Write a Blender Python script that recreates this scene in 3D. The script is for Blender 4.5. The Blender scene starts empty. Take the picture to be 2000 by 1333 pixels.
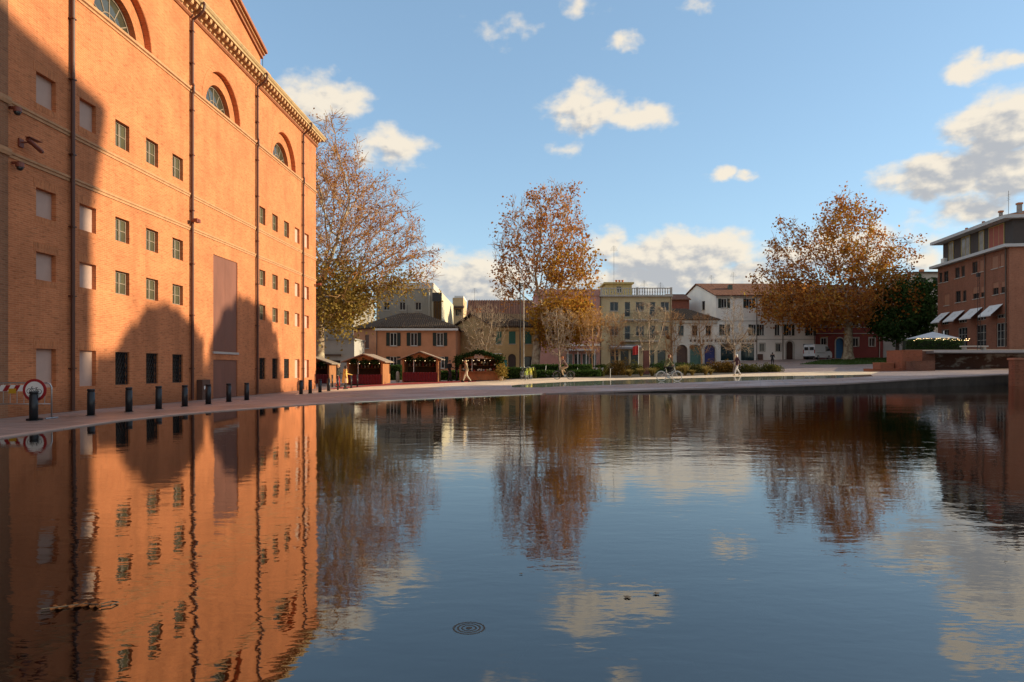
import bpy, bmesh, math, random
import numpy as np
from mathutils import Vector, Matrix
from mathutils.geometry import delaunay_2d_cdt

rnd = random.Random(7)
npr = np.random.default_rng(7)
scene = bpy.context.scene
COL = scene.collection
R = math.radians

# ------------------------------------------------------------------ camera
cam_d = bpy.data.cameras.new("camera")
cam_d.lens = 24.0
cam_d.sensor_width = 36.0
cam_d.shift_y = 54.5 / 2000
cam_d.clip_end = 3000
cam = bpy.data.objects.new("camera", cam_d)
cam.location = (0, 0, 0)            # heights are measured from the lens
cam.rotation_euler = (R(90), 0, 0)
COL.objects.link(cam)
scene.camera = cam

# ------------------------------------------------------------------ sky, sun, exposure
SUN_EL, SUN_AZ = R(15.0), R(3.0)     # low sun on the right, a touch ahead
sun_dir = Vector((math.cos(SUN_EL) * math.cos(SUN_AZ), math.cos(SUN_EL) * math.sin(SUN_AZ), math.sin(SUN_EL)))
sun_d = bpy.data.lights.new("sun", 'SUN')
sun_d.energy = 2.45
sun_d.angle = R(0.53)
sun_d.color = (1.0, 0.85, 0.57)
sun = bpy.data.objects.new("sun", sun_d)
sun.rotation_euler = sun_dir.to_track_quat('Z', 'Y').to_euler()
COL.objects.link(sun)

scene.view_settings.view_transform = 'Standard'
scene.view_settings.look = 'None'
scene.view_settings.exposure = 1.5
scene.view_settings.gamma = 1.0
scene.view_settings.use_curve_mapping = False
scene.cycles.use_denoising = True
scene.cycles.max_bounces = 8
scene.cycles.transparent_max_bounces = 12
scene.cycles.caustics_reflective = False
scene.cycles.caustics_refractive = False
scene.cycles.sample_clamp_indirect = 6.0

world = bpy.data.worlds.new("World")
scene.world = world
world.use_nodes = True
SKY_STRENGTH = 0.13

def build_world():
    nt = world.node_tree
    N, L = nt.nodes, nt.links
    N.clear()
    def nd(t, **k):
        n = N.new(t)
        for a, b in k.items():
            setattr(n, a, b)
        return n
    def mth(op, a, b=None, c=None, clamp=False):
        n = nd('ShaderNodeMath', operation=op, use_clamp=clamp)
        for i, v in enumerate((a, b, c)):
            if v is None:
                continue
            if isinstance(v, (int, float)):
                n.inputs[i].default_value = v
            else:
                L.new(v, n.inputs[i])
        return n.outputs[0]
    out = nd('ShaderNodeOutputWorld')
    bg = nd('ShaderNodeBackground')
    bg.inputs['Strength'].default_value = SKY_STRENGTH
    L.new(bg.outputs[0], out.inputs[0])
    sky = nd('ShaderNodeTexSky', sky_type='NISHITA')
    sky.sun_disc = False
    sky.sun_elevation = SUN_EL
    sky.sun_rotation = R(90) - SUN_AZ
    sky.altitude = 0
    sky.air_density = 1.0
    sky.dust_density = 0.25
    sky.ozone_density = 2.0
    tc = nd('ShaderNodeTexCoord')
    sep = nd('ShaderNodeSeparateXYZ')
    L.new(tc.outputs['Generated'], sep.inputs[0])
    x, y, z = sep.outputs
    az = mth('MULTIPLY', mth('ARCTAN2', x, y), 57.2958)
    el = mth('MULTIPLY', mth('ARCSINE', z), 57.2958)
    ael = mth('ABSOLUTE', el)
    comb = nd('ShaderNodeCombineXYZ')
    L.new(az, comb.inputs[0]); L.new(ael, comb.inputs[1])
    # fluffy distortion
    def noise(vec, scale, detail, rough=0.55):
        n = nd('ShaderNodeTexNoise')
        n.inputs['Scale'].default_value = scale
        n.inputs['Detail'].default_value = detail
        n.inputs['Roughness'].default_value = rough
        L.new(vec, n.inputs['Vector'])
        return n
    mp = nd('ShaderNodeMapping')
    mp.inputs['Scale'].default_value = (1, 1.5, 1)
    L.new(comb.outputs[0], mp.inputs[0])
    nz = noise(mp.outputs[0], 0.34, 4, 0.58)
    dv = nd('ShaderNodeVectorMath', operation='SUBTRACT')
    L.new(nz.outputs['Color'], dv.inputs[0]); dv.inputs[1].default_value = (0.5, 0.5, 0.5)
    ds = nd('ShaderNodeVectorMath', operation='MULTIPLY')
    L.new(dv.outputs[0], ds.inputs[0]); ds.inputs[1].default_value = (3.2, 2.2, 0)
    pa = nd('ShaderNodeVectorMath', operation='ADD')
    L.new(comb.outputs[0], pa.inputs[0]); L.new(ds.outputs[0], pa.inputs[1])
    blobs = [  # sight line, half width, half height, thickness
        (630, 192, 110, 36, .85), (765, 288, 70, 38, .85),
        (1140, 215, 85, 42, .85), (1250, 226, 74, 28, .8),
        (1213, 80, 42, 18, .6), (995, 58, 60, 20, .32), (1130, 8, 46, 22, .42), (1370, 6, 40, 22, .5),
        (1105, 297, 34, 16, .34), (1412, 341, 26, 15, .62), (1456, 344, 30, 11, .5),
        (1330, 500, 190, 50, 1.15), (1190, 480, 40, 36, .8), (1330, 548, 260, 46, 1.0),
        (930, 545, 140, 52, 1.0), (885, 500, 70, 18, .4),
        (1890, 132, 56, 28, .8), (1980, 112, 66, 20, .7),
        (1950, 245, 110, 66, 1.3), (1860, 338, 165, 46, 1.25), (1990, 330, 120, 60, 1.2),
        (1900, 420, 120, 34, .8), (1800, 506, 70, 36, .7), (1640, 492, 180, 48, .8)]
    acc = None
    under = None
    for (px, py, rx, ry, w) in blobs:
        a = math.atan((px - 1000) / 1333)
        e = math.atan((721 - py) / math.hypot(1333, px - 1000))
        rxd = rx * .043 * math.cos(a) ** 2 * 1.15
        ryd = ry * .043 * math.cos(a) * 1.2
        m = nd('ShaderNodeVectorMath', operation='MULTIPLY_ADD')
        L.new(pa.outputs[0], m.inputs[0]); m.inputs[1].default_value = (1 / rxd, 1 / ryd, 0)
        m.inputs[2].default_value = (-math.degrees(a) / rxd, -math.degrees(e) / ryd, 0)
        ln = nd('ShaderNodeVectorMath', operation='LENGTH')
        L.new(m.outputs[0], ln.inputs[0])
        v = mth('MULTIPLY_ADD', ln.outputs['Value'], -w, w)
        acc = v if acc is None else mth('MAXIMUM', acc, v)
        if ry >= 34:
            m2 = nd('ShaderNodeVectorMath', operation='ADD')
            L.new(m.outputs[0], m2.inputs[0]); m2.inputs[1].default_value = (.22, .62, 0)
            l2 = nd('ShaderNodeVectorMath', operation='LENGTH'); L.new(m2.outputs[0], l2.inputs[0])
            u = mth('MULTIPLY_ADD', l2.outputs['Value'], -1.0, 1.0 if ry > 44 else .62)
            under = u if under is None else mth('MAXIMUM', under, u)
    # clouds over the rest of the sky, cover raised to brighten and warm the shade
    nb = noise(tc.outputs['Generated'], 3.2, 5, 0.55)
    gen = mth('MULTIPLY_ADD', nb.outputs['Fac'], 3.0, -1.26)
    away_a = mth('MULTIPLY', mth('SUBTRACT', mth('ABSOLUTE', az), 38.0), 0.2, clamp=True)
    away_e = mth('MULTIPLY', mth('SUBTRACT', el, 31.0), 0.2, clamp=True)
    away = mth('MAXIMUM', away_a, away_e)
    genm = mth('MULTIPLY_ADD', away, 3.0, mth('SUBTRACT', gen, 3.0))
    f0 = mth('MAXIMUM', acc, genm)
    nf = noise(mp.outputs[0], 0.42, 7, 0.52)
    sft = nd('ShaderNodeVectorMath', operation='ADD')
    L.new(mp.outputs[0], sft.inputs[0]); sft.inputs[1].default_value = (.40, .55, 0)
    nf2 = noise(sft.outputs[0], 0.42, 4, 0.52)
    det = mth('MULTIPLY_ADD', nf.outputs['Fac'], 1.25, -0.60)
    dens = mth('ADD', f0, det)
    mr = nd('ShaderNodeMapRange', interpolation_type='SMOOTHSTEP')
    L.new(dens, mr.inputs[0])
    mr.inputs[1].default_value = 0.02; mr.inputs[2].default_value = 0.58
    mask = mth('MULTIPLY', mr.outputs[0], 0.93)
    # puffs turned to the sun are warm and bright, deep cores and undersides grey
    slope = mth('SUBTRACT', nf.outputs['Fac'], nf2.outputs['Fac'])
    lit = mth('MULTIPLY_ADD', slope, 3.0, mth('MULTIPLY_ADD', mth('MAXIMUM', under, mth('MULTIPLY_ADD', genm, .7, -.1)), -1.0, 0.80))
    mr2 = nd('ShaderNodeMapRange', interpolation_type='SMOOTHSTEP')
    L.new(lit, mr2.inputs[0])
    mr2.inputs[1].default_value = -0.1; mr2.inputs[2].default_value = 0.95
    cc = nd('ShaderNodeMix', data_type='RGBA')
    L.new(mr2.outputs[0], cc.inputs['Factor'])
    k = 1.0 / SKY_STRENGTH
    cc.inputs[6].default_value = (0.172 * k, 0.174 * k, 0.180 * k, 1)
    cc.inputs[7].default_value = (0.342 * k, 0.304 * k, 0.246 * k, 1)
    mx = nd('ShaderNodeMix', data_type='RGBA')
    L.new(mask, mx.inputs['Factor'])
    # clear winter air: a gentler fall-off towards the horizon than the plain model
    s1 = nd('ShaderNodeVectorMath', operation='SCALE'); s1.inputs['Scale'].default_value = 0.338
    L.new(sky.outputs[0], s1.inputs[0])
    gm = nd('ShaderNodeGamma'); gm.inputs['Gamma'].default_value = 0.6
    L.new(s1.outputs[0], gm.inputs['Color'])
    s2 = nd('ShaderNodeVectorMath', operation='MULTIPLY'); s2.inputs[1].default_value = (0.505 / .338, 0.605 / .338, 0.675 / .338)
    L.new(gm.outputs[0], s2.inputs[0])
    L.new(s2.outputs[0], mx.inputs[6])
    L.new(cc.outputs[2], mx.inputs[7])
    L.new(mx.outputs[2], bg.inputs[0])
build_world()
world.cycles.sampling_method = 'MANUAL'
world.cycles.sample_map_resolution = 512

# ------------------------------------------------------------------ helpers
def tag(o, label=None, cat=None, group=None, kind=None):
    if label: o["label"] = label
    if cat: o["category"] = cat
    if group: o["group"] = group
    if kind: o["kind"] = kind
    return o

def empty(name, loc=(0, 0, 0), rz=0.0, label=None, cat=None, group=None):
    o = bpy.data.objects.new(name, None)
    o.location = loc
    o.rotation_euler = (0, 0, rz)
    o.empty_display_size = 0.2
    COL.objects.link(o)
    return tag(o, label, cat, group)

def link(name, me, parent=None, loc=None, rz=None):
    o = bpy.data.objects.new(name, me)
    COL.objects.link(o)
    if parent is not None: o.parent = parent
    if loc is not None: o.location = loc
    if rz is not None: o.rotation_euler = (0, 0, rz)
    return o

def copy_tree(o, parent=None):
    c = o.copy()
    COL.objects.link(c)
    c.parent = parent
    for ch in o.children:
        copy_tree(ch, c)
    return c

class MB:
    """collects simple shapes and links them as one mesh object"""
    def __init__(self):
        self.v, self.f, self.m = [], [], []
        self.cur = 0
    def add(self, vs, fs):
        b = len(self.v)
        self.v += [tuple(p) for p in vs]
        self.f += [tuple(i + b for i in f) for f in fs]
        self.m += [self.cur] * len(fs)
        return self
    def box(self, x0, x1, y0, y1, z0, z1):
        return self.add([(x0, y0, z0), (x1, y0, z0), (x1, y1, z0), (x0, y1, z0), (x0, y0, z1), (x1, y0, z1), (x1, y1, z1), (x0, y1, z1)],
                        [(0, 3, 2, 1), (4, 5, 6, 7), (0, 1, 5, 4), (1, 2, 6, 5), (2, 3, 7, 6), (3, 0, 4, 7)])
    def prism(self, pts, axis, a, b):
        """polygon pts (2D) swept along axis from a to b; axis x: pts are (y,z), y: (x,z), z: (x,y)"""
        def mk(p, t):
            return {'x': (t, p[0], p[1]), 'y': (p[0], t, p[1]), 'z': (p[0], p[1], t)}[axis]
        n = len(pts)
        vs = [mk(p, a) for p in pts] + [mk(p, b) for p in pts]
        area = sum(pts[i][0] * pts[(i + 1) % n][1] - pts[(i + 1) % n][0] * pts[i][1] for i in range(n))
        flip = (area > 0) ^ (axis == 'y') ^ (b < a)
        fs = []
        lo, hi = tuple(range(n)), tuple(range(n, 2 * n))
        if flip:
            fs += [lo[::-1], hi]
            fs += [(i, (i + 1) % n, n + (i + 1) % n, n + i) for i in range(n)]
        else:
            fs += [lo, hi[::-1]]
            fs += [(n + i, n + (i + 1) % n, (i + 1) % n, i) for i in range(n)]
        return self.add(vs, fs)
    def tube(self, pts, r, n=8, caps=True):
        pts = [Vector(p) for p in pts]
        rs = r if isinstance(r, (list, tuple)) else [r] * len(pts)
        vs, fs = [], []
        up = None
        for i, p in enumerate(pts):
            d = (pts[min(i + 1, len(pts) - 1)] - pts[max(i - 1, 0)]).normalized()
            if up is None:
                up = Vector((0, 0, 1)) if abs(d.z) < .9 else Vector((1, 0, 0))
            a = d.cross(up).normalized()
            b = a.cross(d).normalized()
            up = b
            for k in range(n):
                t = 2 * math.pi * k / n
                vs.append(p + (a * math.cos(t) + b * math.sin(t)) * rs[i])
        for i in range(len(pts) - 1):
            for k in range(n):
                fs.append((i * n + k, i * n + (k + 1) % n, (i + 1) * n + (k + 1) % n, (i + 1) * n + k))
        if caps:
            fs.append(tuple(range(n))[::-1])
            fs.append(tuple(range((len(pts) - 1) * n, len(pts) * n)))
        return self.add(vs, fs)
    def lathe(self, prof, n=16, c=(0, 0, 0)):
        vs, fs = [], []
        for (r, z) in prof:
            for k in range(n):
                t = 2 * math.pi * k / n
                vs.append((c[0] + r * math.cos(t), c[1] + r * math.sin(t), c[2] + z))
        for i in range(len(prof) - 1):
            for k in range(n):
                fs.append((i * n + k, i * n + (k + 1) % n, (i + 1) * n + (k + 1) % n, (i + 1) * n + k))
        fs.append(tuple(range(n))[::-1])
        fs.append(tuple(range((len(prof) - 1) * n, len(prof) * n)))
        return self.add(vs, fs)
    def ball(self, c, r, nu=10, nv=7, M=None):
        rx, ry, rz = r if isinstance(r, (tuple, list)) else (r, r, r)
        vs, fs = [], []
        for j in range(nv + 1):
            ph = math.pi * j / nv
            for k in range(nu):
                t = 2 * math.pi * k / nu
                q = Vector((rx * math.sin(ph) * math.cos(t), ry * math.sin(ph) * math.sin(t), -rz * math.cos(ph)))
                if M is not None: q = M @ q
                vs.append((c[0] + q.x, c[1] + q.y, c[2] + q.z))
        for j in range(nv):
            for k in range(nu):
                fs.append((j * nu + k, j * nu + (k + 1) % nu, (j + 1) * nu + (k + 1) % nu, (j + 1) * nu + k))
        return self.add(vs, fs)
    def mesh(self, name, mats, smooth=False):
        me = bpy.data.meshes.new(name)
        me.from_pydata(self.v, [], self.f)
        mats = mats if isinstance(mats, (list, tuple)) else [mats]
        for m in mats: me.materials.append(m)
        if len(mats) > 1:
            me.polygons.foreach_set('material_index', self.m)
        if smooth:
            me.polygons.foreach_set('use_smooth', [True] * len(me.polygons))
        me.update()
        return me
    def build(self, name, mats, parent=None, loc=None, rz=None, smooth=False):
        return link(name, self.mesh(name, mats, smooth), parent, loc, rz)

def evaluated(o, drop=True):
    """mesh of an object with its modifiers applied"""
    dg = bpy.context.evaluated_depsgraph_get()
    dg.update()
    me = bpy.data.meshes.new_from_object(o.evaluated_get(dg))
    if drop:
        old = o.data
        o.modifiers.clear()
        o.data = me
        if old.users == 0: bpy.data.meshes.remove(old)
    return me

def carve(o, cutters):
    """cut a list of MB solids out of a wall object (all in the wall's own space)"""
    mb = MB()
    for c in cutters:
        mb.add(c.v, c.f)
    me = mb.mesh("cutter", [])
    bm = bmesh.new(); bm.from_mesh(me)
    bmesh.ops.recalc_face_normals(bm, faces=bm.faces)
    bm.to_mesh(me); bm.free()
    c = bpy.data.objects.new("cutter", me)
    COL.objects.link(c)
    c.matrix_world = Matrix.Identity(4)
    par, mw = o.parent, o.matrix_world.copy()
    loc, rot = o.location.copy(), o.rotation_euler.copy()
    o.parent = None
    o.location = (0, 0, 0); o.rotation_euler = (0, 0, 0)
    bm = bmesh.new(); bm.from_mesh(o.data)
    bmesh.ops.recalc_face_normals(bm, faces=bm.faces)
    bm.to_mesh(o.data); bm.free()
    md = o.modifiers.new("cut", 'BOOLEAN')
    md.operation = 'DIFFERENCE'; md.solver = 'EXACT'; md.object = c
    evaluated(o)
    o.parent = par; o.location = loc; o.rotation_euler = rot
    bpy.data.objects.remove(c)
    bpy.data.meshes.remove(me)

# ------------------------------------------------------------------ materials
MATS = {}
def nodes_of(name):
    m = bpy.data.materials.new(name)
    m.use_nodes = True
    nt = m.node_tree
    return m, nt, nt.nodes, nt.links, nt.nodes['Principled BSDF']

def mat(name, col, rough=.8, var=.14, scale=2.0, bump=0.0, bscale=25.0, metal=0.0, spec=.4, streak=1.0, emit=None):
    """painted, rendered or plain surface: two layers of mottling and a fine relief"""
    if name in MATS: return MATS[name]
    m, nt, N, L, b = nodes_of(name)
    tc = N.new('ShaderNodeTexCoord')
    mp = N.new('ShaderNodeMapping'); mp.inputs['Scale'].default_value = (1, 1, streak)
    L.new(tc.outputs['Object'], mp.inputs[0])
    n1 = N.new('ShaderNodeTexNoise'); n1.inputs['Scale'].default_value = scale; n1.inputs['Detail'].default_value = 6
    n1.inputs['Roughness'].default_value = .65
    L.new(mp.outputs[0], n1.inputs['Vector'])
    cr = N.new('ShaderNodeValToRGB')
    c = np.array(col)
    cr.color_ramp.elements[0].position = .28
    cr.color_ramp.elements[1].position = .72
    cr.color_ramp.elements[0].color = (*np.clip(c * (1 - var), 0, 1), 1)
    cr.color_ramp.elements[1].color = (*np.clip(c * (1 + var), 0, 1), 1)
    L.new(n1.outputs['Fac'], cr.inputs[0])
    L.new(cr.outputs[0], b.inputs['Base Color'])
    b.inputs['Roughness'].default_value = rough
    b.inputs['Metallic'].default_value = metal
    b.inputs['Specular IOR Level'].default_value = spec
    if bump > 0:
        n2 = N.new('ShaderNodeTexNoise'); n2.inputs['Scale'].default_value = bscale; n2.inputs['Detail'].default_value = 4
        L.new(tc.outputs['Object'], n2.inputs['Vector'])
        bp = N.new('ShaderNodeBump'); bp.inputs['Strength'].default_value = bump; bp.inputs['Distance'].default_value = .02
        L.new(n2.outputs['Fac'], bp.inputs['Height'])
        L.new(bp.outputs[0], b.inputs['Normal'])
    if emit:
        b.inputs['Emission Color'].default_value = (*emit[0], 1)
        b.inputs['Emission Strength'].default_value = emit[1]
    MATS[name] = m
    return m

def brick_mat(name, c1, c2, mortar, bw=.27, bh=.068, axis='xz', mot=.15, rough=.85, rot=False, foot=1.0):
    if name in MATS: return MATS[name]
    m, nt, N, L, b = nodes_of(name)
    tc = N.new('ShaderNodeTexCoord')
    sp = N.new('ShaderNodeSeparateXYZ'); L.new(tc.outputs['Object'], sp.inputs[0])
    ad = N.new('ShaderNodeMath'); ad.operation = 'ADD'
    L.new(sp.outputs[0], ad.inputs[0]); L.new(sp.outputs[1], ad.inputs[1])
    cb = N.new('ShaderNodeCombineXYZ')
    if rot:
        L.new(sp.outputs[2], cb.inputs[0]); L.new(ad.outputs[0], cb.inputs[1])
    else:
        L.new(ad.outputs[0], cb.inputs[0]); L.new(sp.outputs[2], cb.inputs[1])
    br = N.new('ShaderNodeTexBrick')
    br.inputs['Color1'].default_value = (*c1, 1); br.inputs['Color2'].default_value = (*c2, 1)
    br.inputs['Mortar'].default_value = (*mortar, 1)
    br.inputs['Scale'].default_value = 1.0
    br.inputs['Mortar Size'].default_value = .0085
    br.inputs['Mortar Smooth'].default_value = .3
    br.inputs['Bias'].default_value = -.1
    br.inputs['Brick Width'].default_value = bw
    br.inputs['Row Height'].default_value = bh
    L.new(cb.outputs[0], br.inputs['Vector'])
    n1 = N.new('ShaderNodeTexNoise'); n1.inputs['Scale'].default_value = .55; n1.inputs['Detail'].default_value = 7
    n1.inputs['Roughness'].default_value = .7
    L.new(tc.outputs['Object'], n1.inputs['Vector'])
    # single darker bricks
    mp = N.new('ShaderNodeMapping'); mp.inputs['Scale'].default_value = (1 / bw, 1 / bh, 1)
    L.new(cb.outputs[0], mp.inputs[0])
    n2 = N.new('ShaderNodeTexNoise'); n2.inputs['Scale'].default_value = .9; n2.inputs['Detail'].default_value = 1
    L.new(mp.outputs[0], n2.inputs['Vector'])
    r2 = N.new('ShaderNodeMapRange'); r2.inputs[1].default_value = .58; r2.inputs[2].default_value = .72
    r2.inputs[3].default_value = 1.0; r2.inputs[4].default_value = .68
    L.new(n2.outputs['Fac'], r2.inputs[0])
    r1 = N.new('ShaderNodeMapRange'); r1.inputs[1].default_value = .3; r1.inputs[2].default_value = .7
    r1.inputs[3].default_value = 1 - mot; r1.inputs[4].default_value = 1 + mot * .6
    L.new(n1.outputs['Fac'], r1.inputs[0])
    mu0 = N.new('ShaderNodeMath'); mu0.operation = 'MULTIPLY'
    L.new(r1.outputs[0], mu0.inputs[0]); L.new(r2.outputs[0], mu0.inputs[1])
    # rain streaks and a damp, dirty foot
    ms_ = N.new('ShaderNodeMapping'); ms_.inputs['Scale'].default_value = (1.3, .10, 1)
    L.new(cb.outputs[0], ms_.inputs[0])
    ns_ = N.new('ShaderNodeTexNoise'); ns_.inputs['Scale'].default_value = 1.0; ns_.inputs['Detail'].default_value = 5; ns_.inputs['Roughness'].default_value = .6
    L.new(ms_.outputs[0], ns_.inputs['Vector'])
    rs_ = N.new('ShaderNodeMapRange'); rs_.inputs[1].default_value = .52; rs_.inputs[2].default_value = .75; rs_.inputs[3].default_value = 1.0; rs_.inputs[4].default_value = .80
    L.new(ns_.outputs['Fac'], rs_.inputs[0])
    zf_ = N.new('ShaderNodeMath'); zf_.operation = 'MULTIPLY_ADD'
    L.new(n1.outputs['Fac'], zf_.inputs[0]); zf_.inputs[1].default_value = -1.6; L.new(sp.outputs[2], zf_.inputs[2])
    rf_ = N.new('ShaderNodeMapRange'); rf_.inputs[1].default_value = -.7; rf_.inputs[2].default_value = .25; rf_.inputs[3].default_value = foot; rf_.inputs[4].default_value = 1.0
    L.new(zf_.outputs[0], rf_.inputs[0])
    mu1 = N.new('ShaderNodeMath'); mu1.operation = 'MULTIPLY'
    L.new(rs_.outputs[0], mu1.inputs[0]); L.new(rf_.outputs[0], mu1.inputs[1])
    mu = N.new('ShaderNodeMath'); mu.operation = 'MULTIPLY'
    L.new(mu0.outputs[0], mu.inputs[0]); L.new(mu1.outputs[0], mu.inputs[1])
    mx = N.new('ShaderNodeVectorMath'); mx.operation = 'SCALE'
    L.new(br.outputs['Color'], mx.inputs[0]); L.new(mu.outputs[0], mx.inputs['Scale'])
    L.new(mx.outputs[0], b.inputs['Base Color'])
    b.inputs['Roughness'].default_value = rough
    b.inputs['Specular IOR Level'].default_value = .25
    bp = N.new('ShaderNodeBump'); bp.inputs['Strength'].default_value = .5; bp.inputs['Distance'].default_value = .012
    bp.invert = True
    L.new(br.outputs['Fac'], bp.inputs['Height'])
    L.new(bp.outputs[0], b.inputs['Normal'])
    MATS[name] = m
    return m

def leaf_mat(name, cols, trans=.35):
    """cols: list of (position, rgb) over the leaves of one crown"""
    if name in MATS: return MATS[name]
    m, nt, N, L, b = nodes_of(name)
    g = N.new('ShaderNodeNewGeometry')
    tc = N.new('ShaderNodeTexCoord')
    n1 = N.new('ShaderNodeTexNoise'); n1.inputs['Scale'].default_value = .35; n1.inputs['Detail'].default_value = 3
    L.new(tc.outputs['Object'], n1.inputs['Vector'])
    ad = N.new('ShaderNodeMath'); ad.operation = 'MULTIPLY_ADD'
    L.new(g.outputs['Random Per Island'], ad.inputs[0]); ad.inputs[1].default_value = .55
    sb = N.new('ShaderNodeMath'); sb.operation = 'MULTIPLY_ADD'
    L.new(n1.outputs['Fac'], sb.inputs[0]); sb.inputs[1].default_value = 1.1; sb.inputs[2].default_value = -.32
    L.new(sb.outputs[0], ad.inputs[2])
    cr = N.new('ShaderNodeValToRGB')
    e = cr.color_ramp.elements
    e[0].position, e[0].color = cols[0][0], (*cols[0][1], 1)
    e[1].position, e[1].color = cols[-1][0], (*cols[-1][1], 1)
    for p, c in cols[1:-1]:
        q = e.new(p); q.color = (*c, 1)
    L.new(ad.outputs[0], cr.inputs[0])
    df = N.new('ShaderNodeBsdfDiffuse'); tr = N.new('ShaderNodeBsdfTranslucent'); ms = N.new('ShaderNodeMixShader')
    L.new(cr.outputs[0], df.inputs[0]); L.new(cr.outputs[0], tr.inputs[0])
    ms.inputs[0].default_value = trans
    L.new(df.outputs[0], ms.inputs[1]); L.new(tr.outputs[0], ms.inputs[2])
    L.new(ms.outputs[0], N['Material Output'].inputs[0])
    N.remove(b)
    MATS[name] = m
    return m

def roof_mat(name, c, axis=0):
    """clay pantiles: rounded ribs running down the slope, mottled tile by tile"""
    if name in MATS: return MATS[name]
    m, nt, N, L, b = nodes_of(name)
    tc = N.new('ShaderNodeTexCoord')
    w = N.new('ShaderNodeTexWave'); w.bands_direction = 'X'; w.inputs['Scale'].default_value = 1.3
    w.inputs['Distortion'].default_value = .6; w.inputs['Detail'].default_value = 1
    L.new(tc.outputs['Object'], w.inputs['Vector'])
    n = N.new('ShaderNodeTexNoise'); n.inputs['Scale'].default_value = 3.5; n.inputs['Detail'].default_value = 6
    n.inputs['Roughness'].default_value = .75
    L.new(tc.outputs['Object'], n.inputs['Vector'])
    cr = N.new('ShaderNodeValToRGB'); c = np.array(c)
    cr.color_ramp.elements[0].position = .3; cr.color_ramp.elements[1].position = .72
    cr.color_ramp.elements[0].color = (*(c * .45), 1); cr.color_ramp.elements[1].color = (*(c * 1.35), 1)
    L.new(n.outputs['Fac'], cr.inputs[0])
    mx = N.new('ShaderNodeMix'); mx.data_type = 'RGBA'; mx.blend_type = 'MULTIPLY'; mx.inputs[0].default_value = .45
    L.new(cr.outputs[0], mx.inputs[6]); L.new(w.outputs['Color'], mx.inputs[7])
    L.new(mx.outputs[2], b.inputs['Base Color'])
    b.inputs['Roughness'].default_value = .9
    b.inputs['Specular IOR Level'].default_value = .12
    bp = N.new('ShaderNodeBump'); bp.inputs['Strength'].default_value = .8; bp.inputs['Distance'].default_value = .08
    L.new(w.outputs['Fac'], bp.inputs['Height']); L.new(bp.outputs[0], b.inputs['Normal'])
    MATS[name] = m
    return m

def glass_mat(name, col=(.02, .025, .03), rough=.06, spec=.8):
    if name in MATS: return MATS[name]
    m, nt, N, L, b = nodes_of(name)
    tc = N.new('ShaderNodeTexCoord')
    n = N.new('ShaderNodeTexNoise'); n.inputs['Scale'].default_value = 1.1; n.inputs['Detail'].default_value = 2
    L.new(tc.outputs['Object'], n.inputs['Vector'])
    cr = N.new('ShaderNodeValToRGB'); c = np.array(col)
    cr.color_ramp.elements[0].color = (*(c * .5), 1); cr.color_ramp.elements[1].color = (*(c * 1.6), 1)
    L.new(n.outputs['Fac'], cr.inputs[0]); L.new(cr.outputs[0], b.inputs['Base Color'])
    b.inputs['Roughness'].default_value = rough
    b.inputs['Specular IOR Level'].default_value = spec
    bp = N.new('ShaderNodeBump'); bp.inputs['Strength'].default_value = .05; bp.inputs['Distance'].default_value = .05
    L.new(n.outputs['Fac'], bp.inputs['Height']); L.new(bp.outputs[0], b.inputs['Normal'])
    MATS[name] = m
    return m

def at(px, py, Y):
    """point at distance Y on the sight line through a place in the photograph"""
    return Vector(((px - 1000) / 1333 * Y, Y, (721 - py) / 1333 * Y))
def ax(px, Y): return (px - 1000) / 1333 * Y
def az_(py, Y): return (721 - py) / 1333 * Y
# ------------------------------------------------------------------ terrain
POOL_A, POOL_S = -1.5, 0.0105
def pool_z(Y): return POOL_A + POOL_S * Y
def on_pool(px, py):
    Y = -POOL_A / ((py - 721) / 1333 + POOL_S)
    return (ax(px, Y), Y)

edge_left = [on_pool(*p) for p in ((0, 857), (120, 839), (232, 823), (330, 812.5), (415, 805), (520, 797), (618, 790))]
corner_a = on_pool(1065, 770)
mid_edge = [on_pool(760, 783), on_pool(920, 776)]
ctrl = [(x, y, pool_z(y) + .012) for x, y in edge_left + mid_edge + [corner_a]]
ctrl += [(-16, -10, -1.5), (-9.8, 6, -1.44), (-10.2, 0, -1.48), (-15.5, 8, -1.5), (-15.4, 20, -1.5), (-15.2, 30, -1.5), (-14.9, 40, -1.5), (-14.6, 50, -1.5),
         (-11.6, 47.5, -1.39), (-11.7, 54, -1.18), (-7.6, 56, -1.05), (-2.8, 58, -1.0), (4.4, 55, -.80), (10.7, 46.7, -.84),
         (18.6, 56.5, -.51), (9, 34.2, -1.0), (17.5, 36.1, -.79), (26, 39.5, -.55), (33, 44.8, -.34), (35, 57, -.13),
         (34, 90, .4), (50, 110, 1.6), (-15, 78, -.9), (-5, 82, -.55), (5, 84, -.35), (18, 97, .3), (30, 101, .75), (42, 113, 1.5), (60, 118, 2.0),
         (-25, 90, -.9), (-40, 60, -1.3), (-60, 200, 0), (0, 200, 1.5), (80, 200, 3), (100, 60, .5), (150, 20, 0), (60, 20, -.6), (48, 40, -.3), (-80, 20, -1.4), (60, 80, .9)]
CP = np.array(ctrl)
_n = len(CP)
_d = np.linalg.norm(CP[:, None, :2] - CP[None, :, :2], axis=2)
_A = np.zeros((_n + 3, _n + 3)); _A[:_n, :_n] = _d
_A[:_n, _n] = 1; _A[:_n, _n + 1:] = CP[:, :2]; _A[_n, :_n] = 1; _A[_n + 1:, :_n] = CP[:, :2].T
_w = np.linalg.solve(_A, np.concatenate([CP[:, 2], [0, 0, 0]]))
def G(x, y):
    p = np.array([x, y], float)
    return float(_w[:_n] @ np.linalg.norm(CP[:, :2] - p, axis=1) + _w[_n] + _w[_n + 1:] @ p)
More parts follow.
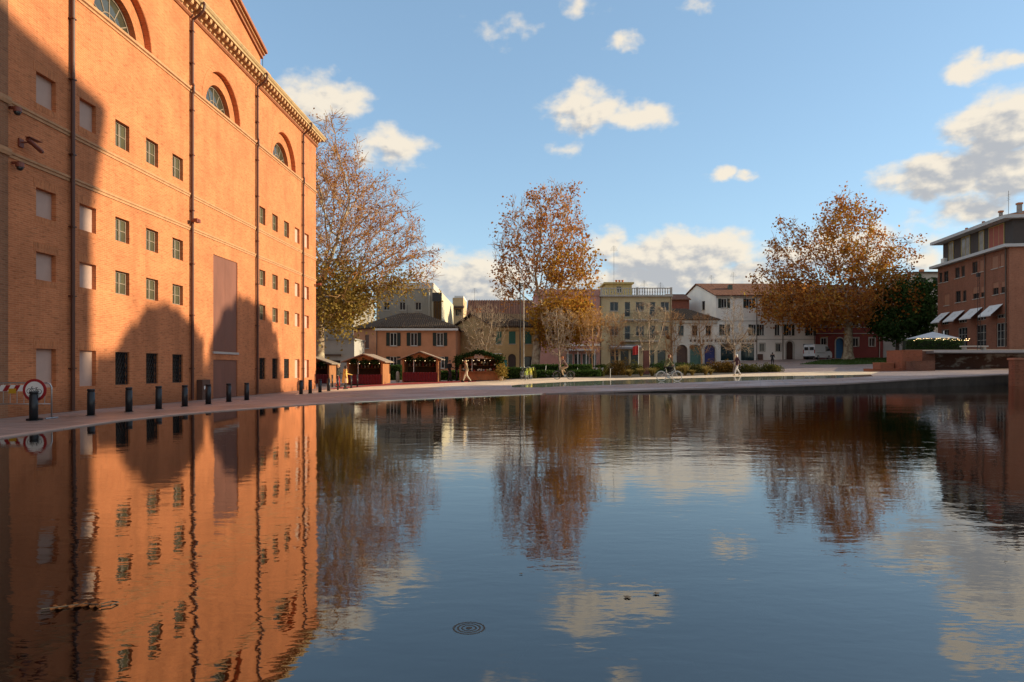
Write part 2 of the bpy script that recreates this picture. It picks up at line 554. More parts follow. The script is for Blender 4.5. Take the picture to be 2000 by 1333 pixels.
def on_ground(px, py, y0=20.0):
    """where the sight line through a place in the photograph meets the ground"""
    Y, step = y0, .5
    while Y < 260:
        p = at(px, py, Y)
        if p.z < G(p.x, p.y):
            lo, hi = Y - step, Y
            for _ in range(18):
                mid = (lo + hi) / 2
                p = at(px, py, mid)
                if p.z < G(p.x, p.y): hi = mid
                else: lo = mid
            return (p.x, p.y)
        Y += step
    return (ax(px, 120), 120.0)

front_px = [(1065, 769), (1200, 765), (1340, 760), (1500, 755), (1640, 750.3), (1760, 742.5), (1860, 736.8), (1985, 731)]
deck_front = [corner_a, on_ground(1200, 765), on_ground(1340, 760), on_ground(1500, 755.2), on_ground(1640, 750.3), on_ground(1760, 743),
              on_ground(1860, 737), (33.2, 45.0)]
pool_poly = [(-10.4, -6)] + [(-10.1, 5)] + edge_left + mid_edge + deck_front + [(33.3, 44.0), (31.2, 41.5), (60, 30), (60, -6)]

def dens(poly, d=1.2, closed=True):
    out = []
    n = len(poly)
    for i in range(n if closed else n - 1):
        a, b = poly[i], poly[(i + 1) % n]
        k = max(1, int(math.hypot(b[0] - a[0], b[1] - a[1]) / d))
        out += [(a[0] + (b[0] - a[0]) * t / k, a[1] + (b[1] - a[1]) * t / k) for t in range(k)]
    return out
def inside(poly, x, y):
    c = False
    j = len(poly) - 1
    for i in range(len(poly)):
        xi, yi = poly[i]; xj, yj = poly[j]
        if (yi > y) != (yj > y) and x < (xj - xi) * (y - yi) / (yj - yi) + xi:
            c = not c
        j = i
    return c
def og(lst): return [on_ground(*p) for p in lst]

film_top = [(1700, 731.8), (1640, 733), (1440, 736.2), (1305, 740), (1200, 743), (1100, 746.5), (1040, 749.5), (1000, 753)]
film_bot = [(1000, 757), (1060, 757), (1100, 755), (1200, 752), (1305, 748.5), (1440, 744.3), (1640, 738.8), (1705, 735.5)]
path_low = [(575, 772), (620, 768.5), (700, 763.5), (780, 759.5), (860, 755.5), (930, 753), (995, 752.5)]
path_up = [(1722, 725), (1640, 725.5), (1560, 727.5), (1440, 731), (1305, 736.3), (1200, 739.3), (1100, 738), (985, 742.5), (930, 746.5), (862, 749.3), (700, 757), (640, 762), (585, 767)]
regions = {
    'water_film': og(film_top) + og(film_bot),
    'path': og(path_low) + og(film_top[::-1]) + og(path_up),
    'red_carpet': og([(640, 761.5), (700, 756.5), (862, 748.8), (930, 746), (930, 744), (860, 745.5), (750, 750), (655, 758)]),
    'planting_bed': og([(987, 742), (1100, 737.5), (1200, 738.8), (1305, 735.8), (1440, 730.5), (1512, 727.5), (1512, 723), (1440, 722.5), (1300, 726), (1100, 729), (990, 734)]),
    'lawn': og([(1560, 712), (1660, 713), (1757, 709.5), (1790, 704), (1790, 699.5), (1690, 699.5), (1600, 704)]),
}
REG = {k: dens(v, 1.0) for k, v in regions.items()}
POOLD = dens(pool_poly, 1.0)

def build_ground():
    pts, edges = [], []
    def ring(poly):
        b = len(pts)
        pts.extend(poly)
        edges.extend((b + i, b + (i + 1) % len(poly)) for i in range(len(poly)))
    ring(POOLD)
    for k in REG: ring(REG[k])
    for X in np.arange(-26, 70, 1.5):
        for Y in np.arange(-6, 70, 1.5):
            pts.append((X + .01 * math.sin(Y), Y))
    for X in np.arange(-80, 130, 5.0):
        for Y in np.arange(-10, 180, 5.0):
            if not (-27 < X < 70 and -7 < Y < 70): pts.append((X, Y))
    for X in np.arange(-700, 701, 100):
        for Y in np.arange(-300, 1101, 100):
            if not (-85 < X < 135 and -15 < Y < 185): pts.append((X, Y))
    vs, es, fs, *_ = delaunay_2d_cdt([Vector(p) for p in pts], edges, [], 0, 1e-4)
    zs = [min(4.0, max(-2.2, G(v.x, v.y))) for v in vs]
    groups = {k: [] for k in REG}; groups['plaza'] = []
    bb = {k: (min(p[0] for p in v), max(p[0] for p in v), min(p[1] for p in v), max(p[1] for p in v)) for k, v in REG.items()}
    for f in fs:
        cx = sum(vs[i].x for i in f) / len(f); cy = sum(vs[i].y for i in f) / len(f)
        if inside(POOLD, cx, cy): continue
        for k, poly in REG.items():
            b = bb[k]
            if b[0] <= cx <= b[1] and b[2] <= cy <= b[3] and inside(poly, cx, cy):
                groups[k].append(f); break
        else:
            groups['plaza'].append(f)
    out = {}
    for k, tri in groups.items():
        used = sorted({i for f in tri for i in f})
        idx = {i: n for n, i in enumerate(used)}
        me = bpy.data.meshes.new(k)
        me.from_pydata([(vs[i].x, vs[i].y, zs[i]) for i in used], [], [tuple(idx[i] for i in f) for f in tri])
        me.polygons.foreach_set('use_smooth', [True] * len(me.polygons))
        out[k] = tag(link(k, me), kind='structure')
    return out

def paving_mat(name, col, wet=.0, slab=(.9, .45), joint=.4, rough=.75, spec=.3):
    """stone slabs with soft joints; wet patches take a sheen"""
    m, nt, N, L, b = nodes_of(name)
    tc = N.new('ShaderNodeTexCoord')
    mp = N.new('ShaderNodeMapping'); mp.inputs['Rotation'].default_value = (0, 0, R(20))
    L.new(tc.outputs['Object'], mp.inputs[0])
    br = N.new('ShaderNodeTexBrick')
    c = np.array(col)
    br.inputs['Color1'].default_value = (*(c * .86), 1); br.inputs['Color2'].default_value = (*(c * 1.12), 1)
    br.inputs['Mortar'].default_value = (*(c * joint), 1)
    br.inputs['Scale'].default_value = 1; br.inputs['Mortar Size'].default_value = .018
    br.inputs['Brick Width'].default_value = slab[0]; br.inputs['Row Height'].default_value = slab[1]
    L.new(mp.outputs[0], br.inputs['Vector'])
    n = N.new('ShaderNodeTexNoise'); n.inputs['Scale'].default_value = .45; n.inputs['Detail'].default_value = 7; n.inputs['Roughness'].default_value = .7
    L.new(tc.outputs['Object'], n.inputs['Vector'])
    r = N.new('ShaderNodeMapRange'); r.inputs[1].default_value = .3; r.inputs[2].default_value = .7
    r.inputs[3].default_value = .72; r.inputs[4].default_value = 1.22
    L.new(n.outputs['Fac'], r.inputs[0])
    sc = N.new('ShaderNodeVectorMath'); sc.operation = 'SCALE'
    L.new(br.outputs['Color'], sc.inputs[0]); L.new(r.outputs[0], sc.inputs['Scale'])
    L.new(sc.outputs[0], b.inputs['Base Color'])
    b.inputs['Specular IOR Level'].default_value = spec
    w = N.new('ShaderNodeMapRange'); w.inputs[1].default_value = .42; w.inputs[2].default_value = .6
    w.inputs[3].default_value = rough; w.inputs[4].default_value = max(.08, rough - wet)
    n3 = N.new('ShaderNodeTexNoise'); n3.inputs['Scale'].default_value = .16; n3.inputs['Detail'].default_value = 4
    L.new(tc.outputs['Object'], n3.inputs['Vector'])
    L.new(n3.outputs['Fac'], w.inputs[0]); L.new(w.outputs[0], b.inputs['Roughness'])
    bp = N.new('ShaderNodeBump'); bp.inputs['Strength'].default_value = .25; bp.inputs['Distance'].default_value = .01; bp.invert = True
    L.new(br.outputs['Fac'], bp.inputs['Height']); L.new(bp.outputs[0], b.inputs['Normal'])
    MATS[name] = m
    return m

def water_mat(name, ripple=1.0, see=.45, strength=1.0):
    """thin clear water over dark paving: mirror at a glance, the floor showing through close by"""
    m, nt, N, L, b = nodes_of(name)
    N.remove(b)
    tc = N.new('ShaderNodeTexCoord')
    def nz(scale, stretch, rotz, detail=3, rough=.5, seed=0):
        mp = N.new('ShaderNodeMapping'); mp.inputs['Scale'].default_value = (stretch, 1, 1)
        mp.inputs['Rotation'].default_value = (0, 0, R(rotz)); mp.inputs['Location'].default_value = (seed, seed * .7, 0)
        L.new(tc.outputs['Object'], mp.inputs[0])
        n = N.new('ShaderNodeTexNoise'); n.inputs['Scale'].default_value = scale; n.inputs['Detail'].default_value = detail
        n.inputs['Roughness'].default_value = rough; n.inputs['Distortion'].default_value = .4
        L.new(mp.outputs[0], n.inputs['Vector'])
        return n.outputs['Fac']
    def ma(op, a, c, d=None):
        n = N.new('ShaderNodeMath'); n.operation = op
        for i, v in enumerate((a, c, d)):
            if v is None: continue
            if isinstance(v, (int, float)): n.inputs[i].default_value = v
            else: L.new(v, n.inputs[i])
        return n.outputs[0]
    big = nz(1.1, .45, 12, 2, .5, 3)
    mid = nz(4.2, .42, -14, 3, .5, 9)
    fine = nz(13, .55, 8, 2, .5, 21)
    # breeze: some patches lie still, others are ruffled
    br = nz(.10, .8, 30, 2, .5, 5)
    mr = N.new('ShaderNodeMapRange'); mr.inputs[1].default_value = .35; mr.inputs[2].default_value = .65
    mr.inputs[3].default_value = .35; mr.inputs[4].default_value = 1.35
    L.new(br, mr.inputs[0])
    h = ma('MULTIPLY_ADD', big, .0058, ma('MULTIPLY_ADD', mid, .0031, ma('MULTIPLY', fine, .0010)))
    h = ma('MULTIPLY', h, ma('MULTIPLY', mr.outputs[0], ripple))
    # the film lies still along its rim by the theatre
    sp = N.new('ShaderNodeSeparateXYZ'); L.new(tc.outputs['Object'], sp.inputs[0])
    off = ma('ADD', sp.outputs[0], ma('MULTIPLY_ADD', sp.outputs[1], -.26, 13.0))
    rim = N.new('ShaderNodeMapRange'); rim.interpolation_type = 'SMOOTHSTEP'
    rim.inputs[1].default_value = .2; rim.inputs[2].default_value = 5.5; rim.inputs[3].default_value = .22; rim.inputs[4].default_value = 1.0
    L.new(off, rim.inputs[0])
    h = ma('MULTIPLY', h, rim.outputs[0])
    bp = N.new('ShaderNodeBump'); bp.inputs['Strength'].default_value = 1.0; bp.inputs['Distance'].default_value = strength
    L.new(h, bp.inputs['Height'])
    fr = N.new('ShaderNodeFresnel'); fr.inputs['IOR'].default_value = 2.15
    L.new(bp.outputs[0], fr.inputs['Normal'])
    gl = N.new('ShaderNodeBsdfGlossy'); gl.inputs['Roughness'].default_value = .02
    gl.inputs['Color'].default_value = (1.0, .97, .93, 1)
    L.new(bp.outputs[0], gl.inputs['Normal'])
    tr = N.new('ShaderNodeBsdfTransparent'); tr.inputs[0].default_value = (see, see * 1.02, see * 1.05, 1)
    fac = ma('MULTIPLY', fr.outputs[0], 1.0)
    mx = N.new('ShaderNodeMixShader')
    L.new(fac, mx.inputs[0]); L.new(tr.outputs[0], mx.inputs[1]); L.new(gl.outputs[0], mx.inputs[2])
    L.new(mx.outputs[0], N['Material Output'].inputs[0])
    MATS[name] = m
    return m

ground = build_ground()
ground['plaza'].data.materials.append(paving_mat('plaza stone', (.31, .225, .20), wet=.42, slab=(1.3, .65), joint=.32))
ground['path'].data.materials.append(paving_mat('path stone', (.74, .575, .41), wet=.05, slab=(1.2, .6), joint=.7, spec=.08))
ground['water_film'].data.materials.append(water_mat('film water', .35, .35))
ground['red_carpet'].data.materials.append(mat('carpet red', (.33, .035, .03), .95, .25, 1.5, .3, 40))
ground['planting_bed'].data.materials.append(mat('bed soil', (.055, .04, .025), .95, .4, 2, .6, 12))
ground['lawn'].data.materials.append(mat('lawn base', (.05, .085, .02), .95, .35, .6, .5, 20))

# pool floor, water and the face under the deck
me = bpy.data.meshes.new('water')
vs, es, fs, *_ = delaunay_2d_cdt([Vector(p) for p in POOLD], [(i, (i + 1) % len(POOLD)) for i in range(len(POOLD))], [], 1, 1e-4)
me.from_pydata([(v.x, v.y, pool_z(v.y)) for v in vs], [], [tuple(f) for f in fs])
me.materials.append(water_mat('pool water', 1.0, .30))
tag(link('water', me), kind='structure')
me = bpy.data.meshes.new('pool_floor')
me.from_pydata([(v.x, v.y, pool_z(v.y) - .05) for v in vs], [], [tuple(f) for f in fs])
me.materials.append(paving_mat('pool floor', (.085, .055, .05), wet=0, slab=(2.4, 1.2), joint=.35))
tag(link('pool_floor', me), kind='structure')
mb = MB()
df = dens(deck_front, 1.0, closed=False) + [deck_front[-1]]
vs = []
for x, y in df:
    vs += [(x, y, G(x, y)), (x, y, pool_z(y) - .06)]
mb.add(vs, [(2 * i, 2 * i + 1, 2 * i + 3, 2 * i + 2) for i in range(len(df) - 1)])
tag(mb.build('deck_edge', mat('deck edge', (.060, .050, .044), .9, .4, 1.2, .4, 10)), kind='structure')
# stone coping slabs along the deck's front edge
cop = None
rootc = empty('deck_coping', (0, 0, 0), 0, 'pale stone coping slabs along the front edge of the raised deck', 'coping')
copm = mat('coping stone', (.27, .215, .20), .8, .2, 1.5, .2, 20)
seg = dens(deck_front, 1.5, closed=False) + [deck_front[-1]]
for i in range(len(seg) - 1):
    (x0, y0), (x1, y1) = seg[i], seg[i + 1]
    d = Vector((x1 - x0, y1 - y0, 0)); ln = d.length; d.normalize(); n = Vector((d.y, -d.x, 0))
    mb = MB()
    a = Vector((x0, y0, 0)) + d * .008; b = Vector((x1, y1, 0)) - d * .008
    q = [a + n * .05, b + n * .05, b - n * .40, a - n * .40]
    top = [Vector((p.x, p.y, G(p.x, p.y) + .022)) for p in q]
    bot = [Vector((p.x, p.y, p.z - .075)) for p in top]
    mb.add(bot + top, [(0, 3, 2, 1), (4, 5, 6, 7), (0, 1, 5, 4), (1, 2, 6, 5), (2, 3, 7, 6), (3, 0, 4, 7)])
    mb.build('slab', copm, rootc)

# pale stone edging along the rim by the theatre
roote = empty('pool_edging', (0, 0, 0), 0, 'pale pinkish stone edging along the pool rim by the theatre', 'edging')
edm = mat('edging stone', (.46, .33, .28), .6, .16, 2, .2, 20)
seg = dens([(-10.1, 5)] + edge_left + mid_edge[:1], 1.2, closed=False)
for i in range(len(seg) - 1):
    (x0, y0), (x1, y1) = seg[i], seg[i + 1]
    d = Vector((x1 - x0, y1 - y0, 0)); d.normalize(); n = Vector((-d.y, d.x, 0))
    a = Vector((x0, y0, 0)) + d * .006; b = Vector((x1, y1, 0)) - d * .006
    q = [a - n * .05, b - n * .05, b + n * .22, a + n * .22]
    top = [Vector((p.x, p.y, max(G(p.x, p.y), pool_z(p.y)) + .012)) for p in q]
    bot = [Vector((p.x, p.y, p.z - .08)) for p in top]
    MB().add(bot + top, [(0, 3, 2, 1), (4, 5, 6, 7), (0, 1, 5, 4), (1, 2, 6, 5), (2, 3, 7, 6), (3, 0, 4, 7)]).build('slab', edm, roote)
# ------------------------------------------------------------------ the brick theatre
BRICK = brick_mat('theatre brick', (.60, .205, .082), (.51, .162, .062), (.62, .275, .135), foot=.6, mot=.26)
BRICKV = brick_mat('theatre soldier brick', (.58, .20, .078), (.47, .15, .056), (.60, .27, .13), rot=True)
TRIM = mat('theatre moulding', (.46, .235, .115), .8, .2, 3, .2, 20)
REDM = mat('theatre red moulding', (.33, .12, .055), .7, .2, 3)
PIPE = mat('theatre pipe', (.085, .028, .016), .45, .25, 2, streak=.3)
BLIND = mat('pink plaster panel', (.50, .335, .27), .9, .07, 2.5, .1, 30)
GLZ = glass_mat('theatre glazing', (.085, .078, .048), .10, .6)
WOODF = mat('grey window wood', (.25, .19, .14), .7, .2, 6)
IRON = mat('dark iron', (.018, .014, .013), .6, .3, 6)
RUST = mat('weathered metal door', (.20, .080, .055), .55, .16, 1.4, .15, 8, streak=.35)
theatre = empty('theatre', (-15.97, 0, -1.5), R(90 - 1.592), 'tall orange brick theatre with small square windows, lunettes and bracketed cornice', 'theatre')
S0, S1, HT = 20.75, 50.7, 18.1
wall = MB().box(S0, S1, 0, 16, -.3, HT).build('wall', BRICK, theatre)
cols = [22.5, 24.62, 26.7, 28.8, 30.88, 40.6, 42.62, 44.62, 46.66, 48.65]
blindcol = {0, 1, 8, 9}
rows = [(10.1, 11.12), (6.45, 7.37), (4.40, 5.30), (.88, 2.16)]
WW = .92
LUN = [26.7, 35.45, 44.3]
ZL = 14.72
def arc_pts(cx, z0, r, n=28):
    return [(cx + r * math.cos(math.pi * k / n), z0 + r * math.sin(math.pi * k / n)) for k in range(n + 1)]
cut1, cut2 = [], []
for i, c in enumerate(cols):
    for (z0, z1) in rows:
        cut1.append(MB().box(c - WW / 2, c + WW / 2, -.3, .20, z0, z1))
for c in LUN:
    cut1.append(MB().prism(arc_pts(c, ZL, 2.03), 'y', -.3, .26))
    cut2.append(MB().prism(arc_pts(c, ZL + .002, 1.40), 'y', -.2, .72))
cut1.append(MB().box(34.33, 37.15, -.3, .10, 2.40, 7.27))
cut1.append(MB().box(34.33, 37.15, -.3, .10, -.32, 1.97))
carve(wall, cut1)
carve(wall, cut2)

def casement(w, h):
    mb = MB()
    t = .055
    mb.box(-w / 2, -w / 2 + t, 0, .05, 0, h); mb.box(w / 2 - t, w / 2, 0, .05, 0, h)
    mb.box(-w / 2 + t, w / 2 - t, 0, .05, 0, t); mb.box(-w / 2 + t, w / 2 - t, 0, .05, h - t, h)
    mb.box(-.035, .035, -.008, .045, t, h - t)
    mb.box(-w / 2 + t, -.035, .006, .04, h / 2 - .016, h / 2 + .016); mb.box(.035, w / 2 - t, .006, .04, h / 2 - .016, h / 2 + .016)
    return mb.mesh('window', WOODF), MB().box(-w / 2 + .01, w / 2 - .01, .028, .034, .01, h - .01).mesh('pane', GLZ)
def grille(w, h):
    mb = MB()
    t = .03
    mb.box(-w / 2, -w / 2 + t, 0, .03, 0, h); mb.box(w / 2 - t, w / 2, 0, .03, 0, h)
    mb.box(-w / 2 + t, w / 2 - t, 0, .03, 0, t); mb.box(-w / 2 + t, w / 2 - t, 0, .03, h - t, h)
    for s in (1, -1):
        for k in range(-7, 10):
            x0 = -w / 2 + k * .17
            pts = []
            for (xx, zz) in ((x0, 0), (x0 + h * .5, h)):
                pts.append((xx, zz))
            (xa, za), (xb, zb) = pts
            # clip to the opening
            def clip(x, z): return x, z
            lo, hi = 0.0, 1.0
            dx = xb - xa
            ta, tb = (-w / 2 - xa) / dx, (w / 2 - xa) / dx
            lo, hi = max(lo, ta), min(hi, tb)
            if hi - lo < .03: continue
            A = (s * (xa + dx * lo), .014 + .006 * s, h * lo); B = (s * (xa + dx * hi), .014 + .006 * s, h * hi)
            mb.tube([A, B], .012, 4)
    return mb.mesh('grille', IRON)
fr_me, pa_me = casement(WW - .004, .92)
fr_me0, pa_me0 = casement(WW - .004, 1.02)
g_me = grille(WW - .01, 1.27)
dark_me = MB().box(-WW / 2 + .003, WW / 2 - .003, 0, .012, .003, 1.277).mesh('pane', glass_mat('dark pane', (.012, .012, .013), .2, .5))
for i, c in enumerate(cols):
    for j, (z0, z1) in enumerate(rows):
        if i in blindcol:
            o = MB().box(-WW / 2 + .002, WW / 2 - .002, 0, .04, .002, z1 - z0 - .002).build('blind_panel', BLIND, theatre, (c, .155, z0))
        elif j < 3:
            h = z1 - z0 - .004
            m1, m2 = (fr_me0, pa_me0) if j == 0 else (fr_me, pa_me)
            o = link('window', m1, theatre, (c, .145, z0 + .002))
            o.scale = (1, 1, h / (1.02 if j == 0 else .92))
            link('pane', m2, o)
        else:
            o = link('window_grille', g_me, theatre, (c, .07, z0 + .004))
            link('pane', dark_me, o, (0, .11, -.001))
        if i < 2:
            MB().box(c - WW / 2 - .12, c + WW / 2 + .12, -.006, .05, z1 + .003, z1 + .29).build('lintel', BRICKV, theatre)
            if j < 3:
                MB().box(c - WW / 2 - .06, c + WW / 2 + .06, -.005, .05, z0 - .20, z0 - .003).build('sill', BRICKV, theatre)
# lunettes with radial glazing bars
for c in LUN:
    mb = MB()
    outer, inner = arc_pts(0, 0, 1.395), arc_pts(0, 0, 1.30)
    n = len(outer)
    vs = [(x, 0, z) for x, z in outer] + [(x, 0, z) for x, z in inner] + [(x, .07, z) for x, z in outer] + [(x, .07, z) for x, z in inner]
    fs = []
    for k in range(n - 1):
        fs += [(k, n + k, n + k + 1, k + 1), (2 * n + k, 2 * n + k + 1, 3 * n + k + 1, 3 * n + k), (n + k, 3 * n + k, 3 * n + k + 1, n + k + 1)]
    mb.add(vs, fs)
    mb.box(-1.39, 1.39, 0, .07, .003, .09)
    mid = [(x, .03, z) for x, z in arc_pts(0, .04, .62, 16)]
    mb.tube(mid, .028, 6)
    for a in (30, 60, 90, 120, 150):
        mb.tube([(.62 * math.cos(R(a)), .03, .04 + .62 * math.sin(R(a))), (1.34 * math.cos(R(a)), .03, .04 + 1.34 * math.sin(R(a)))], .026, 6)
    mb.tube([(0, .03, .06), (0, .03, .66)], .026, 6)
    o = mb.build('lunette_window', WOODF, theatre, (c, .50, ZL + .004))
    MB().prism(arc_pts(0, .004, 1.37), 'y', .036, .044).build('pane', glass_mat('lunette pane', (.05, .05, .035), .06, .8), o)
    # raised brick ring round the niche
    mb = MB()
    o1, o2 = arc_pts(c, ZL, 2.06), arc_pts(c, ZL, 2.30)
    n = len(o1)
    vs = [(x, -.012, z) for x, z in o1] + [(x, -.012, z) for x, z in o2] + [(x, .05, z) for x, z in o1] + [(x, .05, z) for x, z in o2]
    fs = []
    for k in range(n - 1):
        fs += [(k, k + 1, n + k + 1, n + k), (k, 2 * n + k, 2 * n + k + 1, k + 1), (n + k, n + k + 1, 3 * n + k + 1, 3 * n + k)]
    mb.add(vs, fs).build('arch_ring', BRICK, theatre)
# string courses
def course(z, h1=.10, p1=.07, h2=.08, p2=.035, name='string_course', m=TRIM):
    mb = MB().prism([(.05, z - h2), (-p2, z - h2), (-p2, z), (-p1, z + .03), (-p1, z + h1), (.05, z + h1 + .03)], 'x', S0 - .01, S1 + .02)
    return mb.build(name, m, theatre)
course(8.06); course(9.62); course(14.56, .13, .10)
# cornice, built up from the bottom
MB().prism([(.02, 17.98), (-.06, 17.98), (-.13, 18.05), (-.13, 18.11), (.02, 18.11)], 'x', 12, S1 + .1).build('moulding', REDM, theatre)
MB().box(12, S1 + .04, -.035, .3, 18.112, 18.50).build('frieze', TRIM, theatre)
MB().prism([(.3, 18.502), (-.50, 18.502), (-.52, 18.60), (-.57, 18.63), (-.64, 18.73), (-.64, 18.77), (.3, 18.81)], 'x', 12, S1 + .5).build('corona', mat('cornice stone', (.46, .31, .16), .8, .22, 3, .2, 20), theatre)
mod = MB().prism([(-.036, 18.16), (-.11, 18.16), (-.17, 18.19), (-.19, 18.25), (-.25, 18.29), (-.33, 18.29), (-.40, 18.33), (-.42, 18.40), (-.44, 18.50), (-.036, 18.50)], 'x', -.10, .10).mesh('modillion', mat('modillion clay', (.52, .29, .14), .8, .2, 3))
k = 12.3
while k < S1 + .05:
    link('modillion', mod, theatre, (k, 0, 0)); k += .455
# attic behind the cornice and the pediment
MB().box(12, S1 - .3, .31, 15, 18.3, 18.95).build('attic', TRIM, theatre)
PC, PH = 26.7, .293
half = 13.6
z0p = 18.96
def rake(t0, t1, y0, y1, m, nm):
    pts = [(PC - half - .2, z0p + t0), (PC, z0p + t0 + (half + .2) * PH), (PC + half + .2, z0p + t0), (PC + half + .2, z0p + t1), (PC, z0p + t1 + (half + .2) * PH), (PC - half - .2, z0p + t1)]
    MB().prism(pts, 'y', y0, y1).build(nm, m, theatre)
MB().prism([(PC - half, z0p), (PC + half, z0p), (PC + half, z0p + .9), (PC, z0p + .9 + half * PH), (PC - half, z0p + .9)], 'y', .0, 12).build('pediment', BRICK, theatre)
rake(.92, 1.10, -.10, 12.1, REDM, 'rake_moulding')
rake(1.102, 1.20, -.22, 12.2, TRIM, 'rake_moulding')
rake(1.202, 1.38, -.36, 12.3, REDM, 'rake_moulding')
MB().box(PC + half - .3, PC + half + .75, -.35, .6, 18.815, 19.15).build('pediment_foot', TRIM, theatre)
# downpipes
for s in (23.65, 32.0, 39.62, 47.6):
    mb = MB()
    mb.tube([(s, -.11, .06), (s, -.11, 14.45)], .068, 10)
    mb.tube([(s, -.11, 14.8), (s, -.11, 17.78), (s, -.14, 17.9)], .068, 10)
    mb.tube([(s, -.13, 14.40), (s, -.17, 14.5), (s, -.17, 14.75), (s, -.13, 14.85)], .068, 8)
    mb.tube([(s, -.13, 17.86), (s, -.30, 17.98), (s, -.52, 18.14), (s, -.64, 18.30), (s, -.69, 18.52), (s, -.64, 18.66)], .062, 8)
    for zb in (1.5, 4, 6.4, 8.9, 11.5, 13.6, 15.8, 17.3):
        mb.box(s - .09, s + .09, -.19, .01, zb, zb + .04)
    mb.build('downpipe', PIPE, theatre, smooth=False)
# tall metal panel over the door, and the door
for (za, zb, nm) in ((2.41, 7.26, 'metal_panel'), (.02, 1.96, 'door_leaf')):
    for (xa, xb) in ((34.335, 35.735), (35.745, 37.145)):
        MB().box(xa, xb, .045, .095, za, zb).build(nm, RUST, theatre)
MB().box(34.25, 37.23, -.06, .06, 2.27, 2.385).build('ledge', mat('pale ledge', (.45, .40, .36), .6, .1), theatre)
cab = MB().box(32.62, 33.42, -.28, -.004, .0, .98).build('meter_cabinet', mat('cabinet brown', (.10, .052, .038), .5, .15), theatre)
for xx in (32.78, 33.08):
    MB().box(xx, xx + .13, -.287, -.281, .52, .68).build('sticker', mat('white sticker', (.75, .74, .7), .5, .05), cab)
# darker wing left of the corner
wing = MB().box(2, S0 - .004, -.09, 16, -.3, 18.1).build('side_wing', brick_mat('wing brick', (.33, .14, .07), (.27, .11, .055), (.33, .19, .11)), theatre)
MB().prism([(-.08, 7.98), (-.14, 7.98), (-.17, 8.09), (-.17, 8.19), (-.08, 8.22)], 'x', 2, S0 + .05).build('string_course', TRIM, theatre)
MB().prism([(-.08, 9.54), (-.14, 9.54), (-.17, 9.65), (-.17, 9.75), (-.08, 9.78)], 'x', 2, S0 + .05).build('string_course', TRIM, theatre)
# aerial above the cornice
MB().tube([(41.9, .5, 18.8), (41.9, .5, 20.6)], .018, 5).build('aerial', IRON, theatre)
MB().box(12, S1 - .1, .8, 15.5, 18.95, 19.05).build('roof', mat('theatre roof', (.2, .11, .07), .9), theatre)

def on_facade(px, out=.0):
    s = 21295 / (1037 - px)
    return s
def tpos(s, out, z):
    th = R(90 - 1.592)
    return Vector((-15.97 + s * math.cos(th) + out * math.sin(th), s * math.sin(th) - out * math.cos(th), -1.5 + z))
CAMRED = mat('camera red paint', (.20, .05, .028), .45, .1)
# security cameras and lamps on the facade
def security_camera(s, z, label):
    t = empty('security_camera', tpos(s, .01, z), R(90 - 1.6), label, 'security camera', 'security cameras on the theatre')
    MB().box(-.10, .10, -.04, .0, -.12, .14).build('wall_plate', CAMRED, t)
    MB().tube([(0, -.02, .03), (.06, -.20, .05), (.12, -.26, .0)], .028, 8).build('arm', CAMRED, t)
    b = MB()
    b.tube([(-.10, -.30, .10), (.42, -.36, -.12)], .07, 10)
    b.box(-.14, .40, -.42, -.24, .15, .165)
    o = b.build('housing', CAMRED, t)
    MB().tube([(.42, -.36, -.12), (.46, -.364, -.137)], .052, 12).build('lens', glass_mat('camera lens', (.01, .01, .012)), o)
    return t
security_camera(21.35, 8.55, 'red bullet security camera on the brick theatre between two string courses')
def dome_camera(s, z, label):
    t = empty('dome_camera', tpos(s, .1, z), R(90 - 1.6), label, 'security camera', 'security cameras on the theatre')
    MB().lathe([(.02, .14), (.11, .12), (.12, 0), (.12, -.02)], 14, (0, -.16, 0)).build('cap', CAMRED, t)
    MB().ball((0, -.16, -.03), .10, 12, 8).build('dome', glass_mat('dome lens', (.012, .012, .014)), t, smooth=True)
    MB().box(-.04, .04, -.16, .08, .08, .15).build('bracket', CAMRED, t)
    return t
dome_camera(20.9, 9.38, 'dark dome camera at the upper left corner of the theatre wall')
dome_camera(21.0, 7.72, 'small dome camera under the lower string course by the theatre corner')
def flood(s, z, label):
    t = empty('wall_floodlight', tpos(s, .18, z), R(90 - 1.6), label, 'floodlight', 'red floodlights on the theatre')
    MB().box(-.04, .04, -.10, .10, -.05, .05).build('bracket', CAMRED, t)
    for sx in (-1, 1):
        MB().box(sx * .10 - .075, sx * .10 + .075, -.26, -.08, -.07, .09).build('lamp_head', CAMRED, t)
    return t
flood(31.95, 8.42, 'red twin floodlight fixed to the theatre downpipe above the string course')
flood(50.5, 7.75, 'red twin floodlight near the far corner of the theatre')
# ------------------------------------------------------------------ houses round the square
DGLASS = glass_mat('house glass', (.022, .024, .027), .06, .4)
SHUT_D = mat('dark green shutter', (.018, .026, .020), .6, .2, 6)
SHUT_G = mat('green shutter', (.022, .11, .075), .6, .2, 6)
WHITE = mat('white paint', (.72, .70, .66), .6, .06, 3)
STONE = mat('pale trim', (.46, .42, .36), .8, .12, 3)
DARK = mat('dark opening', (.014, .013, .012), .8, .3)
GUT = mat('gutter brown', (.10, .065, .045), .5, .15)

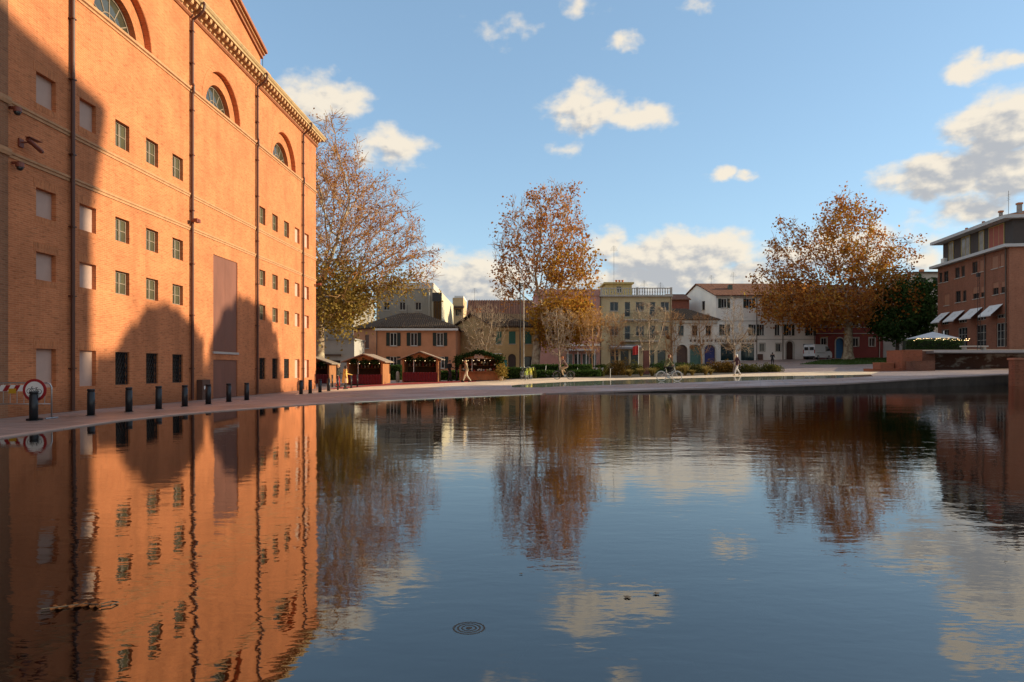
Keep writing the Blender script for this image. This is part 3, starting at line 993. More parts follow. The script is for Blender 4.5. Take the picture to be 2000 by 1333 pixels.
_wc = {}
def win_mesh(w, h, nx, nz, fm, t=.06):
    key = (round(w, 2), round(h, 2), nx, nz, fm.name)
    if key not in _wc:
        mb = MB()
        mb.box(-w / 2, -w / 2 + t, 0, .06, 0, h); mb.box(w / 2 - t, w / 2, 0, .06, 0, h)
        mb.box(-w / 2 + t, w / 2 - t, 0, .06, 0, t); mb.box(-w / 2 + t, w / 2 - t, 0, .06, h - t, h)
        for i in range(1, nx):
            x = -w / 2 + w * i / nx
            mb.box(x - .03, x + .03, .005, .055, t, h - t)
        for j in range(1, nz):
            z = h * j / nz
            mb.box(-w / 2 + t, w / 2 - t, .012, .05, z - .02, z + .02)
        _wc[key] = mb.mesh('window', fm)
    return _wc[key]

class House:
    """a building: Empty + wall + parts; faces are vertical planes given by two ground points"""
    def __init__(self, name, origin, rz, label, cat='house', group=None):
        self.e = empty(name, origin, rz, label, cat, group)
        self.cuts = []
    def wall(self, poly, z0, z1, m, name='wall'):
        self.w = MB().prism(poly, 'z', z0, z1).build(name, m, self.e)
        return self.w
    def finish(self):
        if self.cuts: carve(self.w, self.cuts)
    def place(self, face, u, z):
        (x0, y0), (x1, y1) = face
        d = Vector((x1 - x0, y1 - y0)); d.normalize()
        return (x0 + d.x * u, y0 + d.y * u, z), math.atan2(d.y, d.x)
    def hole(self, face, u, z, w, h, depth, arch=False):
        loc, a = self.place(face, u, z)
        c = MB()
        if arch:
            r = w / 2
            pts = [(-r, 0), (r, 0)] + [(r * math.cos(math.pi * k / 12), h - r + r * math.sin(math.pi * k / 12)) for k in range(13)]
            pts = [pts[0], pts[1]] + pts[2:]
            c.prism(pts, 'y', -.4, depth)
        else:
            c.box(-w / 2, w / 2, -.4, depth, 0, h)
        ca, sa = math.cos(a), math.sin(a)
        c.v = [(loc[0] + x * ca - y * sa, loc[1] + x * sa + y * ca, loc[2] + zz) for x, y, zz in c.v]
        self.cuts.append(c)
        return loc, a
    def window(self, face, u, z, w, h, fm=WHITE, nx=2, nz=1, shut=None, sill=True, glass=DGLASS, depth=.16, surround=None, closed=None, name='window'):
        loc, a = self.hole(face, u, z, w, h, depth)
        ca, sa = math.cos(a), math.sin(a)
        def off(x, y, zz): return (loc[0] + x * ca - y * sa, loc[1] + x * sa + y * ca, loc[2] + zz)
        if closed is not None:
            o = MB().box(-w / 2 + .004, w / 2 - .004, 0, .05, .004, h - .004).build(name, closed, self.e, off(0, .03, 0), a)
            n = max(3, int(h / .16))
            for k in range(n):
                zz = h * (k + .5) / n
                MB().box(-w / 2 + .06, w / 2 - .06, -.012, .004, zz - .03, zz + .02).build('slat', closed, o)
        else:
            o = link(name, win_mesh(w - .006, h - .006, nx, nz, fm), self.e, off(0, depth - .07, .003), a)
            MB().box(-w / 2 + .01, w / 2 - .01, .030, .036, .01, h - .016).build('pane', glass, o)
        if sill:
            MB().box(-w / 2 - .08, w / 2 + .08, -.09, .02, -.075, -.003).build('sill', STONE, o, (0, -(depth - .07) if closed is None else -.03, 0))
        if shut is not None:
            yo = -(depth - .07) if closed is None else -.03
            sw = w * .5
            for s in (-1, 1):
                sh = MB()
                x0, x1 = (-w / 2 - sw - .02, -w / 2 - .02) if s < 0 else (w / 2 + .02, w / 2 + sw + .02)
                sh.box(x0, x1, -.045, -.006, 0, h)
                for q in range(6):
                    zz = h * (q + .5) / 6
                    sh.box(x0 + .05, x1 - .05, -.056, -.045, zz - h / 16, zz + h / 16)
                sh.build('shutter', shut, o, (0, yo, 0))
        if surround is not None:
            mb = MB()
            yo = -(depth - .07) if closed is None else -.03
            mb.box(-w / 2 - .16, -w / 2 - .003, -.04, .02, 0, h + .16); mb.box(w / 2 + .003, w / 2 + .16, -.04, .02, 0, h + .16)
            mb.box(-w / 2 - .003, w / 2 + .003, -.04, .02, h + .003, h + .16)
            mb.build('surround', surround, o, (0, yo, 0))
        return o
    def arch(self, face, u, z, w, h, dm, depth=.35, ring=None, name='door'):
        loc, a = self.hole(face, u, z, w, h, depth, arch=True)
        ca, sa = math.cos(a), math.sin(a)
        def off(x, y, zz): return (loc[0] + x * ca - y * sa, loc[1] + x * sa + y * ca, loc[2] + zz)
        r = w / 2 - .01
        pts = [(-r, .01), (r, .01)] + [(r * math.cos(math.pi * k / 12), h - w / 2 + r * math.sin(math.pi * k / 12)) for k in range(13)]
        o = MB().prism(pts, 'y', 0, .06).build(name, dm, self.e, off(0, depth - .08, 0), a)
        MB().box(-.03, .03, -.02, -.002, .02, h - w * .4).build('mullion', dm, o)
        MB().box(-r, r, -.025, -.003, h - w / 2 - .04, h - w / 2 + .04).build('transom', dm, o)
        if ring is not None:
            mb = MB(); ro, ri = w / 2 + .2, w / 2 + .004
            for s in (-1, 1):
                mb.box(min(s * ri, s * ro), max(s * ri, s * ro), -.05, .02, 0, h - w / 2)
            n = 13
            vs = []
            for rr, yy in ((ri, -.05), (ro, -.05), (ri, .02), (ro, .02)):
                vs += [(rr * math.cos(math.pi * k / 12), yy, h - w / 2 + rr * math.sin(math.pi * k / 12)) for k in range(n)]
            fs = []
            for k in range(n - 1):
                fs += [(k, k + 1, n + k + 1, n + k), (k, 2 * n + k, 2 * n + k + 1, k + 1), (n + k, n + k + 1, 3 * n + k + 1, 3 * n + k)]
            mb.add(vs, fs)
            mb.build('surround', ring, o, (0, -(depth - .08), 0))
        return o
    def part(self, name, mb, m): return mb.build(name, m, self.e)
    def slab(self, face, u0, u1, z0, z1, d0, d1, m, name):
        """box on a face from u0..u1, standing out d0..d1"""
        loc, a = self.place(face, (u0 + u1) / 2, z0)
        return MB().box(-(u1 - u0) / 2, (u1 - u0) / 2, -d1, -d0, 0, z1 - z0).build(name, m, self.e, loc, a)

def roof_slab(pts, th=.18):
    """closed slab from an outline of 3D points"""
    mb = MB()
    n = len(pts)
    vs = [Vector(p) for p in pts] + [Vector(p) - Vector((0, 0, th)) for p in pts]
    mb.add(vs, [tuple(range(n)), tuple(range(n, 2 * n))[::-1]] + [(i, n + i, n + (i + 1) % n, (i + 1) % n) for i in range(n)])
    return mb

def hip_roof(h, x0, x1, y0, y1, z, rise, ridge, m, over=.45, th=.14):
    """hipped roof over a rectangle with a ridge along x"""
    X0, X1, Y0, Y1 = x0 - over, x1 + over, y0 - over, y1 + over
    ym = (Y0 + Y1) / 2
    a, b = ridge
    A, B, C, D = (X0, Y0, z), (X1, Y0, z), (X1, Y1, z), (X0, Y1, z)
    P, Q = (a, ym, z + rise), (b, ym, z + rise)
    mb = MB()
    vs = [A, B, C, D, P, Q] + [(p[0], p[1], p[2] - th) for p in (A, B, C, D)]
    mb.add(vs, [(0, 1, 5, 4), (1, 2, 5), (2, 3, 4, 5), (3, 0, 4), (0, 6, 7, 1), (1, 7, 8, 2), (2, 8, 9, 3), (3, 9, 6, 0), (9, 8, 7, 6)])
    return h.part('roof', mb, m)

TILE_D = roof_mat('old dark tiles', (.125, .085, .058))
TILE_R = roof_mat('brown red tiles', (.26, .125, .085))

def fx(px, Y, X0): return ax(px, Y) - X0       # metres along a frontal facade from its left corner

# --- orange house behind the stalls
Y = 78.0
X0 = ax(735, Y)
h = House('orange_house', (X0, Y, -.95), 0, 'low orange house with dark green shutters and hipped dark roof behind the stalls')
W = fx(890, Y, X0)
ez = az_(639, Y) + .95
poly = [(0, 0), (W, 0), (W, 9), (-1.0, 9), (-3.3, 3.0)]
ORNG = mat('orange plaster', (.56, .245, .125), .9, .16, .8, .15, 12)
h.wall(poly, -.5, ez - .15, ORNG)
front, side = ((0, 0), (W, 0)), ((-3.3, 3.0), (0, 0))
for pa, pb in ((762, 775), (802, 815), (853, 866)):
    u = fx((pa + pb) / 2, Y, X0); z0 = az_(676, Y) + .95
    h.window(front, u, z0, .80, 1.5, WHITE, 2, 1, SHUT_D)
for pa, pb in ((762, 775), (855, 868)):
    u = fx((pa + pb) / 2, Y, X0)
    h.window(front, u, az_(720, Y) + .95, .80, 1.35, WHITE, 2, 1, SHUT_D)
h.window(side, 2.7, az_(680, Y) + .95, .75, 1.55, closed=mat('brown shutter', (.12, .045, .02), .6, .2))
h.window(side, 1.0, az_(722, Y) + .5, .7, 1.6, closed=mat('brown shutter', (.12, .045, .02)))
h.finish()
eave = [(-3.9, 3.0, ez), (-.25, -.45, ez), (W + .45, -.45, ez), (W + .45, 9.4, ez), (-1.3, 9.4, ez)]
rz = az_(609, Y + 3) + .95
P, Q = (2.2, 4.6, rz), (4.4, 4.6, rz)
mb = MB()
vs = eave + [P, Q] + [(p[0], p[1], p[2] - .16) for p in eave]
mb.add(vs, [(0, 1, 5), (1, 2, 6, 5), (2, 3, 6), (3, 4, 5, 6), (4, 0, 5), (0, 7, 8, 1), (1, 8, 9, 2), (2, 9, 10, 3), (3, 10, 11, 4), (4, 11, 7, 0), (11, 10, 9, 8, 7)])
h.part('roof', mb, TILE_D)
h.slab(front, -.1, W + .3, ez - .42, ez - .17, .02, .42, WHITE, 'eaves_board')
h.part('drainpipe', MB().tube([(.06, -.07, .1), (.06, -.07, ez - .4)], .05, 8), GUT)

# --- tall grey block by the theatre, its right side catching the sun
Y = 86.0
X0 = ax(560, Y)
h = House('grey_building', (X0, Y, -1.0), 0, 'tall dark grey rendered building between theatre and orange house', 'building')
W = fx(690, Y, X0); H = az_(572, Y) + 1
h.wall([(0, 0), (W, 0), (W, 13), (0, 13)], -.5, H, mat('grey render', (.27, .24, .205), .9, .12, .6, .1, 10))
rs = ((W, 0), (W, 13))
h.window(rs, 4, H - 3.0, 1.0, 1.6, WHITE)
h.window(rs, 9, H - 3.0, 1.0, 1.6, WHITE)
h.finish()
h.part('roof', MB().box(-.3, W + .3, -.3, 13.3, H, H + .25), mat('grey coping', (.3, .28, .25), .8))
# low white garage wall in front of it
Y = 72.0
X0 = ax(600, Y)
h = House('garage', (X0, Y, -1.2), 0, 'low pale garage wall with a dark doorway beside the theatre corner', 'garage')
W = fx(692, Y, X0); H = az_(664, Y) + 1.2
h.wall([(0, 0), (W, 0), (W, 5), (0, 5)], -.5, H, mat('pale grey plaster', (.40, .37, .33), .9, .12, .8, .1, 10))
fr = ((0, 0), (W, 0))
loc, a = h.hole(fr, fx(652, Y, X0), .0, 1.35, 2.1, .3)
h.finish()
MB().box(-.66, .66, 0, .06, 0, 2.08).build('door', mat('garage door dark', (.03, .022, .02), .5, .2), h.e, (loc[0], .22, 0), 0)
h.slab(fr, fx(636, Y, X0), fx(668, Y, X0), 2.55, 2.75, .0, .25, GUT, 'canopy')
h.slab(fr, fx(600, Y, X0), fx(633, Y, X0), 0, H - .5, .004, .06, mat('rough stone facing', (.20, .14, .10), .95, .5, 4, .8, 8), 'stone_facing')
h.part('coping', MB().box(-.1, W + .1, -.1, 5.1, H, H + .12), mat('grey coping', (.3, .28, .25)))

# --- concrete block with a pale parapet
Y = 104.0
X0 = ax(735, Y)
h = House('concrete_building', (X0, Y, -.6), 0, 'bare grey concrete block with pale parapet rising behind the orange house', 'building')
W = fx(845, Y, X0); H = az_(565, Y) + .6
h.wall([(0, 0), (W, 0), (W, 12), (0, 12)], -.5, H, mat('weathered concrete', (.27, .235, .19), .9, .22, .35, .2, 6, streak=.25))
h.part('parapet', MB().box(-.15, W + .15, -.15, 12, H, H + .95), mat('pale parapet', (.47, .44, .40), .8, .1))
h.part('drainpipe', MB().tube([(W - .5, -.1, 1), (W - .5, -.1, H)], .08, 8), STONE)
for k in range(3):
    h.window(((0, 0), (W, 0)), 1.6 + 2.4 * k, H - 3.2, .9, 1.2, STONE)
h.finish()
# --- cream modern building with a dark glazed front
Y = 102.0
X0 = ax(845, Y)
h = House('cream_building', (X0, Y, -.5), 0, 'cream modern building with dark glazed front and sunlit side wall', 'building')
W = fx(863, Y, X0); H = az_(572, Y) + .5
CREAM = mat('cream plaster', (.60, .53, .38), .85, .08, .8, .1, 12)
h.wall([(0, 0), (W, 0), (W, 20), (0, 20)], -.5, H, CREAM)
rs = ((W, 0), (W, 20))
for u in (10, 14):
    h.window(rs, u, H - 4.4, .9, 2.0, STONE)
h.finish()
gl = MB().box(.1, W - .08, -.1, -.01, H - 4.2, H - 1.3).build('glazed_front', glass_mat('bronze glass', (.05, .032, .015), .06), h.e)
for k in range(1, 3):
    MB().box(W * k / 3 - .03, W * k / 3 + .03, -.13, -.101, H - 4.2, H - 1.3).build('mullion', IRON, gl)
h.part('fascia', MB().box(-.02, W - .02, -.12, -.005, H - 1.28, H), mat('dark fascia', (.035, .032, .03), .6, .15))
# --- cream penthouse block behind it
Y = 126.0
X0 = ax(884, Y)
h = House('cream_penthouse', (X0, Y, 0), 0, 'small cream penthouse with canopy and white parapet behind the tiled roof', 'building')
W = fx(905, Y, X0); H = az_(582, Y)
h.wall([(0, 0), (W, 0), (W, 9), (0, 9)], -1, H, mat('apricot plaster', (.56, .40, .22), .85, .08))
h.window(((0, 0), (W, 0)), 1.1, az_(617, Y), 1.1, 1.2, IRON)
h.finish()
h.part('parapet', MB().box(.35, W + .02, -.06, 9, H, H + .35), WHITE)
h.part('canopy', MB().box(-.6, W + .2, -1.3, -.004, az_(602, Y), az_(599, Y)), GUT)

# --- ochre house with a gable to the left
Y = 82.0
X0 = ax(968, Y)
h = House('ochre_house', (X0, Y, -.6), 0, 'ochre two-storey house with green shutters and gabled dark roof', 'house')
OCH = mat('ochre plaster', (.50, .335, .15), .9, .16, .7, .15, 12)
W = fx(1052, Y, X0); ez = az_(637, Y) + .6
gx, gy = -5.6, 4.4
poly = [(0, 0), (W, 0), (W, 6.5), (gx + 1.5, 8.2), (gx, gy)]
h.wall(poly, -.5, ez - .08, OCH)
front, gable = ((0, 0), (W, 0)), ((gx, gy), (0, 0))
h.window(front, fx(1000.5, Y, X0), az_(672, Y) + .6, .80, 1.5, closed=SHUT_G)
h.window(front, fx(974, Y, X0), az_(672, Y) + .6, .70, 1.5, closed=SHUT_G)
h.window(front, fx(1032, Y, X0), az_(672, Y) + .6, .80, 1.5, closed=SHUT_G)
h.arch(front, fx(1000, Y, X0), .1, .95, 2.3, mat('dark brown door', (.045, .025, .018), .5, .2), .3)
h.window(front, fx(985.5, Y, X0), .1, .62, 1.6, closed=mat('turquoise door', (.03, .22, .23), .5, .15), sill=False, name='side_door')
h.window(front, fx(1035, Y, X0), .1, 1.6, 2.0, IRON, 2, 1, sill=False, name='shop_window')
h.window(gable, 2.6, 1.0, .8, 1.2, IRON)
h.window(gable, 4.6, 1.0, .8, 1.2, IRON)
h.finish()
rz = az_(612, Y + 2.5) + .6
ap = (gx / 2, gy / 2, rz - .1)
h.part('gable', MB().add([(gx, gy, ez - .08), (0, 0, ez - .08), ap, (gx + .25, gy + .31, ez - .08), (.25, .31, ez - .08), (ap[0] + .25, ap[1] + .31, ap[2])],
       [(0, 1, 2), (5, 4, 3), (0, 3, 4, 1), (1, 4, 5, 2), (2, 5, 3, 0)]), OCH)
R1, R2 = (gx / 2 - .35, gy / 2 - .3, rz), (W + .3, 3.3, rz - .1)
E1, E2 = (-.35, -.45, ez), (W + .3, -.45, ez)
B1, B2 = (gx - .35, gy + .1, ez), (W + .3, 7.2, ez)
h.part('roof', roof_slab([E1, E2, R2, R1]), TILE_D)
h.part('roof', roof_slab([R1, R2, B2, B1]), TILE_D)
h.slab(front, 0, W, ez - .48, ez - .2, .01, .22, OCH, 'cornice')
h.part('chimney', MB().box(gx / 2 + .3, gx / 2 + .8, gy / 2 + .9, gy / 2 + 1.5, rz - .5, rz + .55).box(gx / 2 + .22, gx / 2 + .88, gy / 2 + .82, gy / 2 + 1.58, rz + .55, rz + .66), BRICK)
h.slab(front, fx(960, Y, X0), fx(981, Y, X0), 2.38, 2.46, .0, .9, WHITE, 'canopy')

# --- broad tiled roof behind
Y = 112.0
X0 = ax(914, Y)
h = House('tiled_roof_house', (X0, Y, 0), 0, 'long house with broad brown pantile roof behind the ochre house', 'house')
W = fx(1075, Y, X0); ez = az_(619, Y); rz = az_(587, Y + 5)
h.wall([(0, 0), (W, 0), (W, 10), (0, 10)], -1, ez - .1, mat('tan plaster', (.35, .25, .15), .9))
h.part('roof', roof_slab([(-.3, -.4, ez), (W + .3, -.4, ez), (W + .3, 5, rz), (-.3, 5, rz)], .2), TILE_R)
h.part('roof', roof_slab([(-.3, 5.001, rz), (W + .3, 5.001, rz), (W + .3, 10.4, ez), (-.3, 10.4, ez)], .2), TILE_R)
# raised tile ribs down the slope, each a row of cover tiles
rib = MB()
L_ = math.hypot(5.4, rz - ez)
prof = [(.11 * math.cos(math.pi * k / 4), .10 * math.sin(math.pi * k / 4)) for k in range(5)]
d = Vector((0, 5.4, rz - ez)) / L_
nn = Vector((0, -d.z, d.y))
vs = [Vector((px_, -.4, ez)) * 1 for px_ in ()]
for t in (0, L_):
    for (a_, b_) in prof:
        p = Vector((a_, -.4, ez)) + d * t + nn * (b_ + .002)
        vs.append(p)
rib.add(vs, [(i, i + 1, 6 + i, 5 + i) for i in range(4)])
ribm = rib.mesh('tile_row', TILE_R)
k = 0.0
while k < W:
    link('tile_row', ribm, h.e, (k, 0, 0)); k += .42

# --- pink building
Y = 97.0
X0 = ax(1046, Y)
h = House('pink_building', (X0, Y, .1), 0, 'pink three-storey building with a wide white-framed window and shop canopy', 'building')
PINK = mat('pink plaster', (.52, .27, .225), .9, .14, .7, .12, 12)
W = fx(1172, Y, X0) - .01; H = az_(578, Y) - .1
h.wall([(0, 0), (W, 0), (W, 11), (0, 11)], -1, H, PINK)
front = ((0, 0), (W, 0))
zz = lambda py: az_(py, Y) - .1
h.window(front, fx(1142, Y, X0), zz(656), 3.55, 1.7, WHITE, 3, 1)
h.window(front, fx(1153, Y, X0), zz(607), 1.0, 1.15, WHITE, 2, 1)
h.window(front, fx(1090, Y, X0), zz(607), 1.0, 1.15, WHITE, 2, 1)
h.window(front, fx(1090, Y, X0), zz(656), 1.4, 1.6, WHITE, 2, 1)
for px_ in (1112, 1128, 1144, 1158):
    h.window(front, fx(px_, Y, X0), .05, .95, 2.0, WHITE, 1, 1, sill=False, name='shop_window')
h.finish()
h.slab(front, fx(1102, Y, X0), W - .05, zz(676), zz(672), .01, .35, WHITE, 'cornice_band')
cn = h.slab(front, fx(1104, Y, X0), fx(1160, Y, X0), zz(686), zz(683), .02, 2.2, mat('canopy canvas', (.55, .57, .58), .7, .08), 'shop_canopy')
for px_ in (1107, 1126, 1142, 1158):
    h.part('canopy_post', MB().tube([(fx(px_, Y, X0), -2.0, 0), (fx(px_, Y, X0), -2.0, zz(686))], .06, 8), WHITE)
h.part('parapet', MB().box(-.1, W, -.12, 11, H, H + .9), PINK)

# --- beige building with roof balustrade
Y = 97.0
X0 = ax(1172, Y)
h = House('beige_building', (X0, Y, .3), 0, 'beige three-storey building with balconies and a balustrade along its roof terrace', 'building')
BEI = mat('beige plaster', (.54, .43, .25), .9, .15, .6, .12, 12, streak=.5)
W = fx(1312, Y, X0); zz = lambda py: az_(py, Y) - .3
H = zz(580)
h.wall([(0, 0), (W, 0), (W, 12), (0, 12)], -1, H, BEI)
front = ((0, 0), (W, 0))
for pa, pb in ((1191, 1208), (1242, 1258), (1290, 1307)):
    u = fx((pa + pb) / 2, Y, X0)
    h.window(front, u, zz(608), 1.2, 1.3, STONE, 2, 1)
    h.window(front, u, zz(656), 1.15, 1.35, STONE, 2, 1)
for pa, pb in ((1220, 1231), (1269, 1280)):
    u = fx((pa + pb) / 2, Y, X0)
    h.window(front, u, zz(619), .80, 2.1, STONE, 1, 2, sill=False, name='balcony_door')
    h.window(front, u, zz(664), .80, 2.0, STONE, 1, 2, sill=False, name='balcony_door')
for px_ in (1200, 1220, 1240, 1270, 1292):
    h.window(front, fx(px_, Y, X0), .05, 1.15, 2.3, IRON, 1, 2, sill=False, name='shop_window')
h.finish()
for zb in (zz(627), zz(668)):
    u0, u1 = fx(1217, Y, X0), fx(1284, Y, X0)
    b = h.slab(front, u0, u1, zb, zb + .16, .003, 1.0, STONE, 'balcony')
    rl = MB(); L2 = (u1 - u0) / 2
    rl.box(-L2, L2, -.99, -.95, 1.0, 1.05)
    k = -L2 + .05
    while k < L2:
        rl.box(k - .012, k + .012, -.985, -.955, .16, 1.0); k += .14
    for s in (-1, 1): rl.box(s * L2 - .02, s * L2 + .02, -.99, -.01, 1.0, 1.05)
    rl.build('railing', IRON, b)
h.slab(front, -.1, W + .1, H, H + .22, -.2, .35, STONE, 'cornice')
h.slab(front, .05, W - .05, zz(629), zz(627.5), .002, .07, STONE, 'storey_band')
bal = MB().box(0, W, -.26, -.12, H + 1.12, H + 1.24).build('balustrade_rail', STONE, h.e)
blm = MB().lathe([(.05, 0), (.09, .05), (.045, .18), (.10, .42), (.05, .70), (.08, .88)], 8).mesh('baluster', STONE)
k = .2
while k < W:
    link('baluster', blm, bal, (k, -.19, H + .235)); k += .36
for kx in (.0, W / 2, W - .3):
    h.part('balustrade_pier', MB().box(kx, kx + .3, -.30, -.05, H + .23, H + 1.3), STONE)
h.slab(front, fx(1190, Y, X0), fx(1250, Y, X0), zz(682), zz(674), .02, .9, mat('striped fascia', (.22, .22, .23), .6, .1), 'shop_canopy')
h.slab(front, fx(1190, Y, X0), fx(1250, Y, X0), zz(679), zz(677), .91, .93, WHITE, 'canopy_stripe')
h.part('drainpipe', MB().tube([(.08, -.08, .1), (.08, -.08, H)], .06, 8), GUT)
h.part('drainpipe', MB().tube([(W - .12, -.08, .1), (W - .12, -.08, H)], .06, 8), GUT)
Y2 = 108.0
h2 = House('roof_penthouse', (ax(1184, Y2), Y2, 0), 0, 'small yellow penthouse catching the sun above the beige building', 'building')
W2 = fx(1234, Y2, ax(1184, Y2)); 
h2.wall([(0, 0), (W2, 0), (W2, 5), (0, 5)], 0, az_(555, Y2), mat('yellow plaster', (.52, .40, .17), .85, .1))
h2.window(((0, 0), (W2, 0)), W2 * .5, az_(572, Y2), .8, 1.0, STONE)
h2.finish()
h2.part('roof', MB().box(-.4, W2 + .3, -.4, 5.3, az_(555, Y2), az_(552, Y2)), mat('yellow plaster', (.52, .40, .17)))
for kk in range(3):
    h2.part('chimney_pot', MB().lathe([(.16, 0), (.16, .5), (.2, .52), (.2, .62)], 10, (1.9 + .5 * kk, 2, az_(552, Y2))), BRICK)

# --- small white house with three arches
Y = 101.0
X0 = ax(1313, Y)
h = House('arched_house', (X0, Y, .55), 0, 'small whitish two-storey house with three arched shop fronts', 'house')
OFFW = mat('stained white plaster', (.66, .60, .52), .9, .16, .7, .12, 10, streak=.4)
W = fx(1401, Y, X0); zz = lambda py: az_(py, Y) - .55
ez = zz(624)
h.wall([(0, 0), (W, 0), (W, 8), (0, 8)], -1, ez - .1, OFFW)
front = ((0, 0), (W, 0))
for px_ in (1330, 1357, 1383.5):
    h.window(front, fx(px_, Y, X0), zz(656), .78, 1.5, GUT, 2, 1)
for px_, dm in ((1332, mat('brown shop door', (.10, .05, .035), .5, .2)), (1358.5, mat('green shop door', (.06, .13, .10), .4, .25)), (1386.5, mat('blue shop door', (.02, .025, .12), .4, .3))):
    h.arch(front, fx(px_, Y, X0), .02, 1.62, 3.0, dm, .4, OFFW if px_ == 1332 else STONE)
h.finish()
hip_roof(h, 0, W, 0, 8, ez, zz(603) - ez + .35, (-.4, W - 3.6), TILE_D, .4)
h.slab(front, 0, W, ez - .55, ez - .16, .003, .3, STONE, 'eaves_cornice')
for k in range(16):
    px_ = 1349 + k * 8.1
    if px_ < 1400:
        h.slab(front, fx(px_, Y, X0) - .13, fx(px_, Y, X0) + .13, zz(668), zz(663.5), .003, .06, GUT, 'beam_end')
h2 = House('red_roof_block', (ax(1311, 116), 116, 0), 0, 'brick-red roof block showing between beige building and white gable', 'building')
W2 = fx(1346, 116, ax(1311, 116))
h2.wall([(0, 0), (W2, 0), (W2, 6), (0, 6)], 0, az_(585, 116), mat('brick red plaster', (.22, .075, .05), .9, .15))
h2.part('roof', roof_slab([(-.2, -.4, az_(585, 116)), (W2 + .2, -.4, az_(585, 116)), (W2 + .2, 4, az_(575, 120)), (-.2, 4, az_(575, 120))]), TILE_R)

# --- large white building with a gable
Y = 113.0
X0 = ax(1398, Y)
h = House('white_building', (X0, Y, 1.3), 0, 'large white three-storey building with a gable end and dark shutters', 'building')
WHP = mat('white plaster', (.84, .79, .72), .9, .10, .6, .1, 10, streak=.5)
W = fx(1592, Y, X0) - .01; zz = lambda py: az_(py, Y) - 1.3
ez = zz(577)
gx, gy = -3.2, 11.0
poly = [(0, 0), (W, 0), (W, 11.5), (gx, gy)]
h.wall(poly, -1.5, ez - .1, WHP)
front, gable = ((0, 0), (W, 0)), ((gx, gy), (0, 0))
for px_ in (1414, 1463, 1500, 1537, 1575):
    h.window(front, fx(px_, Y, X0), zz(602), .95, 1.55, WHITE, 2, 1, SHUT_D)
for px_ in (1415, 1472, 1488, 1518, 1541, 1583):
    h.window(front, fx(px_, Y, X0), zz(656), .85, 1.85, WHITE, 2, 1, SHUT_D if px_ != 1488 and px_ != 1518 else None)
h.window(gable, 7.7, zz(602), .9, 1.5, GUT, 2, 1)
for px_, w_ in ((1420, 2.1), (1460, 2.2)):
    h.window(front, fx(px_, Y, X0), zz(704.5), w_, 2.8, IRON, 2, 1, sill=False, name='shop_window', glass=glass_mat('teal glass', (.010, .035, .040), .05, .4))
for px_ in (1488.5, 1520):
    h.window(front, fx(px_, Y, X0), zz(687), .8, 1.3, STONE, 2, 1, surround=STONE)
h.arch(front, fx(1542.5, Y, X0), zz(703.5), 1.15, 3.1, mat('brown portal', (.075, .035, .022), .5, .2), .3, STONE)
h.window(front, fx(1579, Y, X0), zz(703), 1.7, 2.6, IRON, 1, 1, sill=False, name='garage_door', glass=DARK)
h.finish()
rz = zz(551.5) + .45
ym = gy / 2
ap = (gx / 2, ym, rz - .12)
h.part('gable', MB().add([(gx, gy, ez - .1), (0, 0, ez - .1), ap, (gx + .3, gy, ez - .1), (.3, 0, ez - .1), (ap[0] + .3, ap[1], ap[2])],
       [(0, 1, 2), (5, 4, 3), (0, 3, 4, 1), (1, 4, 5, 2), (2, 5, 3, 0)]), WHP)
R1, R2 = (gx / 2 - .3, ym, rz), (W + .3, ym, rz)
h.part('roof', roof_slab([(-.25, -.5, ez), (W + .3, -.5, ez), R2, R1]), TILE_R)
h.part('roof', roof_slab([R1, R2, (W + .3, 11.9, ez), (gx - .3, gy + .4, ez)]), TILE_R)
h.slab(front, 0, W, ez - .38, ez - .12, .003, .3, STONE, 'eaves_cornice')
for py_ in (628, 664):
    h.slab(front, .02, W - .02, zz(py_), zz(py_ - 1.5), .002, .06, STONE, 'storey_band')
for px_ in (1477.5, 1528.5, 1590):
    h.part('drainpipe', MB().tube([(fx(px_, Y, X0), -.1, .1), (fx(px_, Y, X0), -.1, ez - .2)], .065, 8), GUT)
for k in range(16):
    px_ = 1402 + k * 4.9
    h.slab(front, fx(px_, Y, X0) - .13, fx(px_, Y, X0) + .13, zz(668.5), zz(665), .003, .07, GUT, 'beam_end')
h.slab(front, fx(1483, Y, X0) - .3, fx(1483, Y, X0) + .45, zz(703), zz(692), .02, .4, mat('brown shop door', (.10, .05, .035)), 'notice_box')
h.part('roof_hatch', MB().box(fx(1432, Y, X0), fx(1439, Y, X0), 2.2, 3.0, ez + .9, ez + 2.0), mat('hatch green', (.10, .12, .09), .6))

# --- dark red building
Y = 114.0
X0 = ax(1592, Y)
h = House('red_building', (X0, Y, 1.5), 0, 'dark red building with white bands and blue arched windows behind the plane tree', 'building')
W = fx(1724, Y, X0); zz = lambda py: az_(py, Y) - 1.5
ez = zz(572)
DRED = mat('dark red plaster', (.21, .042, .034), .85, .16, .7, .1, 10)
BLUE = mat('blue joinery', (.035, .15, .33), .5, .12)
h.wall([(0, 0), (W, 0), (W, 11), (0, 11)], -1.5, ez - .1, DRED)
front = ((0, 0), (W, 0))
for px_, bl in ((1609, True), (1638, False), (1671, False), (1703, False)):
    h.arch(front, fx(px_, Y, X0), zz(639), .95, 1.75, BLUE if bl else DGLASS, .16, WHITE, name='window')
    h.window(front, fx(px_, Y, X0), zz(604), .9, 1.5, WHITE, 2, 1, surround=STONE)
    if px_ != 1638:
        h.window(front, fx(px_, Y, X0), zz(677), .9, 1.4, WHITE, 2, 1, surround=STONE)
h.arch(front, fx(1640, Y, X0), zz(700), 1.3, 3.35, BLUE, .3, STONE)
h.finish()
for py_ in (640.5, 652.5):
    h.slab(front, .02, W - .02, zz(py_), zz(py_ - 1.3), .002, .08, STONE, 'storey_band')
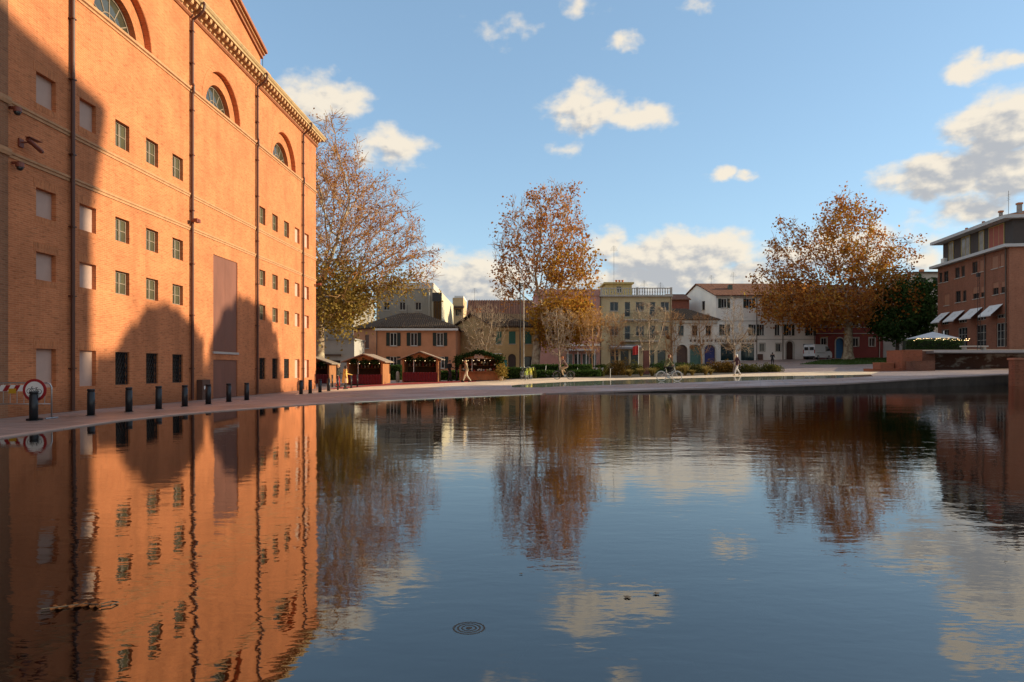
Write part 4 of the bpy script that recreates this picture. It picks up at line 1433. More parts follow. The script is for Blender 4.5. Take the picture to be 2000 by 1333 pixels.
hip_roof(h, 0, W, 0, 11, ez, 2.0, (3, W - 3), TILE_R, .4)
h.part('drainpipe', MB().tube([(fx(1717, Y, X0), -.1, .1), (fx(1717, Y, X0), -.1, ez)], .07, 8), STONE)

# --- low pale gatehouse wall
Y = 117.0
X0 = ax(1725, Y)
h = House('gate_wall', (X0, Y, 1.9), 0, 'low pale wall with double gate between red building and evergreen tree', 'wall')
W = fx(1800, Y, X0); zz = lambda py: az_(py, Y) - 1.9
h.wall([(0, 0), (W, 0), (W, .6), (0, .6)], -1.5, zz(657), mat('pale grey plaster', (.40, .37, .33)))
for k in range(2):
    h.window(((0, 0), (W, 0)), 1.2 + 2.6 * k, .0, 2.2, 2.3, closed=mat('pale gate', (.36, .34, .31), .6, .1), sill=False, name='gate_leaf')
h.finish()
h.part('coping', MB().box(-.1, W + .1, -.1, .7, zz(657), zz(655.5)), STONE)
Y = 140.0
h = House('pale_apartment_block', (ax(1785, Y), Y, 2), 0, 'pale apartment block peeping out left of the brick building', 'building')
W = fx(1845, Y, ax(1785, Y))
h.wall([(0, 0), (W, 0), (W, 10), (0, 10)], -2, az_(534, Y) - 2, mat('apartment plaster', (.52, .47, .40), .85, .1))
for k in range(2):
    h.window(((0, 0), (W, 0)), 2.0 + 2.4 * k, az_(556, Y) - 2, 1.0, 1.4, GUT)
h.finish()
h.part('roof', MB().box(-.4, W + .4, -.5, 10, az_(534, Y) - 2, az_(531.5, Y) - 2), GUT)
h.part('chimney', MB().box(2.0, 2.7, 1, 1.7, az_(531.4, Y) - 2, az_(525, Y) - 2), BRICK)

# --- brick building with white awnings on the right
NEAR, FAR = (57.4, 79.0), (59.5, 95.4)
ZB = 2.55
fd = Vector((NEAR[0] - FAR[0], NEAR[1] - FAR[1], 0)); FL = fd.length; fd.normalize()
h = House('brick_building', (FAR[0], FAR[1], ZB), math.atan2(fd.y, fd.x), 'brown brick four-storey building with white awnings and recessed attic', 'building')
BB = brick_mat('brown brick', (.31, .118, .068), (.26, .095, .055), (.27, .15, .10), bw=.26, bh=.075, mot=.15)
def fu(px):
    """distance along the facade where a sight line meets it"""
    k = (px - 1000) / 1333
    # FAR + t*fd : X = k*Y
    t = (k * FAR[1] - FAR[0]) / (fd.x - k * fd.y)
    return t, FAR[1] + t * fd.y
def fz(py, Yd): return az_(py, Yd) - ZB
H1 = fz(484, 79.0); H2 = fz(430, 79.5)
h.wall([(0, 0), (FL, 0), (FL, 14), (0, 14)], -3, H1, BB)
face = ((0, 0), (FL, 0))
ORS = mat('orange roller blind', (.34, .15, .085), .7, .1)
def bw(pa, pb, ya, yb, blind=None, **k):
    ta, Ya = fu(pa); tb, Yb = fu(pb)
    Ym = (Ya + Yb) / 2
    z0, z1 = fz(yb, Ym), fz(ya, Ym)
    o = h.window(face, (ta + tb) / 2, z0, max(.5, tb - ta), z1 - z0, k.pop('fm', GUT), sill=k.pop('sill', True), **k)
    if blind:
        w_ = tb - ta - .03; hh = (z1 - z0)
        MB().box(-w_ / 2, w_ / 2, -.05, -.03, hh * (1 - blind), hh - .01).build('roller_blind', ORS, o)
for a_, b_, y0_, y1_, bl in ((1834, 1840, 533, 553, 0), (1843, 1852, 530, 551, 0), (1865, 1874, 523, 544, 0), (1877.5, 1884, 520, 541, 0), (1898.5, 1909, 512, 534, 0), (1913.5, 1920.5, 509, 531, 1), (1937, 1949, 501, 525, 1), (1953.5, 1960.5, 497, 521, 1),
                    (1844, 1854, 575, 597, 1), (1866, 1876, 569, 591, 0), (1880, 1887, 568, 589, 0), (1900, 1911.5, 561, 584, .55), (1915.5, 1923, 560, 581, .55), (1939, 1950, 552, 576, .45), (1955, 1962, 551, 573, .45)):
    bw(a_, b_, y0_, y1_, bl)
for a_, b_, y0_ in ((1871, 1889, 640), (1907, 1926, 635), (1946, 1966, 631), (1838, 1853, 644)):
    ta, Ya = fu(a_); tb, Yb = fu(b_)
    bw(a_, b_, y0_, 721 - 1333 * (ZB + .05) / ((Ya + Yb) / 2), 0, fm=STONE, nx=3, nz=3, sill=False, name='french_door')
    bw(a_ + 1, b_ - 1, y0_ - 17, y0_ - 9, 0, fm=STONE, nx=3, nz=1, sill=False, name='transom_window')
h.finish()
# attic storey set between two white eaves
ATT = mat('dark attic cladding', (.062, .048, .042), .7, .12, 2)
at_ = MB().box(.4, FL - .004, .5, 14, H1 + .352, H2 - .002).build('attic', ATT, h.e)
h.part('lower_eave', MB().box(-.9, FL + .7, -.75, 14.5, H1 + .002, H1 + .35), mat('eave white', (.50, .49, .48), .7, .08))
h.part('upper_eave', MB().box(-.6, FL + .7, -.75, 14.5, H2, H2 + .38), mat('eave white', (.50, .49, .48)))
YEL = mat('ochre frame', (.42, .32, .12), .6, .12)
for a_, b_, bl in ((1846, 1855, 0), (1870, 1887, 0), (1904, 1914, 0), (1923, 1953, 1)):
    ta, Ya = fu(a_); tb, Yb = fu(b_)
    w_, hh = tb - ta, H2 - H1 - .5
    o = link('attic_window', win_mesh(w_, hh, 1 if w_ < 1.2 else (2 if not bl else 3), 1, YEL, .1), h.e, ((ta + tb) / 2, .43, H1 + .42))
    if bl:
        MB().box(-w_ / 2 + .1, w_ / 2 - .1, .01, .05, .12, hh - .1).build('roller_blind', mat('red roller blind', (.33, .09, .06), .7, .1), o)
    else:
        MB().box(-w_ / 2 + .02, w_ / 2 - .02, .03, .05, .02, hh - .02).build('pane', glass_mat('pale curtain glass', (.25, .25, .23), .1, .6), o)
ta, _ = fu(1839)
h.part('air_conditioner', MB().box(ta - .45, ta + .45, .1, .495, H1 + .5, H1 + 1.2), WHITE)
h.part('roof', MB().add([(-.6, -.6, H2 + .381), (FL + .7, -.6, H2 + .381), (FL + .7, 14, H2 + .381), (-.6, 14, H2 + .381), (4, 6, H2 + 2.2), (FL - 4, 6, H2 + 2.2)],
       [(0, 1, 5, 4), (1, 2, 5), (2, 3, 4, 5), (3, 0, 4), (3, 2, 1, 0)]), TILE_R)
for (t_, w_, hh) in ((9.0, .14, .7), (12.6, .30, 1.2), (5.0, .12, .7), (16.2, .4, 1.3)):
    c = MB().box(t_ - w_ / 2, t_ + w_ / 2, 1.2, 1.2 + w_, H2 + .3, H2 + .4 + hh).build('chimney', mat('chimney render', (.33, .29, .26), .8), h.e)
    MB().box(t_ - w_ / 2 - .07, t_ + w_ / 2 + .07, 1.13, 1.27 + w_, H2 + .401 + hh, H2 + .6 + hh).build('chimney_cap', BRICK, c)
def aerial(t_, y_, hh):
    mb = MB().tube([(t_, y_, H2 + .5), (t_, y_, H2 + .5 + hh)], .025, 5)
    for k in range(4):
        zz_ = H2 + hh - .1 * k * 2
        mb.tube([(t_ - .35, y_, zz_), (t_ + .35, y_, zz_)], .012, 4)
    return h.part('aerial', mb, IRON)
aerial(13.9, 1.5, 3.4)
AWN = mat('awning canvas', (.66, .67, .68), .8, .06, 2)
for a_, b_, yb in ((1832, 1851, 628), (1856, 1880, 625.5), (1889, 1915, 620.5), (1926.5, 1955, 615)):
    ta, Ya = fu(a_ + 6); tb, Yb = fu(b_ + 4)
    zb = fz(yb, (Ya + Yb) / 2 - 1.0)
    zt = zb + 1.25
    o = MB().add([(ta, -.02, zt), (tb, -.02, zt), (tb, -1.35, zb), (ta, -1.35, zb), (ta, -.02, zt - .03), (tb, -.02, zt - .03), (tb, -1.35, zb - .03), (ta, -1.35, zb - .03)],
                 [(3, 2, 1, 0), (4, 5, 6, 7), (0, 1, 5, 4), (2, 3, 7, 6), (1, 2, 6, 5), (3, 0, 4, 7)]).build('awning', AWN, h.e)
    MB().box(ta, tb, -1.375, -1.352, zb - .16, zb - .01).build('valance', AWN, o)
    for t_ in (ta + .06, tb - .06):
        MB().tube([(t_, -.03, zb - .15), (t_, -1.33, zb - .05)], .02, 5).build('awning_arm', IRON, o)
    # printed round emblem: pale grey ring on the canvas
    mid = Vector(((ta + tb) / 2, -.685, (zt + zb) / 2 + .006)); e1 = Vector((1, 0, 0)); e2 = Vector((0, -1.33, zb - zt)).normalized()
    ring = MB(); n = 20; vs = []
    for rr in (.20, .30):
        vs += [mid + (e1 * math.cos(2 * math.pi * k / n) + e2 * math.sin(2 * math.pi * k / n)) * rr for k in range(n)]
    ring.add(vs, [(k, n + k, n + (k + 1) % n, (k + 1) % n) for k in range(n)])
    ring.build('emblem', mat('emblem grey', (.42, .43, .44), .8, .05), o)
h.part('drainpipe', MB().tube([(FL - .25, -.12, 0), (FL - .25, -.12, H1)], .07, 8), GUT)
h.part('drainpipe', MB().tube([(FL * .72, -.1, fz(610, 83)), (FL * .72, -.1, H1)], .05, 8), GUT)
# front wing of the same building runs on to the right, lighter brick
h.part('front_wing', MB().box(FL + .004, FL + .3, .06, 22, -3, H1 - .004), brick_mat('light brown brick', (.40, .165, .095), (.34, .135, .078), (.35, .20, .135), bw=.26, bh=.075))

# television aerials on the roofs
def roof_aerial(hname, px, Yd, ztop, zbase):
    o = bpy.data.objects[hname]
    x, z0, z1 = ax(px, Yd) - o.location.x, az_(zbase, Yd) - o.location.z, az_(ztop, Yd) - o.location.z
    y = Yd - o.location.y
    mb = MB().tube([(x, y, z0), (x, y, z1)], .02, 5)
    for k in range(5):
        zz_ = z1 - .12 - .16 * k
        w_ = .3 + .07 * k
        mb.tube([(x - w_, y, zz_), (x + w_, y, zz_)], .010, 4)
    mb.build('aerial', IRON, o)
for a_ in (('beige_building', 1258, 100, 548, 580), ('beige_building', 1290, 101, 552, 580), ('white_building', 1389, 117, 537, 560), ('white_building', 1432, 117, 532, 556), ('tiled_roof_house', 927, 116, 563, 590), ('tiled_roof_house', 977, 116, 566, 592), ('orange_house', 796, 82, 596, 615), ('pink_building', 1120, 101, 555, 578), ('beige_building', 1199, 101, 480, 580)):
    roof_aerial(*a_)
# unseen tall block, added to shade the road, the van and the lower trees
h = House('shade_block', (86, 97, 1), R(90), 'tall plain unseen block added beyond the brick building for its shade', 'building')
h.wall([(0, 0), (36, 0), (36, -10), (0, -10)], -2, 21.5, mat('apartment plaster', (.52, .47, .40)))
h.part('roof', MB().box(-.4, 36.4, -10.4, .4, 21.5, 21.9), GUT)
# ------------------------------------------------------------------ terrace walls on the right
RB = brick_mat('terrace brick', (.36, .115, .06), (.29, .09, .048), (.26, .15, .10), bw=.25, bh=.07)
RBD = brick_mat('old terrace brick', (.21, .09, .06), (.16, .07, .048), (.22, .15, .115), bw=.25, bh=.07, mot=.45)
SLABM = mat('terrace slab edge', (.42, .42, .43), .6, .12, 1.5)
def block(name, pa, pb, ytop, ybase, Yf, depth, m, label, cat='wall', cap=None, yb_extra=.3):
    xa, xb = ax(pa, Yf), ax(pb, Yf)
    zt = az_(ytop, Yf); zb = min(G(xa, Yf), G(xb, Yf)) - yb_extra
    t = empty(name, ((xa + xb) / 2, Yf, zb), 0, label, cat)
    w = (xb - xa) / 2
    MB().box(-w, w, 0, depth, 0, zt - zb - .06).build('brickwork', m, t)
    MB().box(-w - .02, w + .02, -.02, depth + .02, zt - zb - .06, zt - zb).build('coping', cap or m, t)
    return t
block('brick_step', 1702, 1762, 720.5, 731, 57.0, 1.3, RB, 'lowest brick step at the left end of the terrace wall', 'step')
block('brick_plinth', 1719, 1746, 708.5, 720, 58.4, 1.2, RB, 'small square brick plinth standing on the terrace step', 'plinth', mat('plinth cap', (.42, .17, .10), .8))
block('brick_pier', 1762, 1801, 684, 726, 57.4, 2.4, RB, 'tall orange-red brick pier beside the terrace slab', 'pier')
block('brick_block', 1787, 1826, 705.5, 725, 56.0, 1.35, RBD, 'low dark brick block in front of the tall pier', 'plinth')
block('terrace_end_wall', 1801.5, 1826, 686, 725, 58.2, 3.0, RBD, 'dark brick end wall where the terrace slab begins', 'wall')
# back wall with patches of old plaster, and the overhanging slab
m, nt, N, L, b = nodes_of('old wall with plaster patches')
tc = N.new('ShaderNodeTexCoord'); n = N.new('ShaderNodeTexNoise'); n.inputs['Scale'].default_value = .9; n.inputs['Detail'].default_value = 7; n.inputs['Roughness'].default_value = .65
mp = N.new('ShaderNodeMapping'); mp.inputs['Scale'].default_value = (.6, 1, 1.6); L.new(tc.outputs['Object'], mp.inputs[0]); L.new(mp.outputs[0], n.inputs['Vector'])
cr = N.new('ShaderNodeValToRGB'); cr.color_ramp.elements[0].position = .52; cr.color_ramp.elements[1].position = .60
cr.color_ramp.elements[0].color = (.085, .040, .028, 1); cr.color_ramp.elements[1].color = (.30, .28, .25, 1)
L.new(n.outputs['Fac'], cr.inputs[0]); L.new(cr.outputs[0], b.inputs['Base Color']); b.inputs['Roughness'].default_value = .9
PATCH = m
Yw = 59.5
t = empty('terrace_wall', (ax(1905, Yw), Yw, -.6), 0, 'old dark brick retaining wall with pale plaster patches under the terrace slab', 'wall')
MB().box(ax(1824, Yw) - ax(1905, Yw), ax(2060, Yw) - ax(1905, Yw), 0, 1.2, 0, az_(692, Yw) + .6).build('brickwork', PATCH, t)
Ys = 57.0
t = empty('terrace_slab', (ax(1910, Ys), Ys, az_(690.5, Ys)), 0, 'long concrete terrace slab with bright metal edge above the dark wall', 'slab')
x0, x1 = ax(1824.5, Ys) - ax(1910, Ys), ax(2060, Ys) - ax(1910, Ys)
MB().box(x0, x1, .05, 4.0, .0, .22).build('slab', mat('slab concrete', (.12, .115, .115), .8, .15), t)
MB().box(x0, x1, .0, .048, .06, .27).build('edge_strip', SLABM, t)
# terrace floor rising to the brick building
mb = MB()
zf, zn = az_(687, 57.4), 2.5
mb.add([(ax(1770, 61), 61, zf + .12), (70, 61, zf + .12), (75, 79, zn), (75, 100, zn), (58.6, 100, zn), (ax(1765, 79), 79, zn - .15), ], [(0, 1, 2, 3, 4, 5)])
tag(mb.build('terrace', mat('terrace paving', (.11, .075, .06), .8, .2, 1)), kind='structure')
mb = MB()
mb.add([(ax(1770, 61), 61, zf + .12), (ax(1770, 61), 61, -1), (ax(1765, 79), 79, -1), (ax(1765, 79), 79, zn - .15), (58.6, 100, zn), (58.6, 100, -1)], [(0, 1, 2, 3), (3, 2, 5, 4)])
tag(mb.build('terrace_side_wall', RBD), kind='structure')
# pale bench slab on the terrace
p = at(1902, 679, 66)
t = empty('stone_bench', (p.x, p.y, zf + .4), R(-4), 'long pale stone bench top on the terrace under the awnings', 'bench')
MB().box(-1.2, 1.2, -.25, .25, .26, .38).build('seat', mat('bench stone', (.62, .56, .48), .7, .08), t)
for s in (-.9, .9):
    MB().box(s - .12, s + .12, -.2, .2, -.3, .26).build('leg', STONE, t)
# near brick pillar at the right edge of the pool
Yp = 41.2
xa = ax(1984, Yp)
t = empty('brick_pillar', (xa + 2, Yp, pool_z(Yp) - .1), R(-3), 'near red brick wall rising from the water at the right edge', 'wall')
MB().box(-2, 4, 0, .55, 0, az_(700, Yp) - pool_z(Yp)).build('brickwork', RB, t)
MB().box(-2.06, 4.06, -.06, .61, az_(700, Yp) - pool_z(Yp) + .002, az_(700, Yp) - pool_z(Yp) + .12).build('coping', mat('plinth cap', (.42, .17, .10)), t)
# castle tower shading the theatre, and an unseen wall added to shade the square
EL_T = math.tan(SUN_EL)
cas = empty('castle_tower', (50, 0, -1), 0, 'square brick castle tower with pyramid roof beyond the right edge', 'tower')
ez_ = 9.0 + 1 + 66 * EL_T
cy0, cy1 = 14.0, 28.25
MB().box(0, 12, cy0, cy1, -.5, ez_).build('wall', RB, cas)
cx_, cyc = 6, (cy0 + cy1) / 2
MB().add([(-.8, cy0 - .8, ez_ + .01), (12.8, cy0 - .8, ez_ + .01), (12.8, cy1 + .8, ez_ + .01), (-.8, cy1 + .8, ez_ + .01), (cx_, cyc, ez_ + 4.2), (-.8, cy0 - .8, ez_ + .5), (12.8, cy0 - .8, ez_ + .5), (12.8, cy1 + .8, ez_ + .5), (-.8, cy1 + .8, ez_ + .5)],
         [(3, 2, 1, 0), (5, 6, 4), (6, 7, 4), (7, 8, 4), (8, 5, 4), (0, 1, 6, 5), (1, 2, 7, 6), (2, 3, 8, 7), (3, 0, 5, 8)]).build('roof', TILE_R, cas)
for k in range(3):
    MB().box(-.05, .02, cy0 + 3 + 4 * k, cy0 + 3.9 + 4 * k, 8, 9.6).build('window', DARK, cas)
CWH = .0 + 1 + 73 * EL_T
cw = empty('shade_wall', (58, 40, -1), 0, 'long unseen brick wall with merlons added beyond the right edge for its shade', 'wall')
MB().box(0, 3, -11.6, 7.4, -.5, CWH).build('brickwork', RB, cw)
for k in range(8):
    MB().box(0, .8, -11.2 + k * 2.4, -9.9 + k * 2.4, CWH + .002, CWH + .7).build('merlon', RB, cw)

# ------------------------------------------------------------------ trees
def ellipsoid_points(blobs, n, rng, hollow=0.0):
    """points spread through a union of ellipsoids (centre, radii, weight)"""
    vol = np.array([b[1][0] * b[1][1] * b[1][2] * b[2] for b in blobs])
    k = rng.choice(len(blobs), n, p=vol / vol.sum())
    d = rng.normal(size=(n, 3)); d /= np.linalg.norm(d, axis=1)[:, None]
    r = (hollow ** 3 + rng.random(n) * (1 - hollow ** 3)) ** (1 / 3)
    C = np.array([b[0] for b in blobs]); S = np.array([b[1] for b in blobs])
    return C[k] + d * r[:, None] * S[k]

def grow(base, trunk, attract, step, infl, kill, rng, up=.05, jit=.12, iters=140):
    """space colonisation: branches reach for the points of the crown"""
    nodes = [np.array(p, float) for p in trunk]
    par = [-1] + list(range(len(trunk) - 1))
    A = np.array(attract)
    P = np.array(nodes)
    dist = np.full(len(A), 1e9); near = np.zeros(len(A), int)
    def update(new0):
        nonlocal dist, near
        Q = np.array(nodes[new0:])
        if len(Q) == 0 or len(A) == 0: return
        D = np.linalg.norm(A[:, None] - Q[None], axis=2)
        j = D.argmin(1); dm = D[np.arange(len(A)), j]
        b = dm < dist
        dist[b] = dm[b]; near[b] = j[b] + new0
    update(0)
    for it in range(iters):
        if len(A) == 0: break
        ok = dist < infl
        if not ok.any():
            infl *= 1.3; continue
        vec = {}
        Pn = np.array(nodes)
        V = A[ok] - Pn[near[ok]]
        V /= np.linalg.norm(V, axis=1)[:, None] + 1e-9
        s = np.zeros((len(nodes), 3)); np.add.at(s, near[ok], V)
        act = np.unique(near[ok])
        n0 = len(nodes)
        for i in act:
            d = s[i]; l = np.linalg.norm(d)
            if l < 1e-6: continue
            d = d / l + rng.normal(size=3) * jit + np.array([0, 0, up])
            d /= np.linalg.norm(d)
            q = Pn[i] + d * step
            nodes.append(q); par.append(int(i))
        if len(nodes) > 9000: break
        update(n0)
        keep = dist > kill
        A, dist, near = A[keep], dist[keep], near[keep]
    P = np.array(nodes); par = np.array(par)
    return P, par

def radii(P, par, r_tip, expo=2.3, r_max=None):
    r = np.zeros(len(P))
    has = np.zeros(len(P), bool)
    for i in range(len(P) - 1, 0, -1):
        if r[i] == 0: r[i] = r_tip ** expo
        r[par[i]] += r[i]
    r = np.maximum(r, r_tip ** expo) ** (1 / expo)
    if r_max is not None:
        r = r * min(1.0, r_max / r[0]) if r[0] > r_max else r
    return np.maximum(r, r_tip)

def limb_mesh(name, P, par, r, m, lo=0.0, hi=1e9, sides=(7, 4)):
    vs, fs, n0 = [], [], 0
    idx = np.where((par >= 0))[0]
    A, B = P[par[idx]], P[idx]
    ra, rb = np.minimum(r[par[idx]], r[idx] * 1.5), r[idx]
    first = {}
    D = B - A; ln = np.linalg.norm(D, axis=1); D = D / (ln[:, None] + 1e-9)
    up = np.where(np.abs(D[:, 2:3]) < .9, np.array([[0, 0, 1.0]]), np.array([[1.0, 0, 0]]))
    U = np.cross(D, up); U /= np.linalg.norm(U, axis=1)[:, None]
    V = np.cross(U, D)
    B2 = B + D * (ra * .35)[:, None]
    allv, allf = [], []
    for k, sel in ((sides[0], rb > .05), (sides[1], rb <= .05)):
        a = np.where(sel)[0]
        if len(a) == 0: continue
        th = 2 * np.pi * np.arange(k) / k
        c, s = np.cos(th), np.sin(th)
        off = U[a][:, None, :] * c[None, :, None] + V[a][:, None, :] * s[None, :, None]
        ring0 = A[a][:, None, :] + off * ra[a][:, None, None]
        ring1 = B2[a][:, None, :] + off * rb[a][:, None, None]
        v = np.concatenate([ring0, ring1], axis=1).reshape(-1, 3)
        b0 = n0 + 2 * k * np.arange(len(a))
        q = np.stack([np.stack([b0 + i, b0 + (i + 1) % k, b0 + k + (i + 1) % k, b0 + k + i], 1) for i in range(k)], 1).reshape(-1, 4)
        allv.append(v); allf.append(q); n0 += len(v)
    return np_mesh(name, np.concatenate(allv), np.concatenate(allf), m, smooth=True)

def np_mesh(name, v, q, m, smooth=False):
    me = bpy.data.meshes.new(name)
    me.vertices.add(len(v)); me.vertices.foreach_set('co', np.ascontiguousarray(v, dtype=np.float32).ravel())
    k = q.shape[1]
    me.loops.add(q.size); me.loops.foreach_set('vertex_index', np.ascontiguousarray(q, dtype=np.int32).ravel())
    me.polygons.add(len(q)); me.polygons.foreach_set('loop_start', np.arange(0, q.size, k, dtype=np.int32))
    me.polygons.foreach_set('loop_total', np.full(len(q), k, dtype=np.int32))
    if smooth: me.polygons.foreach_set('use_smooth', np.ones(len(q), bool))
    me.materials.append(m)
    me.update(calc_edges=True)
    return me

def leaf_mesh(name, C, size, m, rng, aspect=.75, flat=0.0):
    """folded leaf blades (two quads each) scattered at the points C"""
    n = len(C)
    d = rng.normal(size=(n, 3)); d[:, 2] -= .3; d /= np.linalg.norm(d, axis=1)[:, None]
    e = rng.normal(size=(n, 3)); e[:, 2] += flat; e -= (e * d).sum(1)[:, None] * d; e /= np.linalg.norm(e, axis=1)[:, None]
    f = np.cross(d, e)
    s = size * (0.6 + .8 * rng.random(n))
    L_ = (s * .5)[:, None]; Wd = (s * .5 * aspect)[:, None]
    fold = f * (s * .12)[:, None]
    v = np.stack([C - d * L_, C + d * L_, C - d * L_ * .3 + e * Wd + fold, C + d * L_ * .5 + e * Wd * .7 + fold, C - d * L_ * .3 - e * Wd + fold, C + d * L_ * .5 - e * Wd * .7 + fold], 1).reshape(-1, 3)
    b = 6 * np.arange(n)
    q = np.stack([np.stack([b, b + 2, b + 3, b + 1], 1), np.stack([b, b + 1, b + 5, b + 4], 1)], 1).reshape(-1, 4)
    return np_mesh(name, v, q, m)

def bark_mat(name, c1, c2):
    if name in MATS: return MATS[name]
    m, nt, N, L, b = nodes_of(name)
    tc = N.new('ShaderNodeTexCoord'); n = N.new('ShaderNodeTexNoise'); n.inputs['Scale'].default_value = 2.2; n.inputs['Detail'].default_value = 5
    L.new(tc.outputs['Object'], n.inputs['Vector'])
    cr = N.new('ShaderNodeValToRGB'); cr.color_ramp.elements[0].position = .42; cr.color_ramp.elements[1].position = .58
    cr.color_ramp.elements[0].color = (*c1, 1); cr.color_ramp.elements[1].color = (*c2, 1)
    L.new(n.outputs['Fac'], cr.inputs[0]); L.new(cr.outputs[0], b.inputs['Base Color']); b.inputs['Roughness'].default_value = .9
    bp = N.new('ShaderNodeBump'); bp.inputs['Strength'].default_value = .4; bp.inputs['Distance'].default_value = .03
    L.new(n.outputs['Fac'], bp.inputs['Height']); L.new(bp.outputs[0], b.inputs['Normal'])
    MATS[name] = m
    return m
PLANE_BARK = bark_mat('plane bark', (.24, .16, .10), (.46, .37, .25))
TWIG_BARK = bark_mat('twig bark', (.34, .165, .065), (.55, .32, .14))
DARK_BARK = bark_mat('dark bark', (.05, .038, .028), (.11, .085, .06))

def tree(name, base, trunk_pts, blobs, n_attr, step, kill, r_tip, r_max, label, leaves, bark=PLANE_BARK, seed=1, hollow=.0, up=.05, twigs=0, twig_len=.5, group=None, infl=5.0, cat='tree', zmin=None, jit=.12, clump=14):
    """leaves: list of (count, size, material, blobs or None, spread)"""
    rng = np.random.default_rng(seed)
    base = np.array(base, float)
    bl = [(np.array(c) - base, np.array(r), w) for c, r, w in blobs]
    A = ellipsoid_points(bl, n_attr, rng, hollow)
    if zmin is not None: A = A[A[:, 2] > zmin]
    tr = [np.array(p, float) - base for p in trunk_pts]
    dt = [tr[0]]
    for a_, b_ in zip(tr[:-1], tr[1:]):
        k = max(1, int(np.linalg.norm(b_ - a_) / step))
        dt += [a_ + (b_ - a_) * (j + 1) / k for j in range(k)]
    P, par = grow(base, dt, A, step, infl, kill, rng, up, jit)
    r = radii(P, par, r_tip, 2.35)
    # trunk keeps its girth
    kt = len(dt)
    sc_ = min(1.0, r_max / r[0])
    r = np.maximum(r * (sc_ if r[0] > r_max else 1), r_tip)
    if r[0] < r_max:
        g = np.linspace(1, .6, kt); r[:kt] = np.maximum(r[:kt], r_max * g)
    r[0] *= 1.35
    t = empty(name, tuple(base), 0, label, cat, group)
    if twigs:
        tips = np.where(r < r_tip * 3)[0]
        k = rng.choice(tips, twigs)
        d = rng.normal(size=(twigs, 3)); d[:, 2] += .5
        pd = P[k] - P[par[k]]; pd /= np.linalg.norm(pd, axis=1)[:, None] + 1e-9
        d = d / np.linalg.norm(d, axis=1)[:, None] * .8 + pd
        d /= np.linalg.norm(d, axis=1)[:, None]
        q = P[k] + d * (twig_len * (.4 + rng.random(twigs)))[:, None]
        par = np.concatenate([par, k]); P = np.concatenate([P, q]); r = np.concatenate([r, np.full(twigs, r_tip * .7)])
    thick = r > max(.05, r_tip * 2.2)
    link('trunk', limb_mesh('trunk', P, np.where(thick, par, -1), r, bark), t)
    thin = limb_mesh('twigs', P, np.where(thick, -1, par), r, TWIG_BARK if bark is PLANE_BARK else bark, sides=(5, 3))
    tag(link('twigs', thin, t), kind='stuff')
    tips = np.where(r < r_tip * 3.2)[0]
    for (cnt, size, m, lb, spread) in leaves:
        if lb == 'volume':
            C = ellipsoid_points(bl, cnt, rng, .55)
        elif lb is None:
            sub = rng.choice(tips, max(30, cnt // clump))
            k = rng.choice(sub, cnt)
            C = P[k] + rng.normal(size=(cnt, 3)) * spread
        else:
            bl2 = [(np.array(c) - base, np.array(rr), w) for c, rr, w in lb]
            T = P[tips]
            ins = np.zeros(len(T), bool)
            for c, rr, w in bl2: ins |= (((T - c) / rr) ** 2).sum(1) < 1
            T = T[ins] if ins.sum() > 5 else T
            sub = rng.choice(len(T), max(20, cnt // clump))
            k = rng.choice(sub, cnt)
            C = T[k] + rng.normal(size=(cnt, 3)) * spread
        tag(link('crown', leaf_mesh('crown', C, size, m, rng), t), kind='stuff')
    return t

def blob(px, py, Y, rx, ry, rd=None, w=1.0):
    k = Y / 1333
    return (tuple(at(px, py, Y)), (rx * k, (rd if rd else (rx + ry) / 2) * k, ry * k), w)

LEAF_BR = leaf_mat('brown plane leaves', [(0, (.17, .055, .02)), (.35, (.36, .13, .035)), (.7, (.52, .21, .05)), (1, (.60, .32, .07))], .42)
LEAF_GO = leaf_mat('golden plane leaves', [(0, (.20, .09, .018)), (.4, (.42, .21, .035)), (.8, (.55, .31, .05)), (1, (.32, .27, .06))])
LEAF_OL = leaf_mat('olive plane leaves', [(0, (.11, .065, .016)), (.4, (.25, .17, .04)), (.8, (.42, .28, .07)), (1, (.50, .36, .13))])
LEAF_RU = leaf_mat('rust plane leaves', [(0, (.16, .05, .018)), (.3, (.32, .11, .03)), (.6, (.46, .18, .038)), (.85, (.52, .28, .05)), (1, (.26, .22, .045))], .42)
LEAF_DG = leaf_mat('evergreen leaves', [(0, (.022, .042, .013)), (.5, (.05, .09, .025)), (1, (.09, .14, .045))], .3)

# big bare plane tree beyond the theatre corner
Yt = 64.0
b0 = (ax(622, Yt), Yt, G(ax(622, Yt), Yt) - .1)
bl = [blob(600, 420, Yt, 150, 150, 170), blob(650, 330, Yt, 60, 110, 90, .8), blob(730, 470, Yt, 105, 105, 130), blob(800, 520, Yt, 62, 55, 80, .9), blob(690, 400, Yt, 90, 80, 100), blob(650, 560, Yt, 85, 90, 120, .6)]
tree('plane_tree', b0, [b0, at(624, 640, Yt), at(628, 560, Yt)], bl, 2600, .55, .75, .020, .62,
     'huge half-bare plane tree rising behind the theatre corner', [
         (11000, .15, LEAF_BR, None, .28),
         (5500, .24, LEAF_OL, [blob(640, 590, Yt, 75, 75, 130)], .8), (2200, .22, LEAF_OL, [blob(690, 560, Yt, 60, 60, 110)], .8),
         (900, .2, LEAF_OL, [blob(790, 590, Yt, 60, 50, 110)], .6)],
     seed=11, up=.04, twigs=9000, twig_len=.9, infl=6)
